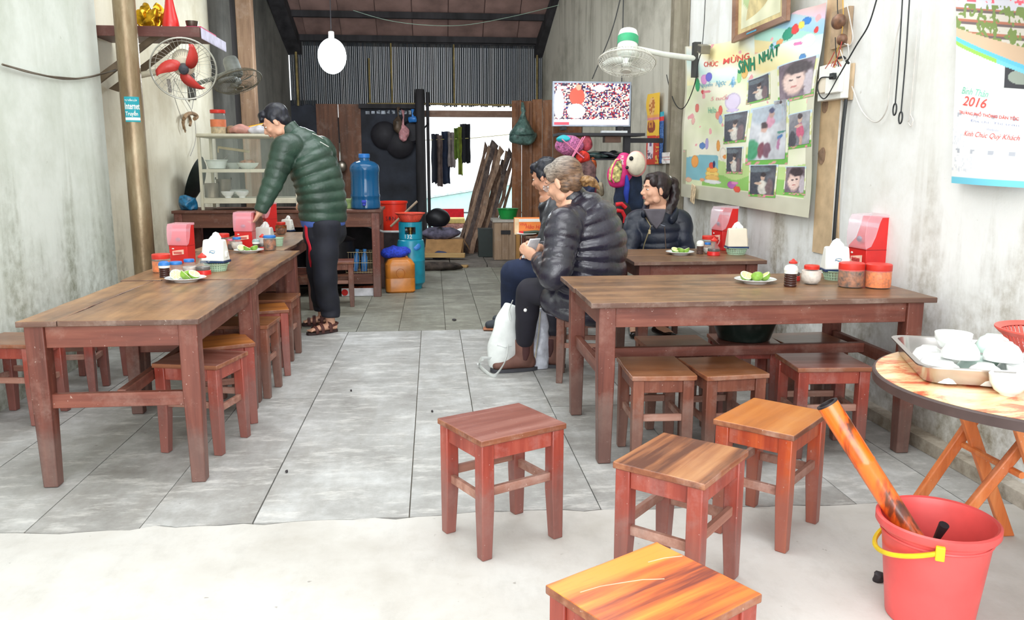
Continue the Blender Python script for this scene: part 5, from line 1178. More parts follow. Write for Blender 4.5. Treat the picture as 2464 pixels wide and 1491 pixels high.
t = blobobj('hanging_clothes', 'dark navy clothes hanging below the cream backpack', 'clothes', D(1512, 465, 6.72), (.13, .06, .22), plain('navy_cloth', (26, 40, 66), .85, var=.3, scale=10, bmp=.3), .03, 7, 5, flat=False, n=34)
t = blobobj('hanging_clothes', 'bright blue stripe of cloth among the hanging navy clothes', 'clothes', D(1508, 455, 6.64), (.02, .025, .12), plain('royal_blue_cloth', (34, 62, 170), .8, var=.2), .012, 10, 8, flat=False)
t = thing('backpack', 'red and black backpack hanging between the two seated women', 'backpack', D(1492, 525, 6.5)); q = Vector(t.location)
me = MB().ball((0, 0, .02), (.10, .07, .12), 26, 16).mesh('b'); crumple(me, .01, 9); obj('bag_body', me, plain('black_cloth', (26, 24, 30), .6), t)
for pts in (((1482, 492), (1496, 490), (1506, 500)), ((1484, 506), (1497, 508), (1504, 522), (1503, 536))): obj('red_panel', MB().tube([D(x, y, 6.42)-q for x, y in pts], .016), plain('bag_red', (214, 30, 44), .6), t)
# fan on the right wall
FWm = plain('fan_white', (236, 240, 234), .35, var=.03)
def wall_fan(label, hub, axis, R_, mats, wallp, cage=True, blades=3, bcol=None, dome=False, bars=44):
    """axis: unit vector pointing out of the front grille"""
    t = thing('wall_fan', label, 'fan', hub); A_ = Vector(axis).normalized(); Q_ = A_.to_track_quat('Z', 'Y').to_matrix().to_4x4()
    body, cagem = mats
    obj('motor_housing', MB().lathe([(.03, -.24), (.062, -.235), (.072, -.20), (.074, -.07), (.06, -.05), (.03, -.04)], 28, Q_), body, t)
    bm_ = MB()
    for k in range(blades):
        a0 = 2*pi*k/blades+.5; pts = []
        for i in range(9):
            u = i/8; rr_ = .028+(R_*.86-.028)*u; wd = (.028+.055*sin(pi*min(1, u*1.05)**.8)); sw = a0+.75*u
            pts.append((rr_, sw, wd))
        vs = []; fs = []
        for rr_, sw, wd in pts:
            for s_, zz_ in ((-1, -.014), (1, .014)):
                an = sw+s_*wd/max(rr_, .04)*.5; vs.append((rr_*cos(an), rr_*sin(an), zz_))
        for i in range(8): fs.append((2*i, 2*i+1, 2*i+3, 2*i+2))
        m2 = MB().add(vs, fs, Q_); o_ = obj('blade', m2, bcol or body, t); s_ = o_.modifiers.new('s', 'SOLIDIFY'); s_.thickness = .004
    obj('hub_cap', MB().lathe([(.001, .035), (.02, .032), (.032, .02), (.034, -.02)], 22, Q_), plain('hub_dark', (56, 58, 66), .4) if bcol else body, t)
    if cage:
        def ringpts(r, z, n=48): return [Q_ @ Vector((r*cos(2*pi*k/n), r*sin(2*pi*k/n), z)) for k in range(n)]
        obj('cage_rim', MB().tube(ringpts(R_, 0), .006, 6, True), cagem, t)
        for sgn, nm in ((1, 'front_grille'), (-1, 'rear_grille')):
            if cage == 'rear' and sgn == 1: continue
            mb = MB()
            for k in range(bars):
                a_ = 2*pi*k/bars; pr_ = [(R_*f, .065*sgn*sqrt(max(0, 1-f**2.2))) for f in (1, .9, .7, .45, .2)]
                mb.tube([Q_ @ Vector((r*cos(a_), r*sin(a_), z)) for r, z in pr_], .0014, 4)
            for f in (.85, .5, .2): mb.tube(ringpts(R_*f, .065*sgn*sqrt(1-f**2.2), 32), .0018, 4, True)
            obj(nm, mb, cagem, t)
        if cage is True: obj('centre_badge', MB().lathe([(.035, .066), (.033, .072), (.001, .073)], 20, Q_), cagem, t)
    h = Vector(hub); wp_ = Vector(wallp); mid = h-A_*.12
    obj('arm', MB().tube([mid-h, (wp_-h)*.5+(mid-h)*.5+Vector((0, 0, -.01)), wp_-h], [.018, .02, .022], 12), body, t)
    sx = 1 if wp_.x > 0 else -1
    obj('wall_bracket', MB().box(-.02, .035, -.03, .03, -.14, .12, T(wp_-h) @ (Matrix() if sx > 0 else RZ(pi))), plain('bracket_dark', (62, 62, 60), .5) if not bcol else plain('bracket_brown', (56, 40, 38), .5), t)
    return t
hub = D(1508, 150, 5.9); wall_fan('white wall fan pointing down over the right side, beside the grey post', hub, (-.1, -.3, -.95), .205, (FWm, plain('fan_cage', (216, 214, 204), .4)), (2.04, 6.35, D(1603, 140, 6.35).z))
# green sticker
o = obj('green_sticker', MB().lathe([(.0755, -.19), (.0755, -.13)], 28, Vector((-.1, -.3, -.95)).normalized().to_track_quat('Z', 'Y').to_matrix().to_4x4(), cap=(False, False)), plain('sticker_green', (60, 170, 120), .5)); o.name = 'sticker'; o.location = hub; o.parent = bpy.data.objects['wall_fan']; o.location = (0, 0, 0)
# small wall calendars beyond the post
def wallprint(name, label, cat, corners, X, fn, nx=40, ny=50, parent=None, rough=.7):
    (x0, y0_), (x1, y1_), (x2, y2_), (x3, y3_) = corners      # TL TR BR BL
    P = [S(*q, X) for q in ((x0, y0_), (x1, y1_), (x2, y2_), (x3, y3_))]
    def sf(u, v): a_ = P[3].lerp(P[2], u); b__ = P[0].lerp(P[1], u); r = a_.lerp(b__, v); r.x = X-.008*abs(noise.noise(Vector((u*2, v*2, x0)))); return r
    me = printgrid(1, 1, nx, ny, fn, sf); o = obj(name, me, attrmat('printed_paper', rough), parent, smooth=False)
    q = o.modifiers.new('s', 'SOLIDIFY'); q.thickness = .003; q.offset = 1
    if parent is None: movet(o, P[3]); tag(o, label, cat)
    return o
def cal1(u, v):
    if ((u-.45)/.3)**2+((v-.22)/.16)**2 < 1: return (150, 70, 50) if hsh(int(u*14), int(v*16)) > .4 else (220, 150, 60)
    if .36 < v < .5: return (224, 140, 150) if v < .43 else (240, 170, 90)
    if ((u-.5)/.22)**2+((v-.7)/.22)**2 < 1: return (196, 120, 60) if hsh(int(u*12), int(v*20)) > .5 else (240, 190, 120)
    return (246, 198, 66)
wallprint('wall_calendar', 'yellow picture calendar hanging beyond the grey post', 'calendar', ((1555, 228), (1588, 222), (1586, 325), (1554, 327)), 2.05, cal1)
def cal2(u, v):
    if .2 < u < .62 and .18 < v < .86:
        if .62 < v < .78 and .34 < u < .48: return (120, 90, 140)
        if v < .5 and hsh(int(u*16), int(v*22)) > .6: return (120, 96, 120)
        return (240, 226, 232)
    if u > .75 and hsh(int(u*10), int(v*26)) > .62: return (236, 190, 80)
    return (214, 66, 50)
wallprint('wall_calendar', 'red tear-off calendar with a white day pad below the yellow one', 'calendar', ((1554, 327), (1587, 325), (1585, 395), (1552, 396)), 2.05, cal2)
def cal3(u, v): return (60, 170, 190) if v > .9 else ((230, 60, 60) if v > .82 else ((40, 84, 150) if hsh(int(u*8), int(v*60)) > .35 else (90, 130, 190)))
wallprint('wall_calendar', 'narrow blue hanging brochure between red calendar and grey post', 'brochure', ((1588, 270), (1598, 268), (1596, 392), (1587, 393)), 2.06, cal3, 12, 60)
def tagp(u, v): return (190, 60, 60) if .55 < v < .62 or (.3 < v < .36 and u > .2) else (236, 232, 228)
wallprint('paper_note', 'small white paper note pasted on the grey post', 'note', ((1594, 367), (1612, 366), (1612, 393), (1594, 394)), 1.985, tagp, 16, 24)

# birthday banner
BX = 2.085
BP = [S(1652, 112, BX), S(1988, 6, BX), S(1950, 524, BX), S(1643, 472, BX)]
def bsurf(u, v, off=0):
    lo = BP[3].lerp(BP[2], u); hi = BP[0].lerp(BP[1], u); p = lo.lerp(hi, v)
    sag = -.055*sin(pi*min(1, u*1.15))*v**3
    p.z += sag
    fold = .012*sin((u*1.6+v*.9)*7)*(.25+v)+.010*noise.noise(Vector((u*4, v*3, 0)))+.014*max(0, sin((u-v*.35)*26))*v**2*max(0, u-.55)*2
    p.x = BX-.014-fold-off; return p
def buv(x, y):
    p = S(x, y, BX-.01); u = (BP[3].y-p.y)/(BP[3].y-BP[2].y)
    for _ in range(2):
        lo = BP[3].lerp(BP[2], u); hi = BP[0].lerp(BP[1], u); v = (p.z-lo.z)/(hi.z-lo.z); yy = lo.lerp(hi, v).y; u += (yy-p.y)/(BP[3].y-BP[2].y)
    return u, v
def blob(x, y, rx, ry, c_):
    u, v = buv(x, y); u1, _ = buv(x+rx, y); _, v1 = buv(x, y-ry); return (u, v, abs(u1-u), abs(v1-v), c_)
BL = [blob(*q) for q in (
    (1700, 185, 9, 13, (232, 160, 220)), (1712, 178, 8, 12, (110, 110, 210)), (1680, 200, 7, 17, (40, 176, 110)), (1693, 217, 4, 5, (220, 60, 60)), (1705, 216, 12, 3, (240, 150, 160)),
    (1765, 240, 17, 22, (226, 214, 240)), (1765, 262, 14, 5, (214, 200, 236)), (1738, 262, 5, 12, (234, 110, 90)), (1730, 275, 6, 10, (240, 150, 130)), (1737, 285, 5, 11, (170, 190, 220)),
    (1676, 258, 5, 11, (232, 130, 120)), (1668, 290, 4, 9, (240, 190, 180)),
    (1712, 418, 16, 9, (246, 214, 120)), (1712, 408, 14, 7, (250, 190, 96)), (1712, 428, 17, 8, (244, 196, 110)), (1713, 437, 21, 5, (238, 240, 240)), (1710, 398, 6, 8, (230, 90, 70)), (1716, 395, 3, 9, (40, 60, 110)),
    (1674, 388, 8, 15, (246, 170, 90)), (1690, 350, 7, 8, (100, 140, 200)), (1700, 345, 4, 14, (180, 170, 220)), (1728, 350, 5, 14, (240, 170, 90)), (1740, 370, 9, 16, (246, 240, 226)), (1745, 377, 6, 5, (246, 160, 80)),
    (1762, 445, 12, 9, (196, 110, 190)), (1776, 455, 9, 8, (240, 100, 80)), (1770, 440, 10, 4, (232, 150, 200)),
    (1660, 432, 8, 6, (236, 190, 160)), (1690, 432, 5, 4, (240, 170, 130)),
    (1905, 80, 14, 15, (40, 150, 120)), (1920, 70, 8, 12, (226, 60, 60)), (1942, 50, 9, 9, (50, 130, 210)), (1932, 60, 6, 9, (246, 220, 90)), (1945, 98, 17, 17, (240, 244, 244)), (1962, 72, 5, 8, (226, 60, 60)), (1925, 105, 9, 4, (226, 120, 180)),
    (1935, 138, 8, 9, (80, 140, 200)), (1870, 105, 13, 9, (190, 220, 246)), (1885, 97, 9, 7, (246, 170, 110)),
    (1790, 160, 9, 22, (246, 200, 120)), (1778, 175, 5, 18, (170, 224, 150)), (1765, 190, 4, 14, (170, 210, 240)),
)]
def bcol(u, v):
    n1 = noise.noise(Vector((u*5, v*5, 1))); n2 = noise.noise(Vector((u*16, v*16, 4)))
    if v < .09 or u < .02 or u > .965 and v < .7: base = (206, 204, 184)
    else:
        a_ = (226, 236, 196); b1 = (246, 244, 224); k = max(0, min(1, .5+n1*1.2)); base = tuple(a_[i]*(1-k)+b1[i]*k for i in range(3))
        if v > .74:
            h = (u*1.2+v*2.6+n1*.15) % 1; pal = [(246, 240, 190), (238, 246, 236), (206, 238, 232), (246, 246, 238), (248, 232, 170)]; f = h*5; i = int(f) % 5; w = f-int(f); base = tuple(pal[i][q]*(1-w)+pal[(i+1) % 5][q]*w for q in range(3))
        if v > .86 and u > .62:
            rb = [(236, 120, 90), (246, 200, 90), (120, 200, 180), (90, 160, 220), (200, 140, 210)]; f = (v*14+u*6) % 5; base = tuple(.55*base[q]+.45*rb[int(f)][q] for q in range(3))
        if .09 < v < .24+n1*.05 and u > .22: base = (150, 204, 110) if v < .17+n1*.06 else (196, 224, 150)
        if v < .27+.03*n1 and v > .12 and u < .36: base = (134, 192, 206)
        if v < .32 and u < .06: base = (186, 184, 156)
        if n2 > .52 and v > .3: base = (240, 170, 176)
    for (bu, bv, ru, rv, c_) in BL:
        d_ = ((u-bu)/ru)**2+((v-bv)/rv)**2
        if d_ < 1: base = tuple(x*(.9 if d_ > .7 else 1) for x in c_)
    return tuple(x+n2*8 for x in base)
bn = thing('birthday_banner', 'big faded birthday banner with children photos on the right wall', 'banner', (BX, (BP[2].y+BP[3].y)/2, BP[2].z))
me = printgrid(1, 1, 300, 200, bcol, lambda u, v: bsurf(u, v)-Vector(bn.location)); bsh_ = obj('banner_sheet', me, attrmat('banner_print', .45), bn, smooth=True)
def bmap(u0, v0, u1, v1, tilt=0):
    def f(c_): p = bsurf(u0+c_.x*(u1-u0), v0+c_.y*(v1-v0)+tilt*(c_.x-.5), .004)-Vector(bn.location); return p
    return f
def btext(s, x0, x1, y0_, y1_, mt, dy=0, shear=0, bold=.0):
    u0, v0 = buv(x0, y1_); u1, v1 = buv(x1, y0_); ua, va = buv(x0, y0_)
    ub, vb = buv(x1, y1_+dy); tl_ = (vb-v0)
    textobj('banner_lettering', s, mt, bsh_, None, 1, 1, shear, fn=lambda c_: bsurf(u0+c_.x*(u1-u0), v0+c_.y*(va-v0)+tl_*c_.x, .004)-Vector(bn.location), bold=bold)
GT = plain('print_green', (24, 140, 104), .6); RT = plain('print_red', (226, 84, 76), .6); BT = plain('print_blue', (96, 172, 206), .6); PT = plain('print_pink', (240, 160, 170), .6)
for w_, a_, b__, yt, yb, dd, mt_, sh_, bo in (('SiNH', 1775, 1818, 134, 168, -7, GT, 0, .03), ('NHẬT', 1828, 1886, 112, 154, -18, GT, 0, .03), ('CHÚC', 1701, 1732, 136, 152, -4, RT, 0, .01), ('MỪNG', 1742, 1804, 122, 143, -13, RT, 0, .01),
    ('Nguyễn', 1686, 1722, 193, 208, -4, BT, .3, 0), ('Ngọc', 1729, 1752, 187, 204, -3, BT, .3, 0), ('Ân', 1757, 1772, 185, 199, -3, BT, .3, 0), ('5 tuổi', 1715, 1758, 226, 238, -4, PT, .3, 0)):
    btext(w_, a_, b__, yt, yb, mt_, dy=dd, shear=sh_, bold=bo)
btext('Hello', 1706, 1728, 255, 270, plain('print_mint', (130, 206, 180), .6), dy=-2)
def portrait(kind, seed):
    figs = {0: (((.56, .56, .44, .46), (58, 44, 50)), ((.46, .46, .34, .40), (228, 196, 186)), ((.36, .40, .2, .2), (238, 210, 200)), ((.56, .80, .34, .16), (52, 40, 46)), ((.36, .50, .07, .03), (96, 74, 74)), ((.60, .53, .07, .03), (70, 52, 56)), ((.46, .30, .10, .03), (196, 120, 116)), ((.9, .3, .15, .4), (190, 180, 190))),
            1: (((.2, .3, .3, .5), (60, 66, 78)), ((.55, .22, .24, .24), (206, 204, 196)), ((.5, .34, .12, .16), (226, 220, 210)), ((.52, .58, .09, .10), (204, 170, 150)), ((.53, .67, .11, .08), (44, 38, 42)), ((.34, .38, .14, .05), (206, 176, 156)), ((.8, .25, .14, .3), (112, 92, 96)), ((.3, .85, .5, .1), (96, 110, 120))),
            2: (((.3, .4, .35, .5), (120, 122, 132)), ((.2, .2, .2, .3), (60, 62, 72)), ((.58, .44, .17, .24), (206, 92, 126)), ((.5, .60, .2, .05), (214, 176, 160)), ((.56, .80, .10, .11), (206, 172, 154)), ((.56, .90, .12, .08), (60, 50, 54)), ((.6, .14, .08, .16), (200, 160, 146))),
            3: (((.5, .9, .6, .25), (176, 190, 204)), ((.1, .2, .2, .2), (56, 150, 106)), ((.42, .42, .16, .16), (220, 220, 226)), ((.36, .18, .10, .14), (120, 60, 76)), ((.5, .18, .09, .14), (110, 70, 90)), ((.40, .60, .08, .09), (206, 164, 150)), ((.40, .66, .10, .06), (60, 46, 50)), ((.55, .72, .12, .12), (214, 150, 176)), ((.58, .85, .07, .07), (186, 150, 140)), ((.58, .91, .09, .05), (66, 74, 110)), ((.82, .40, .10, .04), (54, 112, 176)), ((.8, .28, .05, .12), (170, 110, 150)), ((.86, .5, .12, .03), (60, 130, 120)))}[kind]
    bg = {0: (120, 104, 118), 1: (70, 74, 84), 2: (160, 162, 170), 3: (196, 200, 208)}[kind]
    def f(u, v):
        n_ = noise.noise(Vector((u*4, v*4, seed))); n2 = noise.noise(Vector((u*15, v*15, seed+3)))
        du, dv = u+.03*n2+.04*n_, v+.03*noise.noise(Vector((u*9, v*9, seed+8)))
        c_ = [x+34*n_ for x in bg]
        for (cx, cy, rx, ry), col in figs:
            d_ = sqrt(((du-cx-.03*sin(seed))/rx)**2+((dv-cy)/ry)**2); k = max(0, min(1, (1.12-d_)/.28))
            c_ = [c_[q]*(1-k)+col[q]*k for q in range(3)]
        return tuple(x*.92+20+14*n2 for x in c_)
    return f
for i, (x0, x1, y0_, y1_, dy, kd) in enumerate(((1797, 1849, 188, 243, -12, 1), (1879, 1958, 160, 242, -18, 0), (1746, 1795, 274, 340, -6, 1), (1804, 1888, 262, 386, -4, 3), (1898, 1952, 278, 353, -8, 2), (1750, 1788, 355, 412, 1, 1), (1808, 1864, 398, 466, 3, 1), (1889, 1934, 402, 462, 2, 0), (1862, 1893, 243, 292, -4, 2))):
    u0, v0 = buv(x0, y1_); u1, _ = buv(x1, y1_); _, v1 = buv(x0, y0_); _, vr = buv(x1, y1_+dy); tl_ = vr-v0
    f = lambda u, v, U0=u0, U1=u1, V0=v0, V1=v1, TL=tl_: bsurf(U0+u*(U1-U0), V0+v*(V1-V0)+TL*u, .0035)-Vector(bn.location)
    g = lambda u, v, U0=u0, U1=u1, V0=v0, V1=v1, TL=tl_: bsurf(U0+(u*1.14-.07)*(U1-U0), V0+(v*1.12-.09)*(V1-V0)+TL*u, .002)-Vector(bn.location)
    def fr(u, v, i=i):
        if v < .2: return (110, 184, 80) if hsh(int(u*14), int(v*30), i) > .3 else (240, 150, 170)
        return (200, 222, 236) if v > .9 else (238, 240, 220) if hsh(int(u*10), int(v*12), i) > .3 else (220, 224, 160)
    pf_ = obj('photo_frame', printgrid(1, 1, 24, 30, fr, g), attrmat('banner_print', .45), bn, smooth=True)
    obj('photo_print', printgrid(1, 1, 44, 54, portrait(kd, i*3.1), f), attrmat('banner_print', .45), pf_, smooth=True)
o = obj('paper_charm', MB().box(-.004, .0, -.05, .05, -.07, .07, RX(.2)), plain('charm_paper', (240, 206, 170), .7, var=.3, scale=40)); p = S(1668, 466, 2.04); o.location = p; tag(o, 'small printed paper charm pinned at the lower left corner of the banner', 'charm')
# tan cloth edge behind banner, framed picture, little black box
ob = MB().prism([(2.122, S(1960, 500, 2.12).y, .72), (2.122, S(2022, 500, 2.12).y, .72), (2.13, S(2022, 500, 2.12).y, .72), (2.13, S(1960, 500, 2.12).y, .72)], [(2.122, S(1990, 0, 2.12).y, 2.2), (2.122, S(2022, 0, 2.12).y, 2.2), (2.13, S(2022, 0, 2.12).y, 2.2), (2.13, S(1990, 0, 2.12).y, 2.2)])
o = obj('plaster_patch', ob, plain('tan_render', (206, 178, 142), .85, var=.15, scale=6, bmp=.2)); movet(o, (2.126, S(1990, 300, 2.12).y, .72)); tag(o, 'tan strip of render on the wall along the banner edge', 'patch')
for (x, y, r, lb) in ((1985, 255, .035, 'brown knot stain where render broke off below the switch box'), (1977, 375, .042, 'round brown hole with a red spot beside the banner')):
    p = S(x, y, 2.12); o = obj('broken_render', crumple(MB().ball((0, 0, 0), (.008, r, r*1.1), 18, 12).mesh('k'), .008, 30), plain('render_hole', (138, 112, 92), .9, var=.3)); o.location = p; tag(o, lb, 'hole')
fp = thing('picture_frame', 'brown-framed picture hung above the banner, tilted forward', 'picture', S(1830, 103, 2.05))
a, b1, c1, d1 = S(1768, 104, 2.06), S(1902, 50, 2.06), S(1908, -150, 2.0), S(1772, -90, 2.0); q = Vector(fp.location)
def fq(k0, k1, off): # inset quad
    cx = (a+b1+c1+d1)/4; pts = [p.lerp(cx, k0)-q+Vector((-off, 0, 0)) for p in (a, b1, c1, d1)]; return pts
A_, B_ = [p-q for p in (a, b1, c1, d1)], [p.lerp((a+b1+c1+d1)/4, .16)-q for p in (a, b1, c1, d1)]
FB = wood('frame_wood', (96, 62, 50), (146, 108, 86), (178, 142, 116), 1, 6, .4, .1)
for k in range(4):
    l = (k+1) % 4; obj('frame_bar', MB().extrude([A_[k], A_[l], B_[l], B_[k]], (-.025, 0, 0)), FB, fp, bev=.003)
obj('inner_mat', MB().extrude([p+Vector((-.004, 0, 0)) for p in B_], (-.002, 0, 0)), plain('mat_gold', (222, 204, 150), .6), fp)
B2 = [p.lerp(sum(B_, Vector())/4, .16)+Vector((-.007, 0, 0)) for p in B_]
def artf(u, v):
    n_ = noise.noise(Vector((u*5, v*5, 9))); c_ = (232, 232, 200)
    if ((u-.62)/.2)**2+((v-.45)/.12)**2 < 1: c_ = (206, 90, 80)
    if ((u-.3)/.25)**2+((v-.5)/.2)**2 < 1: c_ = (186, 206, 150)
    return tuple(x+20*n_ for x in c_)
obj('picture_print', printgrid(1, 1, 30, 30, artf, lambda u, v: B2[0].lerp(B2[1], u).lerp(B2[3].lerp(B2[2], u), v)), attrmat('printed_paper', .7), fp)
obj('frame_caption', MB().extrude([A_[0].lerp(B_[0], .35).lerp(A_[1].lerp(B_[1], .35), .3)+Vector((-.026, 0, 0)), A_[0].lerp(B_[0], .35).lerp(A_[1].lerp(B_[1], .35), .5)+Vector((-.026, 0, 0)), A_[0].lerp(B_[0], .6).lerp(A_[1].lerp(B_[1], .6), .5)+Vector((-.026, 0, 0)), A_[0].lerp(B_[0], .6).lerp(A_[1].lerp(B_[1], .6), .3)+Vector((-.026, 0, 0))], (-.001, 0, 0)), BT, fp)
p = S(1692, 118, 2.0); t = thing('lamp_adapter', 'small grey-brown box with a wire above the banner corner', 'device', p)
obj('box_shell', MB().box(-.03, .04, -.05, .05, -.03, .03, RX(.25)), plain('device_taupe', (128, 122, 106), .5), t, bev=.004); obj('box_face', MB().box(-.032, -.03, -.04, .04, -.02, .02, RX(.25)), plain('device_face', (70, 66, 60), .5), t)
def cable(label, pts, r, mat, name='cable', cat='cable'):
    o = obj(name, MB().tube(pts, r, 6), mat); movet(o, pts[0]); return tag(o, label, cat)
BK = plain('cable_black', (30, 34, 36), .5); GY = plain('cable_grey', (150, 146, 140), .6); WC = plain('cable_white', (206, 202, 196), .6); RC = plain('cable_red', (176, 70, 60), .5)
def spl(pts, X=None, Y=None, k=8):
    P = [S(x, y, X) if X else D(x, y, Y) for x, y in pts]; out = []
    for i in range(len(P)-1):
        p0, p1, p2, p3 = P[max(i-1, 0)], P[i], P[i+1], P[min(i+2, len(P)-1)]
        for j in range(k): t_ = j/k; out.append(.5*((2*p1)+(-p0+p2)*t_+(2*p0-5*p1+4*p2-p3)*t_**2+(-p0+3*p1-3*p2+p3)*t_**3))
    return out+[P[-1]]
cable('thin black cable from the little box looping down left of the banner', spl([(1688, 125), (1680, 150), (1672, 200), (1655, 245), (1640, 262), (1625, 250), (1612, 215), (1604, 180)], X=2.0), .004, BK)
cable('thin cable rising from the little box above the banner', spl([(1690, 108), (1694, 60), (1698, -20)], X=2.02), .003, BK)
cable('thick black conduit down the wall from the switch box', spl([(2036, 238), (2025, 340), (2012, 500), (2003, 620), (1988, 800)], X=2.10), .009, BK, 'conduit', 'conduit')
cable('pale conduit strip beside the black conduit', spl([(2026, 240), (2014, 400), (2000, 640)], X=2.12), .006, WC, 'conduit', 'conduit')
cable('black power cord slanting up from the plug of the switch box', spl([(1998, 186), (1975, 188), (1967, 212), (1976, 234), (1990, 232), (2020, 180), (2060, 110), (2090, 60), (2112, -10)], X=2.045), .0035, BK)
cable('pale cable sagging right of the switch box', spl([(2050, 208), (2075, 268), (2108, 294), (2134, 262), (2142, 190), (2155, 100), (2168, 45)], X=2.11), .003, WC)
for x0, x1, ye, lb in ((2172, 2154, 252, 'left black pull cord with a loop end on the right wall'), (2189, 2168, 272, 'right black pull cord with a loop end, longer')):
    o = cable(lb, spl([(x0, -10), ((x0+x1)/2+1, (ye)/2), (x1, ye)], X=2.09), .0032, BK, 'pull_cord', 'cord')
    p = S(x1-1, ye+11, 2.09); mb = MB().tube([p-o.location+Vector((0, .014*cos(a), .026*sin(a))) for a in [2*pi*k/14 for k in range(14)]], .0036, 6, True); obj('cord_loop', mb, BK, o)
cable('pale ghostly third pull cord right of the black pair', spl([(2212, 10), (2203, 130), (2190, 275), (2185, 292), (2192, 303), (2197, 290), (2191, 276)], X=2.115), .0025, WC, 'pull_cord', 'cord')
# switch box
sbx = thing('switch_box', 'white electrical switch box with a plugged black cord on the right wall', 'switch box', S(2018, 200, 2.1)); q = Vector(sbx.location)
def wq(x0, y0_, x1, y1_, X0, X1):
    a_ = S(x0, y0_, X1)-q; b__ = S(x1, y1_, X1)-q
    return MB().box(X0-q.x, X1-q.x, min(a_.y, b__.y), max(a_.y, b__.y), min(a_.z, b__.z), max(a_.z, b__.z))
obj('back_plate', wq(1991, 160, 2042, 236, 2.07, 2.115), WHT, sbx, bev=.004); obj('switch_cover', wq(1999, 168, 2029, 221, 2.045, 2.07), WHT, sbx, bev=.004)
obj('socket', wq(1983, 190, 2001, 222, 2.05, 2.085), CRM, sbx, bev=.003); obj('plug', MB().tube([S(2009, 184, 2.03)-q, S(1998, 186, 2.03)-q], .010), BK, sbx)
obj('plug', wq(2005, 177, 2012, 190, 2.025, 2.045), BK, sbx)
obj('tan_wall_strip', wq(2040, 156, 2052, 240, 2.115, 2.128), plain('tan_board', (196, 172, 140), .8), sbx)  # thin tan strip along the right edge of the box
mt = thing('junction_block', 'brown wooden junction block with a tangle of wires above the switch box', 'junction', S(2030, 60, 2.1)); q = Vector(mt.location)
obj('backing_board', wq(2012, 30, 2048, 108, 2.105, 2.127), plain('board_brown', (176, 150, 122), .8, var=.2), mt)
obj('insulator', MB().ball(S(2018, 52, 2.06)-q, (.03, .055, .038), 18, 12), plain('insulator_brown', (120, 84, 62), .5, var=.4, scale=20), mt); obj('insulator', MB().ball(S(2026, 95, 2.07)-q, (.025, .035, .028), 16, 10), MATS['insulator_brown'], mt)
for i, (pts, mt_) in enumerate((([(2015, -5), (2016, 30), (2020, 45)], BK), ([(2028, -5), (2029, 45), (2024, 90), (2012, 130), (2008, 165)], plain('cable_ochre', (196, 150, 60), .5)), ([(2010, 90), (2012, 130), (2018, 160)], BK), ([(2026, 100), (2018, 130), (2008, 158)], RC), ([(2008, 125), (1996, 150), (1986, 165)], RC),
                         ([(2018, 140), (2030, 138), (2042, 152)], BK), ([(2038, 10), (2048, 60), (2052, 90), (2046, 108), (2032, 105)], WC), ([(2040, 105), (2042, 130), (2032, 145), (2022, 120)], WC), ([(2000, 160), (2006, 148), (2014, 158)], RC), ([(2004, 162), (2012, 145), (2024, 160)], RC))):
    obj('loose_wire', MB().tube([p_-q for p_ in spl(pts, X=2.07-.004*(i % 4))], .0026 if i != 5 else .007, 5), mt_, mt)
# school calendar, far right
CXp = 2.10
CP = [S(2296, -30, CXp), S(2480, -20, CXp), S(2478, 452, CXp), S(2296, 440, CXp)]
cl = thing('wall_calendar', 'large 2016 school wall calendar at the right edge of the picture', 'calendar', CP[3]); q = Vector(cl.location)
def csurf(u, v, off=0):
    p_ = CP[3].lerp(CP[2], u).lerp(CP[0].lerp(CP[1], u), v); w = sin(pi*v); p_.y -= .05*w*(1-u)**2+.0; p_.x = CXp-.02*sin(v*4+u*3)-.012-off; return p_-q
def ccol(u, v):
    n_ = noise.noise(Vector((u*7, v*14, 2))); n3 = noise.noise(Vector((u*22, v*40, 5)))
    if v < .035: return (120, 206, 230)
    sw = .70-.13*max(0, u-.0)**.9
    if v > sw:
        if v < sw+.022: return (150, 200, 90) if u < .55 else (120, 200, 220)
        if v < sw+.045: return (100, 190, 226)
        if v < sw+.09+.05*u: return (206, 178, 150)
        if v < .92 and n3+n_ > .12: return (120, 140, 80)
        r_ = (v*16) % 1
        if v < .90: return (206, 200, 190) if r_ > .4 else (176, 112, 90) if r_ > .2 else (110, 96, 96)
        if v > .93 and n_+n3*.5 > .25-(.2 if u < .4 else 0): return (236, 100, 116)
        return (206, 206, 216)
    if .5 < v < .63 and u > .66: return (60, 60, 66) if ((u-.85)/.15)**2+((v-.56)/.035)**2 > 1 else (150, 160, 150)
    if v < .40 and v > .06:
        i, j = (u*4.2) % 1, (v*5.5) % 1
        if j > .86 and .3 < i < .6 and n3 > -.2: return (176, 180, 190)
        if j < .8 and hsh(int(u*60), int(v*90)) > .82: return (214, 218, 226)
    return (240, 242, 242)
cs_ = obj('calendar_sheet', printgrid(1, 1, 110, 220, ccol, csurf), attrmat('printed_paper', .7), cl, smooth=True)
def ctext(s, x0, x1, y0_, y1_, mt_, shear=0, bold=0):
    def uv(x, y): p_ = S(x, y, CXp); return ((CP[3].y-p_.y)/(CP[3].y-CP[2].y), (p_.z-CP[3].z)/(CP[0].z-CP[3].z))
    (u0, v0), (u1, v1) = uv(x0, y1_), uv(x1, y1_); _, v2 = uv(x0, y0_)
    textobj('calendar_lettering', s, mt_, cs_, None, 1, 1, shear, fn=lambda c_: csurf(u0+c_.x*(u1-u0), v0+c_.y*(v2-v0)+(v1-v0)*c_.x*.6, .003), bold=bold)
ctext('Bính Thân', 2338, 2402, 203, 220, plain('print_teal', (110, 190, 160), .6), .4)
ctext('2016', 2340, 2398, 224, 248, RT, .3, .01); ctext('TRƯỜNG PHỔ THÔNG DÂN TỘC', 2330, 2470, 258, 272, RT, 0, .02)
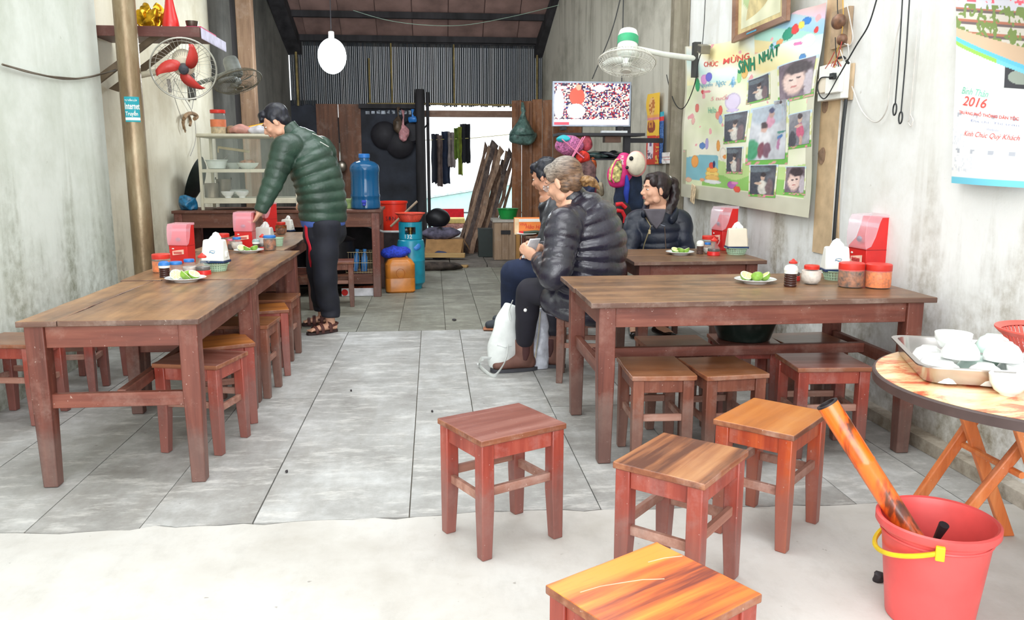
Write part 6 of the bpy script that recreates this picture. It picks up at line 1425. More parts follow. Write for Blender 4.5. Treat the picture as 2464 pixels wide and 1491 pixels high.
ctext('Địa chỉ: Thị trấn', 2360, 2470, 277, 286, plain('print_grey', (150, 156, 186), .6)); ctext('Website:', 2398, 2428, 295, 301, MATS['print_grey'])
ctext('Kính Chúc Quý Khách', 2342, 2470, 309, 326, RT, .4)
# dark cracks of the rear right wall, drawn as hanging cables
for pts, lb in ((( (1492, 0), (1470, 80), (1425, 190)), 'long dark wall crack, drawn as a cable, slanting behind the television'), (((1500, 0), (1498, 100), (1496, 200)), 'dark wall crack, drawn as a cable, running straight behind the television')):
    cable(lb, spl(pts, Y=7.6), .005, BK)
cable('thin pale wire sagging under the rear roof', spl([(850, 25), (930, 48), (1020, 60), (1120, 60), (1240, 38), (1345, 12)], Y=10.9), .004, plain('wire_green', (150, 176, 160), .5))
# ============================================================ left wall
zS = D(400, 64, 5.86).z; sh = thing('altar_shelf', 'dark red wooden altar shelf high on the left wall with a scalloped white trim', 'shelf', (-1.92, 6.3, zS-.09))
SW = wood('altar_wood', (58, 28, 28), (96, 54, 48), (120, 76, 66), 0, 6, .5, .15)
x1_ = -1.54
obj('shelf_board', MB().box(-2.36, x1_, 5.87, 6.55, zS-.015, zS), SW, sh, world=True); obj('front_board', MB().box(-2.36, x1_, 5.855, 5.87, zS-.065, zS+.002), SW, sh, world=True, bev=.002)
for y_ in (6.0, 6.4): obj('brace', MB().prism([(-2.35, y_-.015, zS-.36), (-2.29, y_-.015, zS-.38), (-2.29, y_+.015, zS-.38), (-2.35, y_+.015, zS-.36)], [(-1.86, y_-.015, zS-.016), (-1.8, y_-.015, zS-.016), (-1.8, y_+.015, zS-.016), (-1.86, y_+.015, zS-.016)]), plain('brace_grey', (128, 112, 92), .8), sh, world=True)
mb = MB(); n = 24
for k in range(n):
    ya = 5.88+.67*k/n; yb = 5.88+.67*(k+1)/n; pts = [(x1_+.004, ya, zS), (x1_+.004, ya, zS-.05)]
    for j in range(1, 5): a_ = pi*j/5; pts.append((x1_+.004, ya+(yb-ya)*(1-cos(a_))/2, zS-.05-.022*sin(a_)))
    pts += [(x1_+.004, yb, zS-.05), (x1_+.004, yb, zS)]; mb.extrude(pts, (.003, 0, 0))
obj('scalloped_trim', mb, plain('trim_paper', (206, 202, 226), .7), sh, world=True)
obj('pink_cloth_corner', MB().box(x1_-.1, x1_-.0, 5.9, 6.3, zS+.001, zS+.012), plain('altar_pink', (196, 40, 96), .6), sh, world=True)
GD = plain('gold_foil', (206, 158, 30), .25, .75, var=.4, scale=16)
for i, (x, y, r, lb) in enumerate(((338, 48, (.045, .04, .07), 'gold ornament, leftmost on the altar shelf'), (352, 30, (.04, .04, .10), 'tall gold ornament second on the altar shelf'), (366, 45, (.05, .04, .08), 'broad gold figure in the middle of the altar shelf'), (381, 40, (.04, .035, .09), 'gold ornament beside the red vase'))):
    c = D(x, y, 6.0+.04*(i % 2)); blobobj('gold_ornament', lb, 'ornament', (c.x, c.y, zS+.001), (r[0], r[1], r[2]), GD, .03, 22, i*7, n=34)
o = obj('red_vase', MB().lathe([(.055, 0), (.058, .01), (.05, .06), (.035, .13), (.024, .2), (.024, .26), (.032, .28)], 28), RED); c = D(411, 60, 5.98); o.location = (c.x, c.y, zS+.001); tag(o, 'tall conical red vase on the altar shelf', 'vase')
o = obj('incense_bowl', MB().lathe([(.02, 0), (.03, .005), (.038, .03), (.042, .055), (.036, .055), (.03, .02), (.001, .01)], 26), plain('bronze_bowl', (80, 70, 60), .3, .5)); c = D(462, 60, 5.98); o.location = (c.x, c.y, zS+.001); tag(o, 'small dark bronze bowl on the altar shelf', 'bowl')
o = obj('red_tray', MB().box(-.09, .05, -.04, .04, 0, .02), RED, bev=.003); c = D(442, 62, 6.1); o.location = (c.x, c.y, zS+.001); tag(o, 'thin red tray behind the bronze bowl on the altar shelf', 'tray')
# fans on the left wall
hub = D(442, 166, 5.75)
wall_fan('wall fan with three red blades and an open cage on the left wall', hub, (.25, -.9, -.42), .205, (plain('fan_beige', (214, 206, 184), .5), plain('fan_wire', (186, 186, 176), .4, .5)), (-2.03, 5.95, D(335, 185, 5.95).z), cage='rear', bcol=plain('blade_red', (196, 62, 56), .35, var=.05), bars=40)
hub = D(572, 196, 8.1)
wall_fan('grey smoked-plastic wall fan tilted down above the glass cabinet', hub, (.30, -.25, -.85), .225, (plain('fan_grey', (120, 124, 120), .4), plain('fan_smoke', (104, 100, 86), .4, .2)), (-2.32, 8.45, D(505, 205, 8.45).z), bars=60)
# sticker on the round post
def stk(u, v): 
    if v < .16: return (230, 240, 240) if v > .06 else (30, 150, 160)
    return (30, 152, 166)
pc = Vector((-1.945, 5.66, 0)); r = .0705
p = D(322, 264, 5.64); zc = p.z; h = 55/1950*5.64
def psurf(u, v): a_ = -pi/2-.35+u*1.35; return Vector((pc.x+r*cos(a_), pc.y+r*sin(a_), zc-h/2+v*h))-Vector((pc.x, pc.y, zc-h/2))
o = obj('sticker', printgrid(1, 1, 16, 20, stk, psurf), attrmat('printed_paper', .5), smooth=True); o.location = (pc.x, pc.y, zc-h/2); tag(o, 'teal sticker with white lettering wrapped on the round post', 'sticker')
for s_, v0, v1, w in (('TƯ VẤN LẮP', .82, .92, .8), ('Internet', .5, .76, .95), ('Truyền', .2, .46, .8)):
    textobj('sticker_lettering', s_, WHT, o, None, 1, 1, fn=lambda c_, V0=v0, V1=v1, W_=w: (lambda q_: Vector((q_.x, q_.y, 0))*1.012+Vector((0, 0, q_.z)))(psurf(.04+c_.x*W_, V0+c_.y*(V1-V0))), bold=.02)
WS = plain('strap_metal', (190, 186, 170), .4, .5)
def lcable(label, pts, r, mat, X=-2.13, Y=None): return cable(label, spl(pts, X=X, Y=Y), r, mat)
lcable('old twisted cable sagging across the left wall to the post', [(6, 155), (45, 166), (100, 180), (160, 190), (220, 184), (278, 168)], .006, plain('cable_taupe', (106, 96, 82), .7))
lcable('second strand twisted around the cable on the left wall', [(6, 154), (60, 172), (105, 181), (150, 186), (200, 188), (240, 178), (278, 170)], .004, MATS['cable_taupe'], X=-2.125)
lcable('pull cord with a loop hanging from the red-bladed fan bracket', [(342, 240), (348, 330), (353, 405), (350, 420), (356, 426), (357, 414), (353, 406)], .0028, GY, X=-2.2)
lcable('thin wire from the red-bladed fan to the root bracket', [(420, 190), (418, 225), (435, 280), (448, 315)], .003, GY, X=-2.33)
lcable('wire slanting down to the root bracket from the fan', [(418, 190), (440, 230), (462, 268), (470, 300), (470, 340), (458, 375)], .003, GY, X=-2.33)
lcable('wire hanging from the altar shelf to the root bracket', [(478, 100), (474, 180), (462, 262)], .003, GY, X=-2.33)
t = thing('root_bracket', 'brown root-like wall hook below the red-bladed fan', 'hook', S(455, 290, -2.34)); q = Vector(t.location); RB = plain('root_brown', (150, 122, 92), .8, var=.3, scale=20, bmp=.3)
obj('hook_arm', MB().tube([p_-q for p_ in spl([(443, 285), (450, 275), (464, 273), (474, 280), (468, 286)], X=-2.3)], .018, 8), RB, t); obj('hook_arm', MB().tube([p_-q for p_ in spl([(443, 283), (441, 298), (446, 318)], X=-2.32)], [.016]*8+[.013]*5+[.007]*4, 8), RB, t); obj('hook_arm', MB().tube([p_-q for p_ in spl([(455, 280), (459, 292), (457, 302)], X=-2.3)], .013, 8), RB, t)
o = obj('grey_rod', MB().tube([D(405, 190, 5.9), D(410, 222, 5.9)], .012), GY); movet(o, D(405, 190, 5.9)); o.name = 'hanging_switch'; tag(o, 'grey inline switch hanging under the red-bladed fan', 'switch')
# floor litter
o = obj('paper_scrap', crumple(MB().ball((0, 0, .012), (.035, .022, .014), 14, 8).mesh('p'), .012, 40), WHT); o.location = G(246, 876, 0)+Vector((0, 0, .002)); tag(o, 'crumpled white paper scrap on the floor under the left table', 'paper')
o = obj('lime_slice', MB().lathe([(.001, 0), (.02, 0), (.021, .004), (.001, .006)], 16), LIMEG); o.location = G(412, 822, 0)+Vector((0, 0, .001)); tag(o, 'green lime slice dropped on the floor under the left table', 'lime')
random.seed(3)
for i, (x, y, w, lb) in enumerate(((1093, 770, .07, 'dark splinter on the floor boards in the aisle'), (1040, 990, .02, 'small dark crumb on the boards near the lone stool'), (1190, 1088, .02, 'tiny white crumb by the lone stool'), (845, 940, .018, 'dark crumb on the boards in the middle of the aisle'), (690, 1135, .02, 'crumb on the boards left of the aisle'))):
    o = obj('floor_crumb', crumple(MB().ball((0, 0, .003), (w*.25, w*.6, .004), 10, 6).mesh('c'), .003, 80), MATS['charred'] if i != 2 else WHT); o.location = G(x, y, 0)+Vector((0, 0, .001)); tag(o, lb, 'crumb')
# ============================================================ people
SKIN = plain('skin_warm', (206, 150, 122), .5, var=.05, scale=20); SKINL = plain('skin_light', (222, 170, 142), .5, var=.05, scale=20)
LIP = plain('lips', (176, 84, 80), .4); EYW = plain('eye_white', (228, 226, 222), .2); EYD = plain('eye_dark', (30, 22, 20), .2)
def hairmat(name, dark, light, scale=60, st=(1, 1, .15)):
    m, nt, b = newmat(name); v = coords(nt, st); f = noisetex(nt, v, scale, 4, .6)
    nt.links.new(ramp(nt, f, [(.35, dark), (.65, light)]), b.inputs['Base Color']); b.inputs['Roughness'].default_value = .42; bump(nt, b, f, .5, .004); return m
def puffmat(name, c, rough=.35, coat=.3, sc=24):
    m, nt, b = newmat(name); v = coords(nt, (1, 1, 1)); f = noisetex(nt, v, sc, 5, .6, .8); f2 = noisetex(nt, v, 5, 3)
    base = rgb(c); lo = tuple(x*.6 for x in base[:3])+(1,); hi = tuple(min(1, x*1.35) for x in base[:3])+(1,)
    nt.links.new(ramp(nt, f2, [(.3, lo), (.7, hi)]), b.inputs['Base Color']); b.inputs['Roughness'].default_value = rough
    b.inputs['Coat Weight'].default_value = coat; b.inputs['Coat Roughness'].default_value = .25; bump(nt, b, f, .35, .012); return m
def head(mb, C, f, u, s=1.0):
    f = Vector(f).normalized(); u = Vector(u); u = (u-f*u.dot(f)).normalized(); r = f.cross(u)
    R = Matrix((r, f, u)).transposed().to_4x4()
    def P(x, y, z): return Vector(C)+(r*x+f*y+u*z)*s
    def B(x, y, z, a, b_, c_, n=20, m=14, X=None): mb.ball(P(x, y, z), (a*s, b_*s, c_*s), n, m, R @ X if X else R)
    # ball() applies rotation after scaling: T @ R @ Diag
    B(0, -.012, .03, .073, .092, .086, 28, 18); B(0, .018, -.018, .063, .072, .082); B(0, .030, -.068, .047, .046, .036); B(0, .062, -.098, .020, .018, .016)
    B(0, .072, .026, .046, .018, .012); 
    for k in (-1, 1):
        B(k*.036, .056, -.028, .024, .024, .024); B(k*.079, -.008, -.012, .007, .017, .030, 12, 10, RX(-.15)); B(k*.010, .092, -.031, .008, .009, .007, 10, 8); B(k*.05, .01, -.07, .016, .03, .026)
    mb.loft([(P(0, .083, .016), .007*s), (P(0, .094, -.006), .008*s), (P(0, .106, -.027), .0105*s), (P(0, .094, -.036), .008*s)], r, 10, .004)
    B(0, .086, -.053, .021, .009, .0055, 14, 8); B(0, .083, -.064, .018, .010, .006, 14, 8); B(0, .078, -.045, .022, .012, .014, 12, 8)
    return P, R, r, f, u
def face(parent, P, R, s=1.0, glasses=False, brow=EYD):
    mbw, mbd = MB(), MB()
    for k in (-1, 1):
        mbw.ball(P(k*.031, .0745, .001), (.0125*s, .0085*s, .0055*s), 14, 10, R); mbd.ball(P(k*.031, .0815, .001), (.0055*s, .0035*s, .0052*s), 12, 8, R)
        obj('eyebrow', MB().tube([P(k*.015, .089, .022), P(k*.032, .086, .028), P(k*.048, .074, .023)], [.0018*s, .002*s, .0012*s], 6), brow, parent, world=True)
    obj('eyes', mbw, EYW, parent, world=True); obj('pupils', mbd, EYD, parent, world=True)
    obj('lips', MB().ball(P(0, .0895, -.0535), (.017*s, .0072*s, .0038*s), 14, 8, R).ball(P(0, .087, -.0625), (.015*s, .0078*s, .0045*s), 14, 8, R), LIP, parent, world=True)
def hand(mb, w, d, n, size=1.0, curl=.5, thumb=1):
    """w wrist, d direction to knuckles, n palm normal (fingers curl towards it), thumb: side sign"""
    d = Vector(d).normalized(); n = Vector(n); n = (n-d*n.dot(d)).normalized(); a = d.cross(n)*thumb
    w = Vector(w)
    M_ = Matrix((d, a, n)).transposed().to_4x4()
    mb.ball(w+d*.042*size, (.048*size, .038*size, .015*size), 16, 12, M_)
    for i, (o_, L_, rr) in enumerate(((.029, .072, .0088), (.010, .080, .009), (-.010, .075, .0088), (-.028, .060, .008))):
        p = w+(d*.068+a*o_*.9)*size; c = curl+.08*i; q = [p]; dd = d.copy(); 
        for k, fr in enumerate((.42, .32, .26)):
            ang = c*(.55+.35*k); dd = (d*cos(ang*(k+1)*.7)+n*sin(ang*(k+1)*.7)).normalized(); q.append(q[-1]+dd*L_*fr*size)
        mb.loft([(w+d*.03*size+a*o_*.5*size, rr*size)]+[(x, rr*size*(1-.08*k)) for k, x in enumerate(q)], a, 8, .008)
    p = w+(d*.018+a*.028)*size
    mb.loft([(w+d*.01*size, .012*size), (p, .0115*size), (p+(d*.030+a*.016+n*.012)*size, .0098*size), (p+(d*.055+a*.014+n*.024)*size, .008*size)], n, 8, .008)
def figure(J, skin, voxel=.0065):
    """one continuous body: J has pelvis, waist, chest, neck, headC, f, u, side, and joints L/R"""
    mb = MB(); sd = J['side']; k = J.get('k', 1)
    mb.loft([(J['pelvis'], .15*k, .105*k), (J['waist'], .125*k, .09*k), (J['chest'], .15*k, .10*k), (J['neck']-(J['neck']-J['chest'])*.12, .10*k, .075*k)], sd, 24)
    mb.loft([(J['neck']-(J['neck']-J['chest'])*.2, .07*k), (J['neck'], .056*k), (J['headC']-Vector(J['u'])*.05-Vector(J['f'])*.012, .055*k)], sd, 20)
    for q in 'LR':
        s_, e_, w_ = J['sh'+q], J['el'+q], J['wr'+q]
        mb.loft([(J['chest'].lerp(s_, .4)+Vector((0, 0, .02)), .06*k), (s_, .055*k), (s_.lerp(e_, .5), .045*k), (e_, .038*k), (e_.lerp(w_, .35), .038*k), (w_, .026*k), (w_+(w_-e_).normalized()*.02, .024*k)], sd, 16)
        hd = J.get('hand'+q); d = hd[0] if hd else (w_-e_); n_ = hd[1] if hd else Vector((0, 0, -1)); hand(mb, w_, d, n_, .95*k, hd[2] if hd else .5, hd[3] if hd else (1 if q == 'L' else -1))
        h_, kn, an = J['hip'+q], J['kn'+q], J['an'+q]
        mb.loft([(h_, .085*k, .085*k), (h_.lerp(kn, .5), .068*k), (kn, .052*k)], sd, 18); mb.loft([(kn, .052*k), (kn.lerp(an, .3), .052*k), (an, .034*k), (an-Vector((0, 0, .02)), .034*k)], sd, 18)
        t_ = J['toe'+q]; he = an+(an-t_).normalized()*.035; he.z = J.get('solez'+q, .03)+.01
        mb.loft([(he, .028*k, .024*k), (an.lerp(t_, .4)*1+Vector((0, 0, -an.z*.25)), .033*k, .026*k), (t_, .036*k, .013*k)], sd, 14, cap=(.8, .6))
        if J.get('toes'):
            fd = (t_-an); fd.z = 0; fd.normalize(); lat = Vector((-fd.y, fd.x, 0))
            for i in range(5): mb.ball(t_+lat*(-.028+.014*i)*(1)+fd*(.018-abs(i-1)*.003)+Vector((0, 0, -.002)), (.009, .009, .008), 8, 6)
    P, R, r, f, u = head(mb, J['headC'], J['f'], J['u'], J.get('hs', 1))
    return mb, P, R
def body(parent, J, skin, voxel=.006):
    mb, P, R = figure(J, skin); me = remesh(mb, voxel, 2, name='body'); o = obj('body', me, skin, parent, world=True, smooth=True); return P, R
def cloth(name, parent, mb, mat, voxel=.008, label=None, smooth=1, amp=.004, freq=9):
    me = remesh(mb, voxel, smooth, name=name)
    if amp:
        for v in me.vertices: v.co += noise.noise_vector(v.co*freq)*amp
    return obj(name, me, mat, parent, world=True, smooth=True, label=label)
V = Vector
# ---------------------------------------------------------------- standing man
base = G(760, 800, 0)
man = thing('person', 'standing person in a green puffer jacket and black track trousers, bending over the left tables', 'person', (base.x, base.y+.1, 0))
yy = 5.95; up = V((0, 0, 1))
J = dict(k=1.0, pelvis=D(777, 512, yy), waist=D(772, 455, yy), chest=D(738, 375, yy), neck=D(700, 326, yy), headC=D(664, 294, yy-.02), side=V((-.25, -.95, 0)).normalized(), hs=.98,
         f=V((-.86, .0, -.52)).normalized(), u=V((-.45, 0, .85)))
J['shL'] = D(687, 357, yy-.17); J['elL'] = D(658, 437, yy-.22); J['wrL'] = D(626, 508, yy-.25); J['handL'] = (V((-.5, 0, -.86)), V((-.8, 0, .3)), .5, 1)
J['shR'] = D(775, 362, yy+.16); J['elR'] = D(800, 430, yy+.22); J['wrR'] = D(745, 480, yy+.26); J['handR'] = (V((-.9, 0, -.3)), V((0, 0, -1)), .5, -1)
J['hipL'] = D(782, 535, yy-.09); J['hipR'] = D(768, 535, yy+.10); J['knL'] = D(782, 652, yy-.09); J['knR'] = D(768, 648, yy+.12)
aL = G(792, 800, 0); J['anL'] = V((aL.x+.01, aL.y+.02, .085)); tL = G(742, 806, 0); J['toeL'] = V((tL.x+.02, tL.y+.01, .032))
aR = G(775, 785, 0); J['anR'] = V((aR.x-.0, aR.y+.06, .085)); tR = G(728, 787, 0); J['toeR'] = V((tR.x+.02, tR.y+.06, .032)); J['toes'] = True
P, R = body(man, J, SKINL); face(man, P, R, .98)
GJ = puffmat('green_puffer', (46, 70, 58), .42, .15)
mb = MB(); sd = J['side']
mb.loft([(D(777, 532, yy), .195, .165), (D(777, 500, yy), .20, .17), (D(768, 440, yy), .215, .17), (D(745, 385, yy), .215, .165), (D(722, 345, yy), .15, .13), (D(704, 322, yy), .085, .08)], sd, 40, .008, (.068, .09), (.1, .3))
for q in 'LR':
    s_, e_, w_ = J['sh'+q], J['el'+q], J['wr'+q]
    mb.loft([(J['chest'].lerp(s_, .35)+V((0, 0, .03)), .10), (s_, .098), (s_.lerp(e_, .5), .085), (e_, .075), (e_.lerp(w_, .5), .062), (w_, .045)], sd, 26, .008, (.062, .10), (.5, .2))
cloth('puffer_jacket', man, mb, GJ, .0075)
mb = MB().loft([(D(709, 330, yy), .082, .078), (D(696, 312, yy), .072, .068), (D(690, 304, yy), .07, .066)], sd, 30, .006, None, (.1, .1)); cloth('jacket_collar', man, mb, GJ, .007, amp=.002)
bpy.context.view_layer.update(); jk = bpy.data.objects['puffer_jacket']
for seg in (((752, 322), (764, 327), (776, 334)), ((770, 342), (782, 349), (790, 354))):
    pp_ = [q_ for q_ in (hit(jk, x, y) for x, y in seg) if q_]
    if len(pp_) > 1: obj('shoulder_print', MB().tube(pp_, .0035, 6), WHT, man, world=True)
mb = MB().loft([(D(779, 542, yy), .178, .15), (D(778, 526, yy), .186, .158)], sd, 30, .008, None, (.1, .1)); cloth('blue_shirt_hem', man, mb, plain('shirt_blue', (70, 96, 168), .85), .008, amp=.003)
TRB = plain('track_black', (24, 26, 38), .75, var=.25, scale=7, bmp=.25)
mb = MB().loft([(D(778, 528, yy), .165, .14), (D(780, 565, yy), .175, .15)], sd, 30)
for q in 'LR':
    h_, kn, an = J['hip'+q], J['kn'+q], J['an'+q]
    mb.loft([(h_+V((0, 0, -.0)), .108, .105), (h_.lerp(kn, .55), .100, .098), (kn, .085, .085), (kn.lerp(an, .55), .078), (an+V((0, 0, .09)), .066), (an+V((-.0, 0, .035)), .074, .062)], sd, 26, cap=(.5, .2))
cloth('track_trousers', man, mb, TRB, .009, amp=.014, freq=7)
bpy.context.view_layer.update(); tk = bpy.data.objects['track_trousers']; mb = MB(); pts = []
for i in range(15):
    y = 534+8*i; x = 725
    while x < 800 and not hit(tk, x, y): x += 2
    q_ = hit(tk, x+7+.25*i, y, .002)
    if q_: pts.append(q_)
pts = [(pts[max(0, k-1)]+pts[k]+pts[min(len(pts)-1, k+1)])/3 for k in range(len(pts))]
pts = [(pts[max(0, k-1)]+pts[k]+pts[min(len(pts)-1, k+1)])/3+V((0, -.004, 0)) for k in range(len(pts))]
obj('red_stripe', MB().loft([(q_, .015*min(1, (len(pts)-k)/5+.1), .004) for k, q_ in enumerate(pts)], V((.75, -.65, 0)), 12, .01), plain('stripe_red', (206, 30, 52), .7), man, world=True)
SD = plain('sandal_brown', (88, 48, 42), .6, var=.15)
for q in 'LR':
    an, t_ = J['an'+q], J['toe'+q]; fd = (t_-an); fd.z = 0; fd.normalize(); lat = V((-fd.y, fd.x, 0)); c0 = V((an.x, an.y, .012))-fd*.055; c1 = V((t_.x, t_.y, .012))+fd*.035
    sole = []; n = 22; Ls = (c1-c0).length
    for k in range(n):
        a = 2*pi*k/n; x_ = (1-cos(a))/2; w = .043*abs(sin(a))**.75*(1 if sin(a) > 0 else -1)*(.85+.3*x_); sole.append(c0+fd*(x_*Ls)+lat*w-V((0, 0, .011)))
    ss_ = obj('sandal_sole', MB().extrude(sole, (0, 0, .018)), plain('sole_dark', (52, 34, 34), .7), man, world=True)
    for x_, h in ((.30, .078), (.56, .062), (.74, .046)):
        c = c0+fd*Ls*x_; pts = [c-lat*.043+V((0, 0, .0)), c-lat*.042+V((0, 0, h*.55)), c+V((0, 0, h)), c+lat*.042+V((0, 0, h*.55)), c+lat*.043]
        obj('sandal_strap', MB().loft([(p, .012, .005) for p in pts], fd, 10, .01), SD, ss_, world=True)
    obj('heel_strap', MB().loft([(p, .004, .009) for p in (c0+fd*.09-lat*.04+V((0, 0, .035)), c0+fd*.02-lat*.03+V((0, 0, .05)), c0-fd*.002+V((0, 0, .052)), c0+fd*.02+lat*.03+V((0, 0, .05)), c0+fd*.09+lat*.04+V((0, 0, .035)))], lat, 8, .01), SD, ss_, world=True)
HB = hairmat('hair_black', (12, 13, 20), (34, 36, 50))
def haircap(P, R, s, extra=()):
    mb = MB(); mb.ball(P(0, -.026, .044), (.083*s, .094*s, .086*s), 30, 20, R); mb.ball(P(0, -.058, -.012), (.066*s, .048*s, .062*s), 20, 14, R)
    for (x, y, z, a, b_, c_) in extra: mb.ball(P(x, y, z), (a*s, b_*s, c_*s), 16, 12, R)
    return mb
mb = haircap(P, R, .98, [(0, .045, .085, .066, .045, .034), (-.03, .07, .06, .028, .022, .022), (.03, .068, .062, .028, .022, .022), (0, .078, .062, .03, .018, .02), (.068, -.0, .02, .018, .02, .04), (-.068, -.0, .02, .018, .02, .04)])
me = remesh(mb, .005, 14)
for v in me.vertices: v.co += noise.noise_vector(v.co*40)*.0025
obj('hair', me, HB, man, world=True, smooth=True)

# ---------------------------------------------------------------- grey-haired person in long black puffer
base = V((.84, 4.44, 0))
p2 = thing('person', 'seated grey-haired person with glasses in a long shiny black puffer coat, holding a phone', 'person', base)
Fd = V((-.8, .6, 0)); sd = V((-.6, -.8, 0))   # facing, own left
J = dict(k=1.02, pelvis=V((.86, 4.45, .50)), waist=V((.87, 4.45, .65)), chest=V((.83, 4.45, .86)), neck=V((.765, 4.48, 1.0)), headC=D(1356, 438, 4.47), side=sd, hs=1.06,
         f=V((-.72, .60, -.34)).normalized(), u=V((-.28, .22, .93)).normalized())
J['shL'] = V((.70, 4.29, .88)); J['elL'] = D(1335, 662, 4.18); J['wrL'] = D(1291, 618, 4.40); J['handL'] = (V((-.75, .25, .45)), V((.2, .6, .3)), .75, 1)
J['shR'] = V((.94, 4.62, .88)); J['elR'] = V((.80, 4.84, .66)); J['wrR'] = D(1296, 596, 4.66); J['handR'] = (V((-.8, -.45, .1)), V((.2, -.6, .3)), .75, -1)
J['hipL'] = V((.80, 4.36, .50)); J['hipR'] = V((.92, 4.56, .50)); J['knL'] = D(1272, 700, 4.50); J['knR'] = D(1335, 706, 4.92)
a = G(1262, 893, 0); J['anL'] = V((a.x, a.y+.03, .11)); t_ = G(1205, 895, 0); J['toeL'] = V((t_.x+.02, t_.y+.02, .035))
a = G(1328, 882, 0); J['anR'] = V((a.x, a.y, .11)); J['toeR'] = J['anR']+V((-.14, .06, -.075))
P, R = body(p2, J, SKINL); face(p2, P, R, 1.06)
BJ = puffmat('black_puffer', (38, 36, 50), .24, .5, 30)
mb = MB()
mb.loft([(V((.81, 4.47, .365)), .235, .215), (V((.83, 4.46, .45)), .245, .225), (V((.87, 4.45, .60)), .235, .195), (V((.885, 4.45, .74)), .24, .185), (V((.86, 4.45, .88)), .225, .165), (V((.82, 4.46, .955)), .15, .13), (V((.78, 4.47, 1.005)), .088, .088)], sd, 44, .008, (.066, .10), (.05, .2))
mb.loft([(V((.83, 4.40, .47)), .17, .12), (V((.72, 4.42, .47)), .155, .115), (V((.64, 4.46, .47)), .13, .10)], sd, 30, .008, (.066, .08), (.3, .3))
for q in 'LR':
    s_, e_, w_ = J['sh'+q], J['el'+q], J['wr'+q]
    mb.loft([(J['chest'].lerp(s_, .3)+V((0, 0, .02)), .11), (s_, .105), (s_.lerp(e_, .5), .092), (e_, .085), (e_.lerp(w_, .45), .072), (w_-(w_-e_).normalized()*.02, .048)], sd, 26, .008, (.06, .11), (.5, .15))
cloth('puffer_coat', p2, mb, BJ, .0075, amp=.006)
mb = MB().loft([(V((.80, 4.47, .985)), .088, .088), (V((.775, 4.475, 1.02)), .080, .080), (V((.76, 4.48, 1.045)), .076, .076)], sd, 30, .006, None, (.1, .1)); cloth('coat_collar', p2, mb, BJ, .007, amp=.003)
LG = plain('leggings_black', (34, 32, 44), .8, var=.15, scale=9)
mb = MB()
for q in 'LR':
    h_, kn, an = J['hip'+q], J['kn'+q], J['an'+q]
    mb.loft([(h_, .10), (h_.lerp(kn, .5), .088), (kn, .074)], sd, 26, cap=(.4, .9)); mb.loft([(kn, .073), (kn.lerp(an, .3), .070), (kn.lerp(an, .7), .056), (an+V((0, 0, .06)), .052)], sd, 26, cap=(.8, .2))
cloth('leggings', p2, mb, LG, .008, amp=.006)
BT_ = plain('boot_brown', (112, 76, 66), .65, var=.15, scale=9, bmp=.15)
for q in 'LR':
    an, t_ = J['an'+q], J['toe'+q]; fd = (t_-an); fd.z = 0; fd.normalize(); lat = V((-fd.y, fd.x, 0)); g = V((an.x, an.y, 0))
    mb = MB(); mb.loft([(g+V((0, 0, .19)), .056, .060), (g+V((0, 0, .12)), .054, .058), (g+V((0, 0, .055)), .052, .062)], lat, 24, cap=(.1, .8))
    mb.loft([(g-fd*.04+V((0, 0, .05)), .043, .040), (g+fd*.05+V((0, 0, .055)), .046, .045), (g+fd*.12+V((0, 0, .045)), .052, .034), (g+fd*.17+V((0, 0, .04)), .046, .028)], lat, 24, cap=(.8, .9))
    cloth('ankle_boot', p2, mb, BT_, .007, amp=.0015)
    sole = []; n = 22; c0 = g-fd*.085; Ls = .29
    for k in range(n):
        a = 2*pi*k/n; x_ = (1-cos(a))/2; w = .050*abs(sin(a))**.7*(1 if sin(a) > 0 else -1)*(.85+.25*x_); sole.append(c0+fd*(x_*Ls)+lat*w+V((0, 0, .001)))
    obj('boot_sole', MB().extrude(sole, (0, 0, .02)), plain('sole_slate', (66, 66, 72), .7), p2, world=True)
    obj('elastic_panel', MB().loft([(g+lat*(.048)*(1)+V((0, 0, .18)), .024, .008), (g+lat*.05+V((0, 0, .12)), .022, .008), (g+lat*.050+fd*.005+V((0, 0, .075)), .012, .006)], fd, 14, .01), plain('elastic_dark', (74, 42, 42), .8), p2, world=True)
    obj('elastic_panel', MB().loft([(g-lat*(.048)+V((0, 0, .18)), .024, .008), (g-lat*.05+V((0, 0, .12)), .022, .008), (g-lat*.050+fd*.005+V((0, 0, .075)), .012, .006)], fd, 14, .01), MATS['elastic_dark'], p2, world=True)
    obj('pull_tab', MB().tube([g-fd*.052+V((0, 0, .17)), g-fd*.062+V((0, 0, .205)), g-fd*.055+V((0, 0, .175))], .004), plain('tab_tan', (180, 140, 90), .7), p2, world=True)
# hair: silver over brown, tied low
m, nt, b = newmat('hair_grey_brown'); v = coords(nt, (1, 1, 1), rand=False); f = noisetex(nt, coords(nt, (.6, 1.6, 3.5), rand=False), 34, 5, .6, .6); sx = N(nt, 'ShaderNodeSeparateXYZ'); nt.links.new(v, sx.inputs[0])
hz = J['headC'].z
ma = N(nt, 'ShaderNodeMath', operation='MULTIPLY_ADD'); nt.links.new(sx.outputs[2], ma.inputs[0]); ma.inputs[1].default_value = 5.; ma.inputs[2].default_value = -5*(hz-p2.location.z)-.85
mx2 = N(nt, 'ShaderNodeMath', operation='MULTIPLY_ADD'); nt.links.new(sx.outputs[0], mx2.inputs[0]); mx2.inputs[1].default_value = -5.0; nt.links.new(ma.outputs[0], mx2.inputs[2])
gr = ramp(nt, mx2.outputs[0], [(.0, (0, 0, 0)), (.9, (255, 255, 255))])
cA = ramp(nt, f, [(.35, (70, 52, 42)), (.65, (136, 104, 78))]); cB = ramp(nt, f, [(.35, (98, 92, 88)), (.62, (190, 186, 178))])
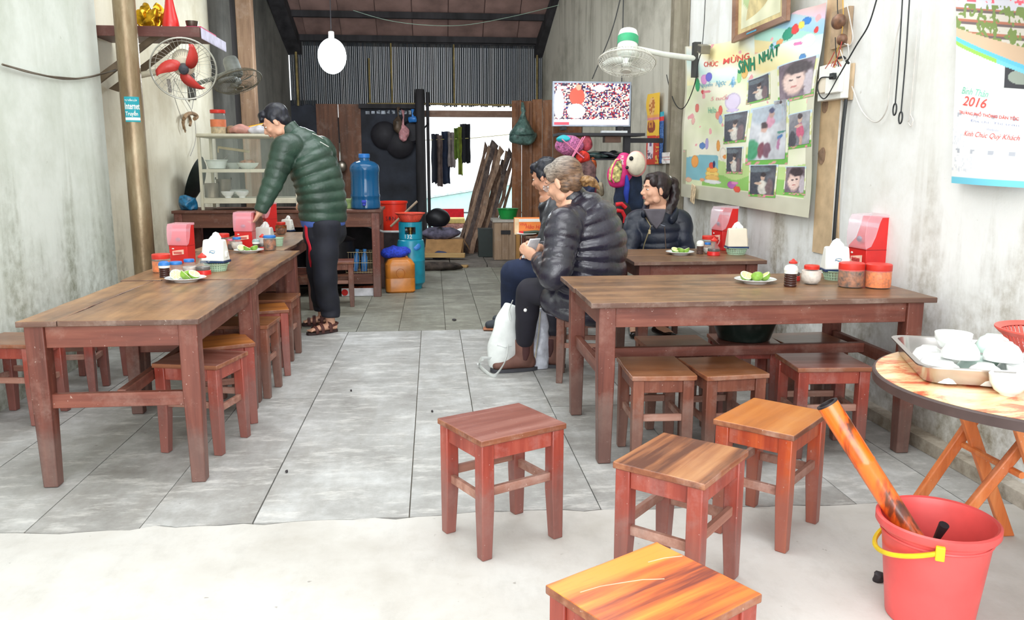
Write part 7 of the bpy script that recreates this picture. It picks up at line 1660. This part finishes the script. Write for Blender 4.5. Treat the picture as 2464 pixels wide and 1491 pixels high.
nt.links.new(mix(nt, gr, cA, cB), b.inputs['Base Color']); b.inputs['Roughness'].default_value = .45; bump(nt, b, f, .5, .004); HG = m
mb = haircap(P, R, 1.06, [(0, .035, .08, .07, .045, .036), (.06, .02, .045, .022, .035, .04), (-.06, .02, .045, .022, .035, .04), (.055, -.03, -.03, .022, .035, .035), (-.055, -.03, -.03, .022, .035, .035), (0, -.085, -.012, .045, .035, .045)])
me = remesh(mb, .005, 2)
for v in me.vertices: v.co += noise.noise_vector(v.co*30)*.003
obj('hair', me, HG, p2, world=True, smooth=True)
tl0 = P(.0, -.112, -.03)
mb = MB(); mb.ball(tl0+V((.012, -.01, -.0)), (.034, .030, .032), 16, 12); mb.loft([(tl0, .022), (tl0+V((.045, -.02, -.005)), .030, .024), (tl0+V((.065, -.02, -.025)), .018, .014), (tl0+V((.085, -.025, -.04)), .008)], sd, 16)
me = remesh(mb, .005, 1)
for v in me.vertices: v.co += noise.noise_vector(v.co*48)*.010
obj('tied_hair', me, hairmat('hair_golden', (98, 68, 42), (164, 126, 80), 60), p2, world=True, label='golden brown tied hair ends', smooth=True)
obj('hair_elastic', MB().tube([tl0+V((.0, .0, 0))+(R @ V((.021*cos(a), 0, .021*sin(a)))) for a in [2*pi*k/14 for k in range(14)]], .005, 6, True), EYD, p2, world=True)
gm = plain('glasses_silver', (196, 196, 200), .2, .9)
for k in (-1, 1):
    gr_ = obj('glasses_rim', MB().tube([P(k*.033+.022*cos(a), .098-.004*abs(cos(a)), -.002+.017*sin(a)) for a in [2*pi*q/18 for q in range(18)]], .0016, 6, True), gm, p2, world=True)
    obj('glasses_temple', MB().tube([P(k*.056, .094, .003), P(k*.076, .03, .006), P(k*.083, -.01, .002)], .0016, 6), gm, p2, world=True)
    obj('glasses_lens', MB().lathe([(.020, 0), (.001, .0006)], 18, Matrix.Translation(P(k*.033, .097, -.002)) @ R @ RX(-pi/2)), glassy('lens_glass', (230, 240, 240), .25, .05), gr_, world=True)
ph = thing('phone', 'white smartphone held by the grey-haired person', 'phone', D(1278, 597, 4.44))
Qp = RZ(.5) @ RX(-.95)
obj('phone_body', MB().box(-.036, .036, -.068, .068, -.004, .004, Qp), plain('phone_white', (240, 240, 244), .2, coat=.4), ph, bev=.003); obj('phone_screen', MB().box(-.032, .032, -.052, .052, .004, .0046, Qp), plain('screen_pale', (206, 220, 230), .15), ph)
obj('cuff_badge', MB().ball(J['wrL']+V((.01, -.05, .01)), (.01, .004, .014), 10, 6), plain('badge_pink', (230, 200, 216), .5), p2, world=True)
obj('zip_toggle', MB().ball(D(1264, 746, 4.36), .010, 12, 8), plain('toggle_white', (240, 240, 240), .5), p2, world=True)
obj('zip_cord', MB().tube([D(1271, 738, 4.33), D(1266, 742, 4.35)], .002, 5), EYD, p2, world=True)
# white canvas bag and plastic bag at their feet
bgc = G(1212, 905, 0)
CV = plain('white_canvas', (226, 230, 228), .85, var=.06, scale=14, bmp=.15)
cb = thing('canvas_bag', 'white canvas shoulder bag standing against the left boot, strap on the floor', 'bag', (D(1218, 890, 4.63).x, 4.64, 0)); q = V(cb.location)
mb = MB().loft([(D(1205, 880, 4.66)-q, .075, .05), (D(1208, 840, 4.66)-q, .095, .06), (D(1220, 780, 4.67)-q, .075, .05), (D(1231, 735, 4.68)-q, .052, .030)], V((1, .2, 0)), 26, .01, None, (.3, .4))
me = remesh(mb, .007, 2); 
for v in me.vertices: v.co += noise.noise_vector(v.co*10)*.010; v.co.z = max(v.co.z, .004)
obj('bag_body', me, CV, cb)
obj('bag_seam', MB().tube([D(x, y, 4.60)-q for x, y in ((1196, 830), (1215, 836), (1232, 832))], .002), plain('seam_grey', (196, 200, 200), .8), cb)
def strap(pts, w, th=.003):
    P_ = [V(p) for p in pts]; out = []
    for i in range(len(P_)-1):
        p0, p1, p2_, p3 = P_[max(i-1, 0)], P_[i], P_[i+1], P_[min(i+2, len(P_)-1)]
        for j in range(8): t_ = j/8; out.append(.5*((2*p1)+(-p0+p2_)*t_+(2*p0-5*p1+4*p2_-p3)*t_**2+(-p0+3*p1-3*p2_+p3)*t_**3))
    out.append(P_[-1]); return MB().loft([(p, w, th) for p in out], V((.1, -.6, .8)), 8, .02)
obj('bag_strap', strap([D(1222, 830, 4.58)-q, D(1216, 868, 4.52)-q, G(1190, 903, .012)-q, G(1168, 893, .012)-q, G(1153, 876, .02)-q, D(1160, 862, 4.62)-q, D(1182, 862, 4.62)-q], .014), CV, cb)
obj('bag_strap', strap([D(1228, 770, 4.62)-q, D(1226, 745, 4.61)-q, D(1234, 722, 4.62)-q], .010), CV, cb)
pb_ = thing('plastic_bag', 'white plastic carrier bag between the two brown boots', 'bag', (D(1300, 885, 4.72).x, 4.70, 0)); q = V(pb_.location)
me = MB().loft([(D(1295, 885, 4.70)-q, .055, .05), (D(1298, 840, 4.70)-q, .065, .055), (D(1300, 780, 4.70)-q, .045, .04), (D(1303, 745, 4.70)-q, .02, .02)], V((1, 0, 0)), 22, .01).mesh('pb', True, True)
for v in me.vertices: v.co += noise.noise_vector(v.co*16)*.018; v.co.z = max(v.co.z, .003)
obj('bag_body', me, plain('carrier_white', (206, 210, 222), .3, var=.12, scale=20, bmp=.5), pb_)
obj('bag_handle', strap([D(1300, 750, 4.64)-q, D(1296, 800, 4.63)-q, D(1288, 860, 4.63)-q], .012), plain('strap_cream', (216, 208, 186), .8), pb_)

# ---------------------------------------------------------------- dark-haired person behind
p3 = thing('person', 'dark-haired person in a black jacket and dark blue trousers, half hidden behind the grey-haired one', 'person', (.93, 5.65, 0))
sd = V((-.25, -.95, 0)); 
J = dict(k=1.0, pelvis=V((.96, 5.65, .50)), waist=V((.95, 5.65, .64)), chest=V((.88, 5.65, .84)), neck=V((.80, 5.66, 1.0)), headC=D(1312, 424, 5.62), side=sd, f=V((-.8, .55, -.3)).normalized(), u=V((-.25, .15, .95)).normalized(), hs=1.0)
J['shL'] = V((.84, 5.46, .92)); J['elL'] = V((.74, 5.36, .68)); J['wrL'] = V((.70, 5.50, .60)); J['handL'] = (V((-.8, .5, -.1)), V((0, 0, -1)), .5, 1)
J['shR'] = V((.93, 5.84, .92)); J['elR'] = V((.86, 5.98, .70)); J['wrR'] = V((.74, 5.80, .62)); J['handR'] = (V((-.9, 0, -.1)), V((0, 0, -1)), .5, -1)
J['hipL'] = V((.93, 5.55, .49)); J['hipR'] = V((.95, 5.76, .49)); J['knL'] = D(1234, 655, 5.55); J['knR'] = D(1244, 652, 5.85)
a = G(1216, 792, 0); J['anL'] = V((a.x+.03, 5.83, .09)); J['toeL'] = V((a.x-.07, 5.85, .035)); J['anR'] = V((a.x+.10, 6.05, .09)); J['toeR'] = V((a.x-.02, 6.08, .035))
P, R = body(p3, J, SKIN); face(p3, P, R)
mb = haircap(P, R, 1.0, [(0, .04, .08, .07, .045, .035), (0, .07, .06, .05, .022, .02), (.07, .0, .02, .016, .03, .05), (-.07, .0, .02, .016, .03, .05)]); me = remesh(mb, .006, 2)
for v in me.vertices: v.co += noise.noise_vector(v.co*38)*.006
obj('hair', me, HB, p3, world=True, smooth=True)
mb = MB().loft([(V((.96, 5.65, .50)), .20, .17), (V((.95, 5.65, .64)), .20, .165), (V((.89, 5.65, .84)), .215, .15), (V((.84, 5.655, .95)), .13, .12), (V((.81, 5.66, 1.0)), .08, .08)], sd, 36, .01, (.09, .05), (.1, .3))
for q in 'LR':
    s_, e_, w_ = J['sh'+q], J['el'+q], J['wr'+q]; mb.loft([(J['chest'].lerp(s_, .3), .09), (s_, .085), (e_, .065), (w_, .045)], sd, 22, .01, (.09, .05))
cloth('dark_jacket', p3, mb, puffmat('dark_jacket_cloth', (30, 32, 40), .45, .2), .009)
mb = MB()
for q in 'LR':
    h_, kn, an = J['hip'+q], J['kn'+q], J['an'+q]; mb.loft([(h_, .11), (h_.lerp(kn, .5), .098), (kn, .088)], sd, 26, cap=(.4, .9)); mb.loft([(kn, .087), (kn.lerp(an, .4), .078), (an+V((0, 0, .02)), .068)], sd, 26, cap=(.8, .2))
cloth('blue_trousers', p3, mb, plain('navy_denim', (30, 42, 72), .85, var=.15, scale=12), .009, amp=.006)
for q in 'LR':
    an, t_ = J['an'+q], J['toe'+q]; fd = (t_-an); fd.z = 0; fd.normalize(); lat = V((-fd.y, fd.x, 0)); g = V((an.x, an.y, 0))
    mb = MB().loft([(g-fd*.05+V((0, 0, .05)), .042, .035), (g+fd*.04+V((0, 0, .055)), .045, .042), (g+fd*.16+V((0, 0, .04)), .045, .028)], lat, 22, cap=(.8, .9)); cloth('shoe', p3, mb, plain('shoe_slate', (52, 58, 66), .6), .007, amp=0)
    obj('shoe_sole', MB().loft([(g-fd*.07+V((0, 0, .012)), .042, .012), (g+fd*.19+V((0, 0, .012)), .046, .012)], lat, 18), plain('sole_tan', (176, 116, 84), .7), p3, world=True)

# ---------------------------------------------------------------- woman in navy jacket
p4 = thing('person', 'seated person with a dark ponytail and navy zipped jacket, looking left', 'person', (1.60, 5.72, 0))
sd = V((.95, -.3, 0)).normalized(); yy = 5.68
J = dict(k=.95, pelvis=V((1.60, 5.72, .49)), waist=D(1582, 585, 5.72), chest=D(1582, 535, 5.70), neck=D(1590, 497, 5.70), headC=D(1577, 456, 5.66), side=sd, f=V((-.985, -.17, .02)).normalized(), u=V((.02, 0, 1)), hs=.98)
J['shL'] = D(1637, 533, 5.66); J['elL'] = D(1650, 612, 5.60); J['wrL'] = V((1.62, 5.42, .56)); J['handL'] = (V((-.7, -.5, 0)), V((0, 0, -1)), .4, 1)
J['shR'] = D(1530, 533, 5.74); J['elR'] = D(1515, 612, 5.62); J['wrR'] = V((1.50, 5.42, .56)); J['handR'] = (V((.5, -.6, 0)), V((0, 0, -1)), .4, -1)
J['hipL'] = V((1.68, 5.66, .47)); J['hipR'] = V((1.51, 5.66, .47)); J['knL'] = V((1.74, 5.34, .48)); J['knR'] = V((1.50, 5.33, .48))
J['anL'] = V((1.60, 5.56, .10)); J['toeL'] = V((1.64, 5.44, .035)); J['anR'] = V((1.42, 5.60, .10)); J['toeR'] = V((1.40, 5.48, .035))
P, R = body(p4, J, SKINL, .0052); face(p4, P, R, .98)
HD = hairmat('hair_dark_brown', (20, 13, 16), (52, 36, 38))
mb = haircap(P, R, .98, [(0, .03, .085, .066, .045, .036), (.05, .03, .055, .025, .04, .04), (-.05, .03, .055, .025, .04, .04), (0, -.08, .05, .05, .035, .045), (.066, -.02, .0, .016, .03, .045), (-.066, -.02, .0, .016, .03, .045)])
me = remesh(mb, .005, 2)
for v in me.vertices: v.co += noise.noise_vector(v.co*32)*.003
obj('hair', me, HD, p4, world=True, smooth=True)
k0 = P(0, -.115, .055)
mb = MB().loft([(P(0, -.09, .055), .032), (P(0, -.128, .062), .034, .03), (P(-.005, -.148, .01), .038, .03), (P(-.02, -.138, -.07), .036, .032), (P(-.03, -.10, -.14), .040, .032), (P(-.045, -.075, -.20), .036, .028), (P(-.05, -.065, -.26), .018, .014)], sd, 20)
me = remesh(mb, .0055, 1)
for v in me.vertices: v.co += noise.noise_vector(v.co*30)*.009
obj('ponytail', me, HD, p4, world=True, smooth=True)
obj('hair_clip', MB().tube([P(.02, -.11, .085), P(0, -.108, .095), P(-.02, -.11, .085)], .006), plain('clip_pale', (196, 196, 190), .4), p4, world=True)
NJ = puffmat('navy_puffer', (24, 32, 50), .5, .1, 18)
mb = MB().loft([(V((1.60, 5.72, .47)), .18, .16), (D(1582, 590, 5.72), .185, .15), (D(1582, 545, 5.70), .195, .135), (D(1586, 517, 5.70), .135, .10), (D(1588, 506, 5.70), .085, .08)], sd, 40, .008, (.07, .07), (.1, .1))
for q in 'LR':
    s_, e_, w_ = J['sh'+q], J['el'+q], J['wr'+q]; mb.loft([(J['chest'].lerp(s_, .3)+V((0, 0, .02)), .085), (s_, .082), (s_.lerp(e_, .5), .072), (e_, .062), (w_, .045)], sd, 24, .008, (.07, .07))
cloth('navy_jacket', p4, mb, NJ, .0075)
mb = MB().loft([(D(1548, 515, 5.60), .03, .02), (D(1556, 500, 5.70), .035, .025), (D(1580, 496, 5.78), .05, .03), (D(1610, 499, 5.76), .05, .03), (D(1626, 515, 5.64), .04, .025), (D(1616, 530, 5.57), .03, .02)], V((0, 0, 1)), 18, .01); cloth('hood', p4, mb, NJ, .008)
yF = 5.545
obj('grey_shirt', MB().extrude([D(1551, 503, yF), D(1604, 503, yF), D(1596, 532, yF), D(1580, 552, yF), D(1564, 533, yF)], (0, .05, 0)), plain('shirt_grey', (96, 92, 100), .85), p4, world=True, bev=.008)
zm = plain('zip_gold', (206, 190, 150), .35, .7)
bpy.context.view_layer.update(); nj = bpy.data.objects['navy_jacket']
def onj(pts): return [q_ for q_ in (hit(nj, x, y) for x, y in pts) if q_]
obj('zip', MB().tube(onj([(1554, 524), (1560, 534), (1566, 544), (1561, 558), (1556, 572), (1551, 586), (1548, 600)]), .0045), zm, p4, world=True)
obj('zip', MB().tube(onj([(1568, 544), (1576, 541), (1588, 540), (1600, 544)]), .003), plain('zip_steel', (150, 160, 176), .3, .8), p4, world=True)
obj('zip', MB().tube(onj([(1599, 546), (1600, 560), (1601, 580), (1602, 598)]), .0035), plain('zip_bronze', (112, 96, 86), .4, .5), p4, world=True)
obj('zip_pull', MB().box(-.008, .008, -.004, .004, -.03, 0, T(onj([(1563, 552)])[0])), zm, p4, world=True)
mb = MB()
for q in 'LR':
    h_, kn, an = J['hip'+q], J['kn'+q], J['an'+q]; mb.loft([(h_, .095), (kn, .07)], sd, 22); mb.loft([(kn, .068), (an+V((0, 0, .18)), .05)], sd, 22)
cloth('dark_trousers', p4, mb, plain('trouser_dark', (26, 26, 36), .85), .009, amp=.005)
for q in 'LR':
    an, t_ = J['an'+q], J['toe'+q]; fd = (t_-an); fd.z = 0; fd.normalize(); lat = V((-fd.y, fd.x, 0)); g = V((an.x, an.y, 0))
    mb = MB().loft([(g-fd*.045+V((0, 0, .035)), .038, .028), (g+fd*.05+V((0, 0, .03)), .04, .026), (g+fd*.15+V((0, 0, .025)), .04, .02)], lat, 20, cap=(.8, .8)); cloth('flat_shoe', p4, mb, EYD, .007, amp=0)
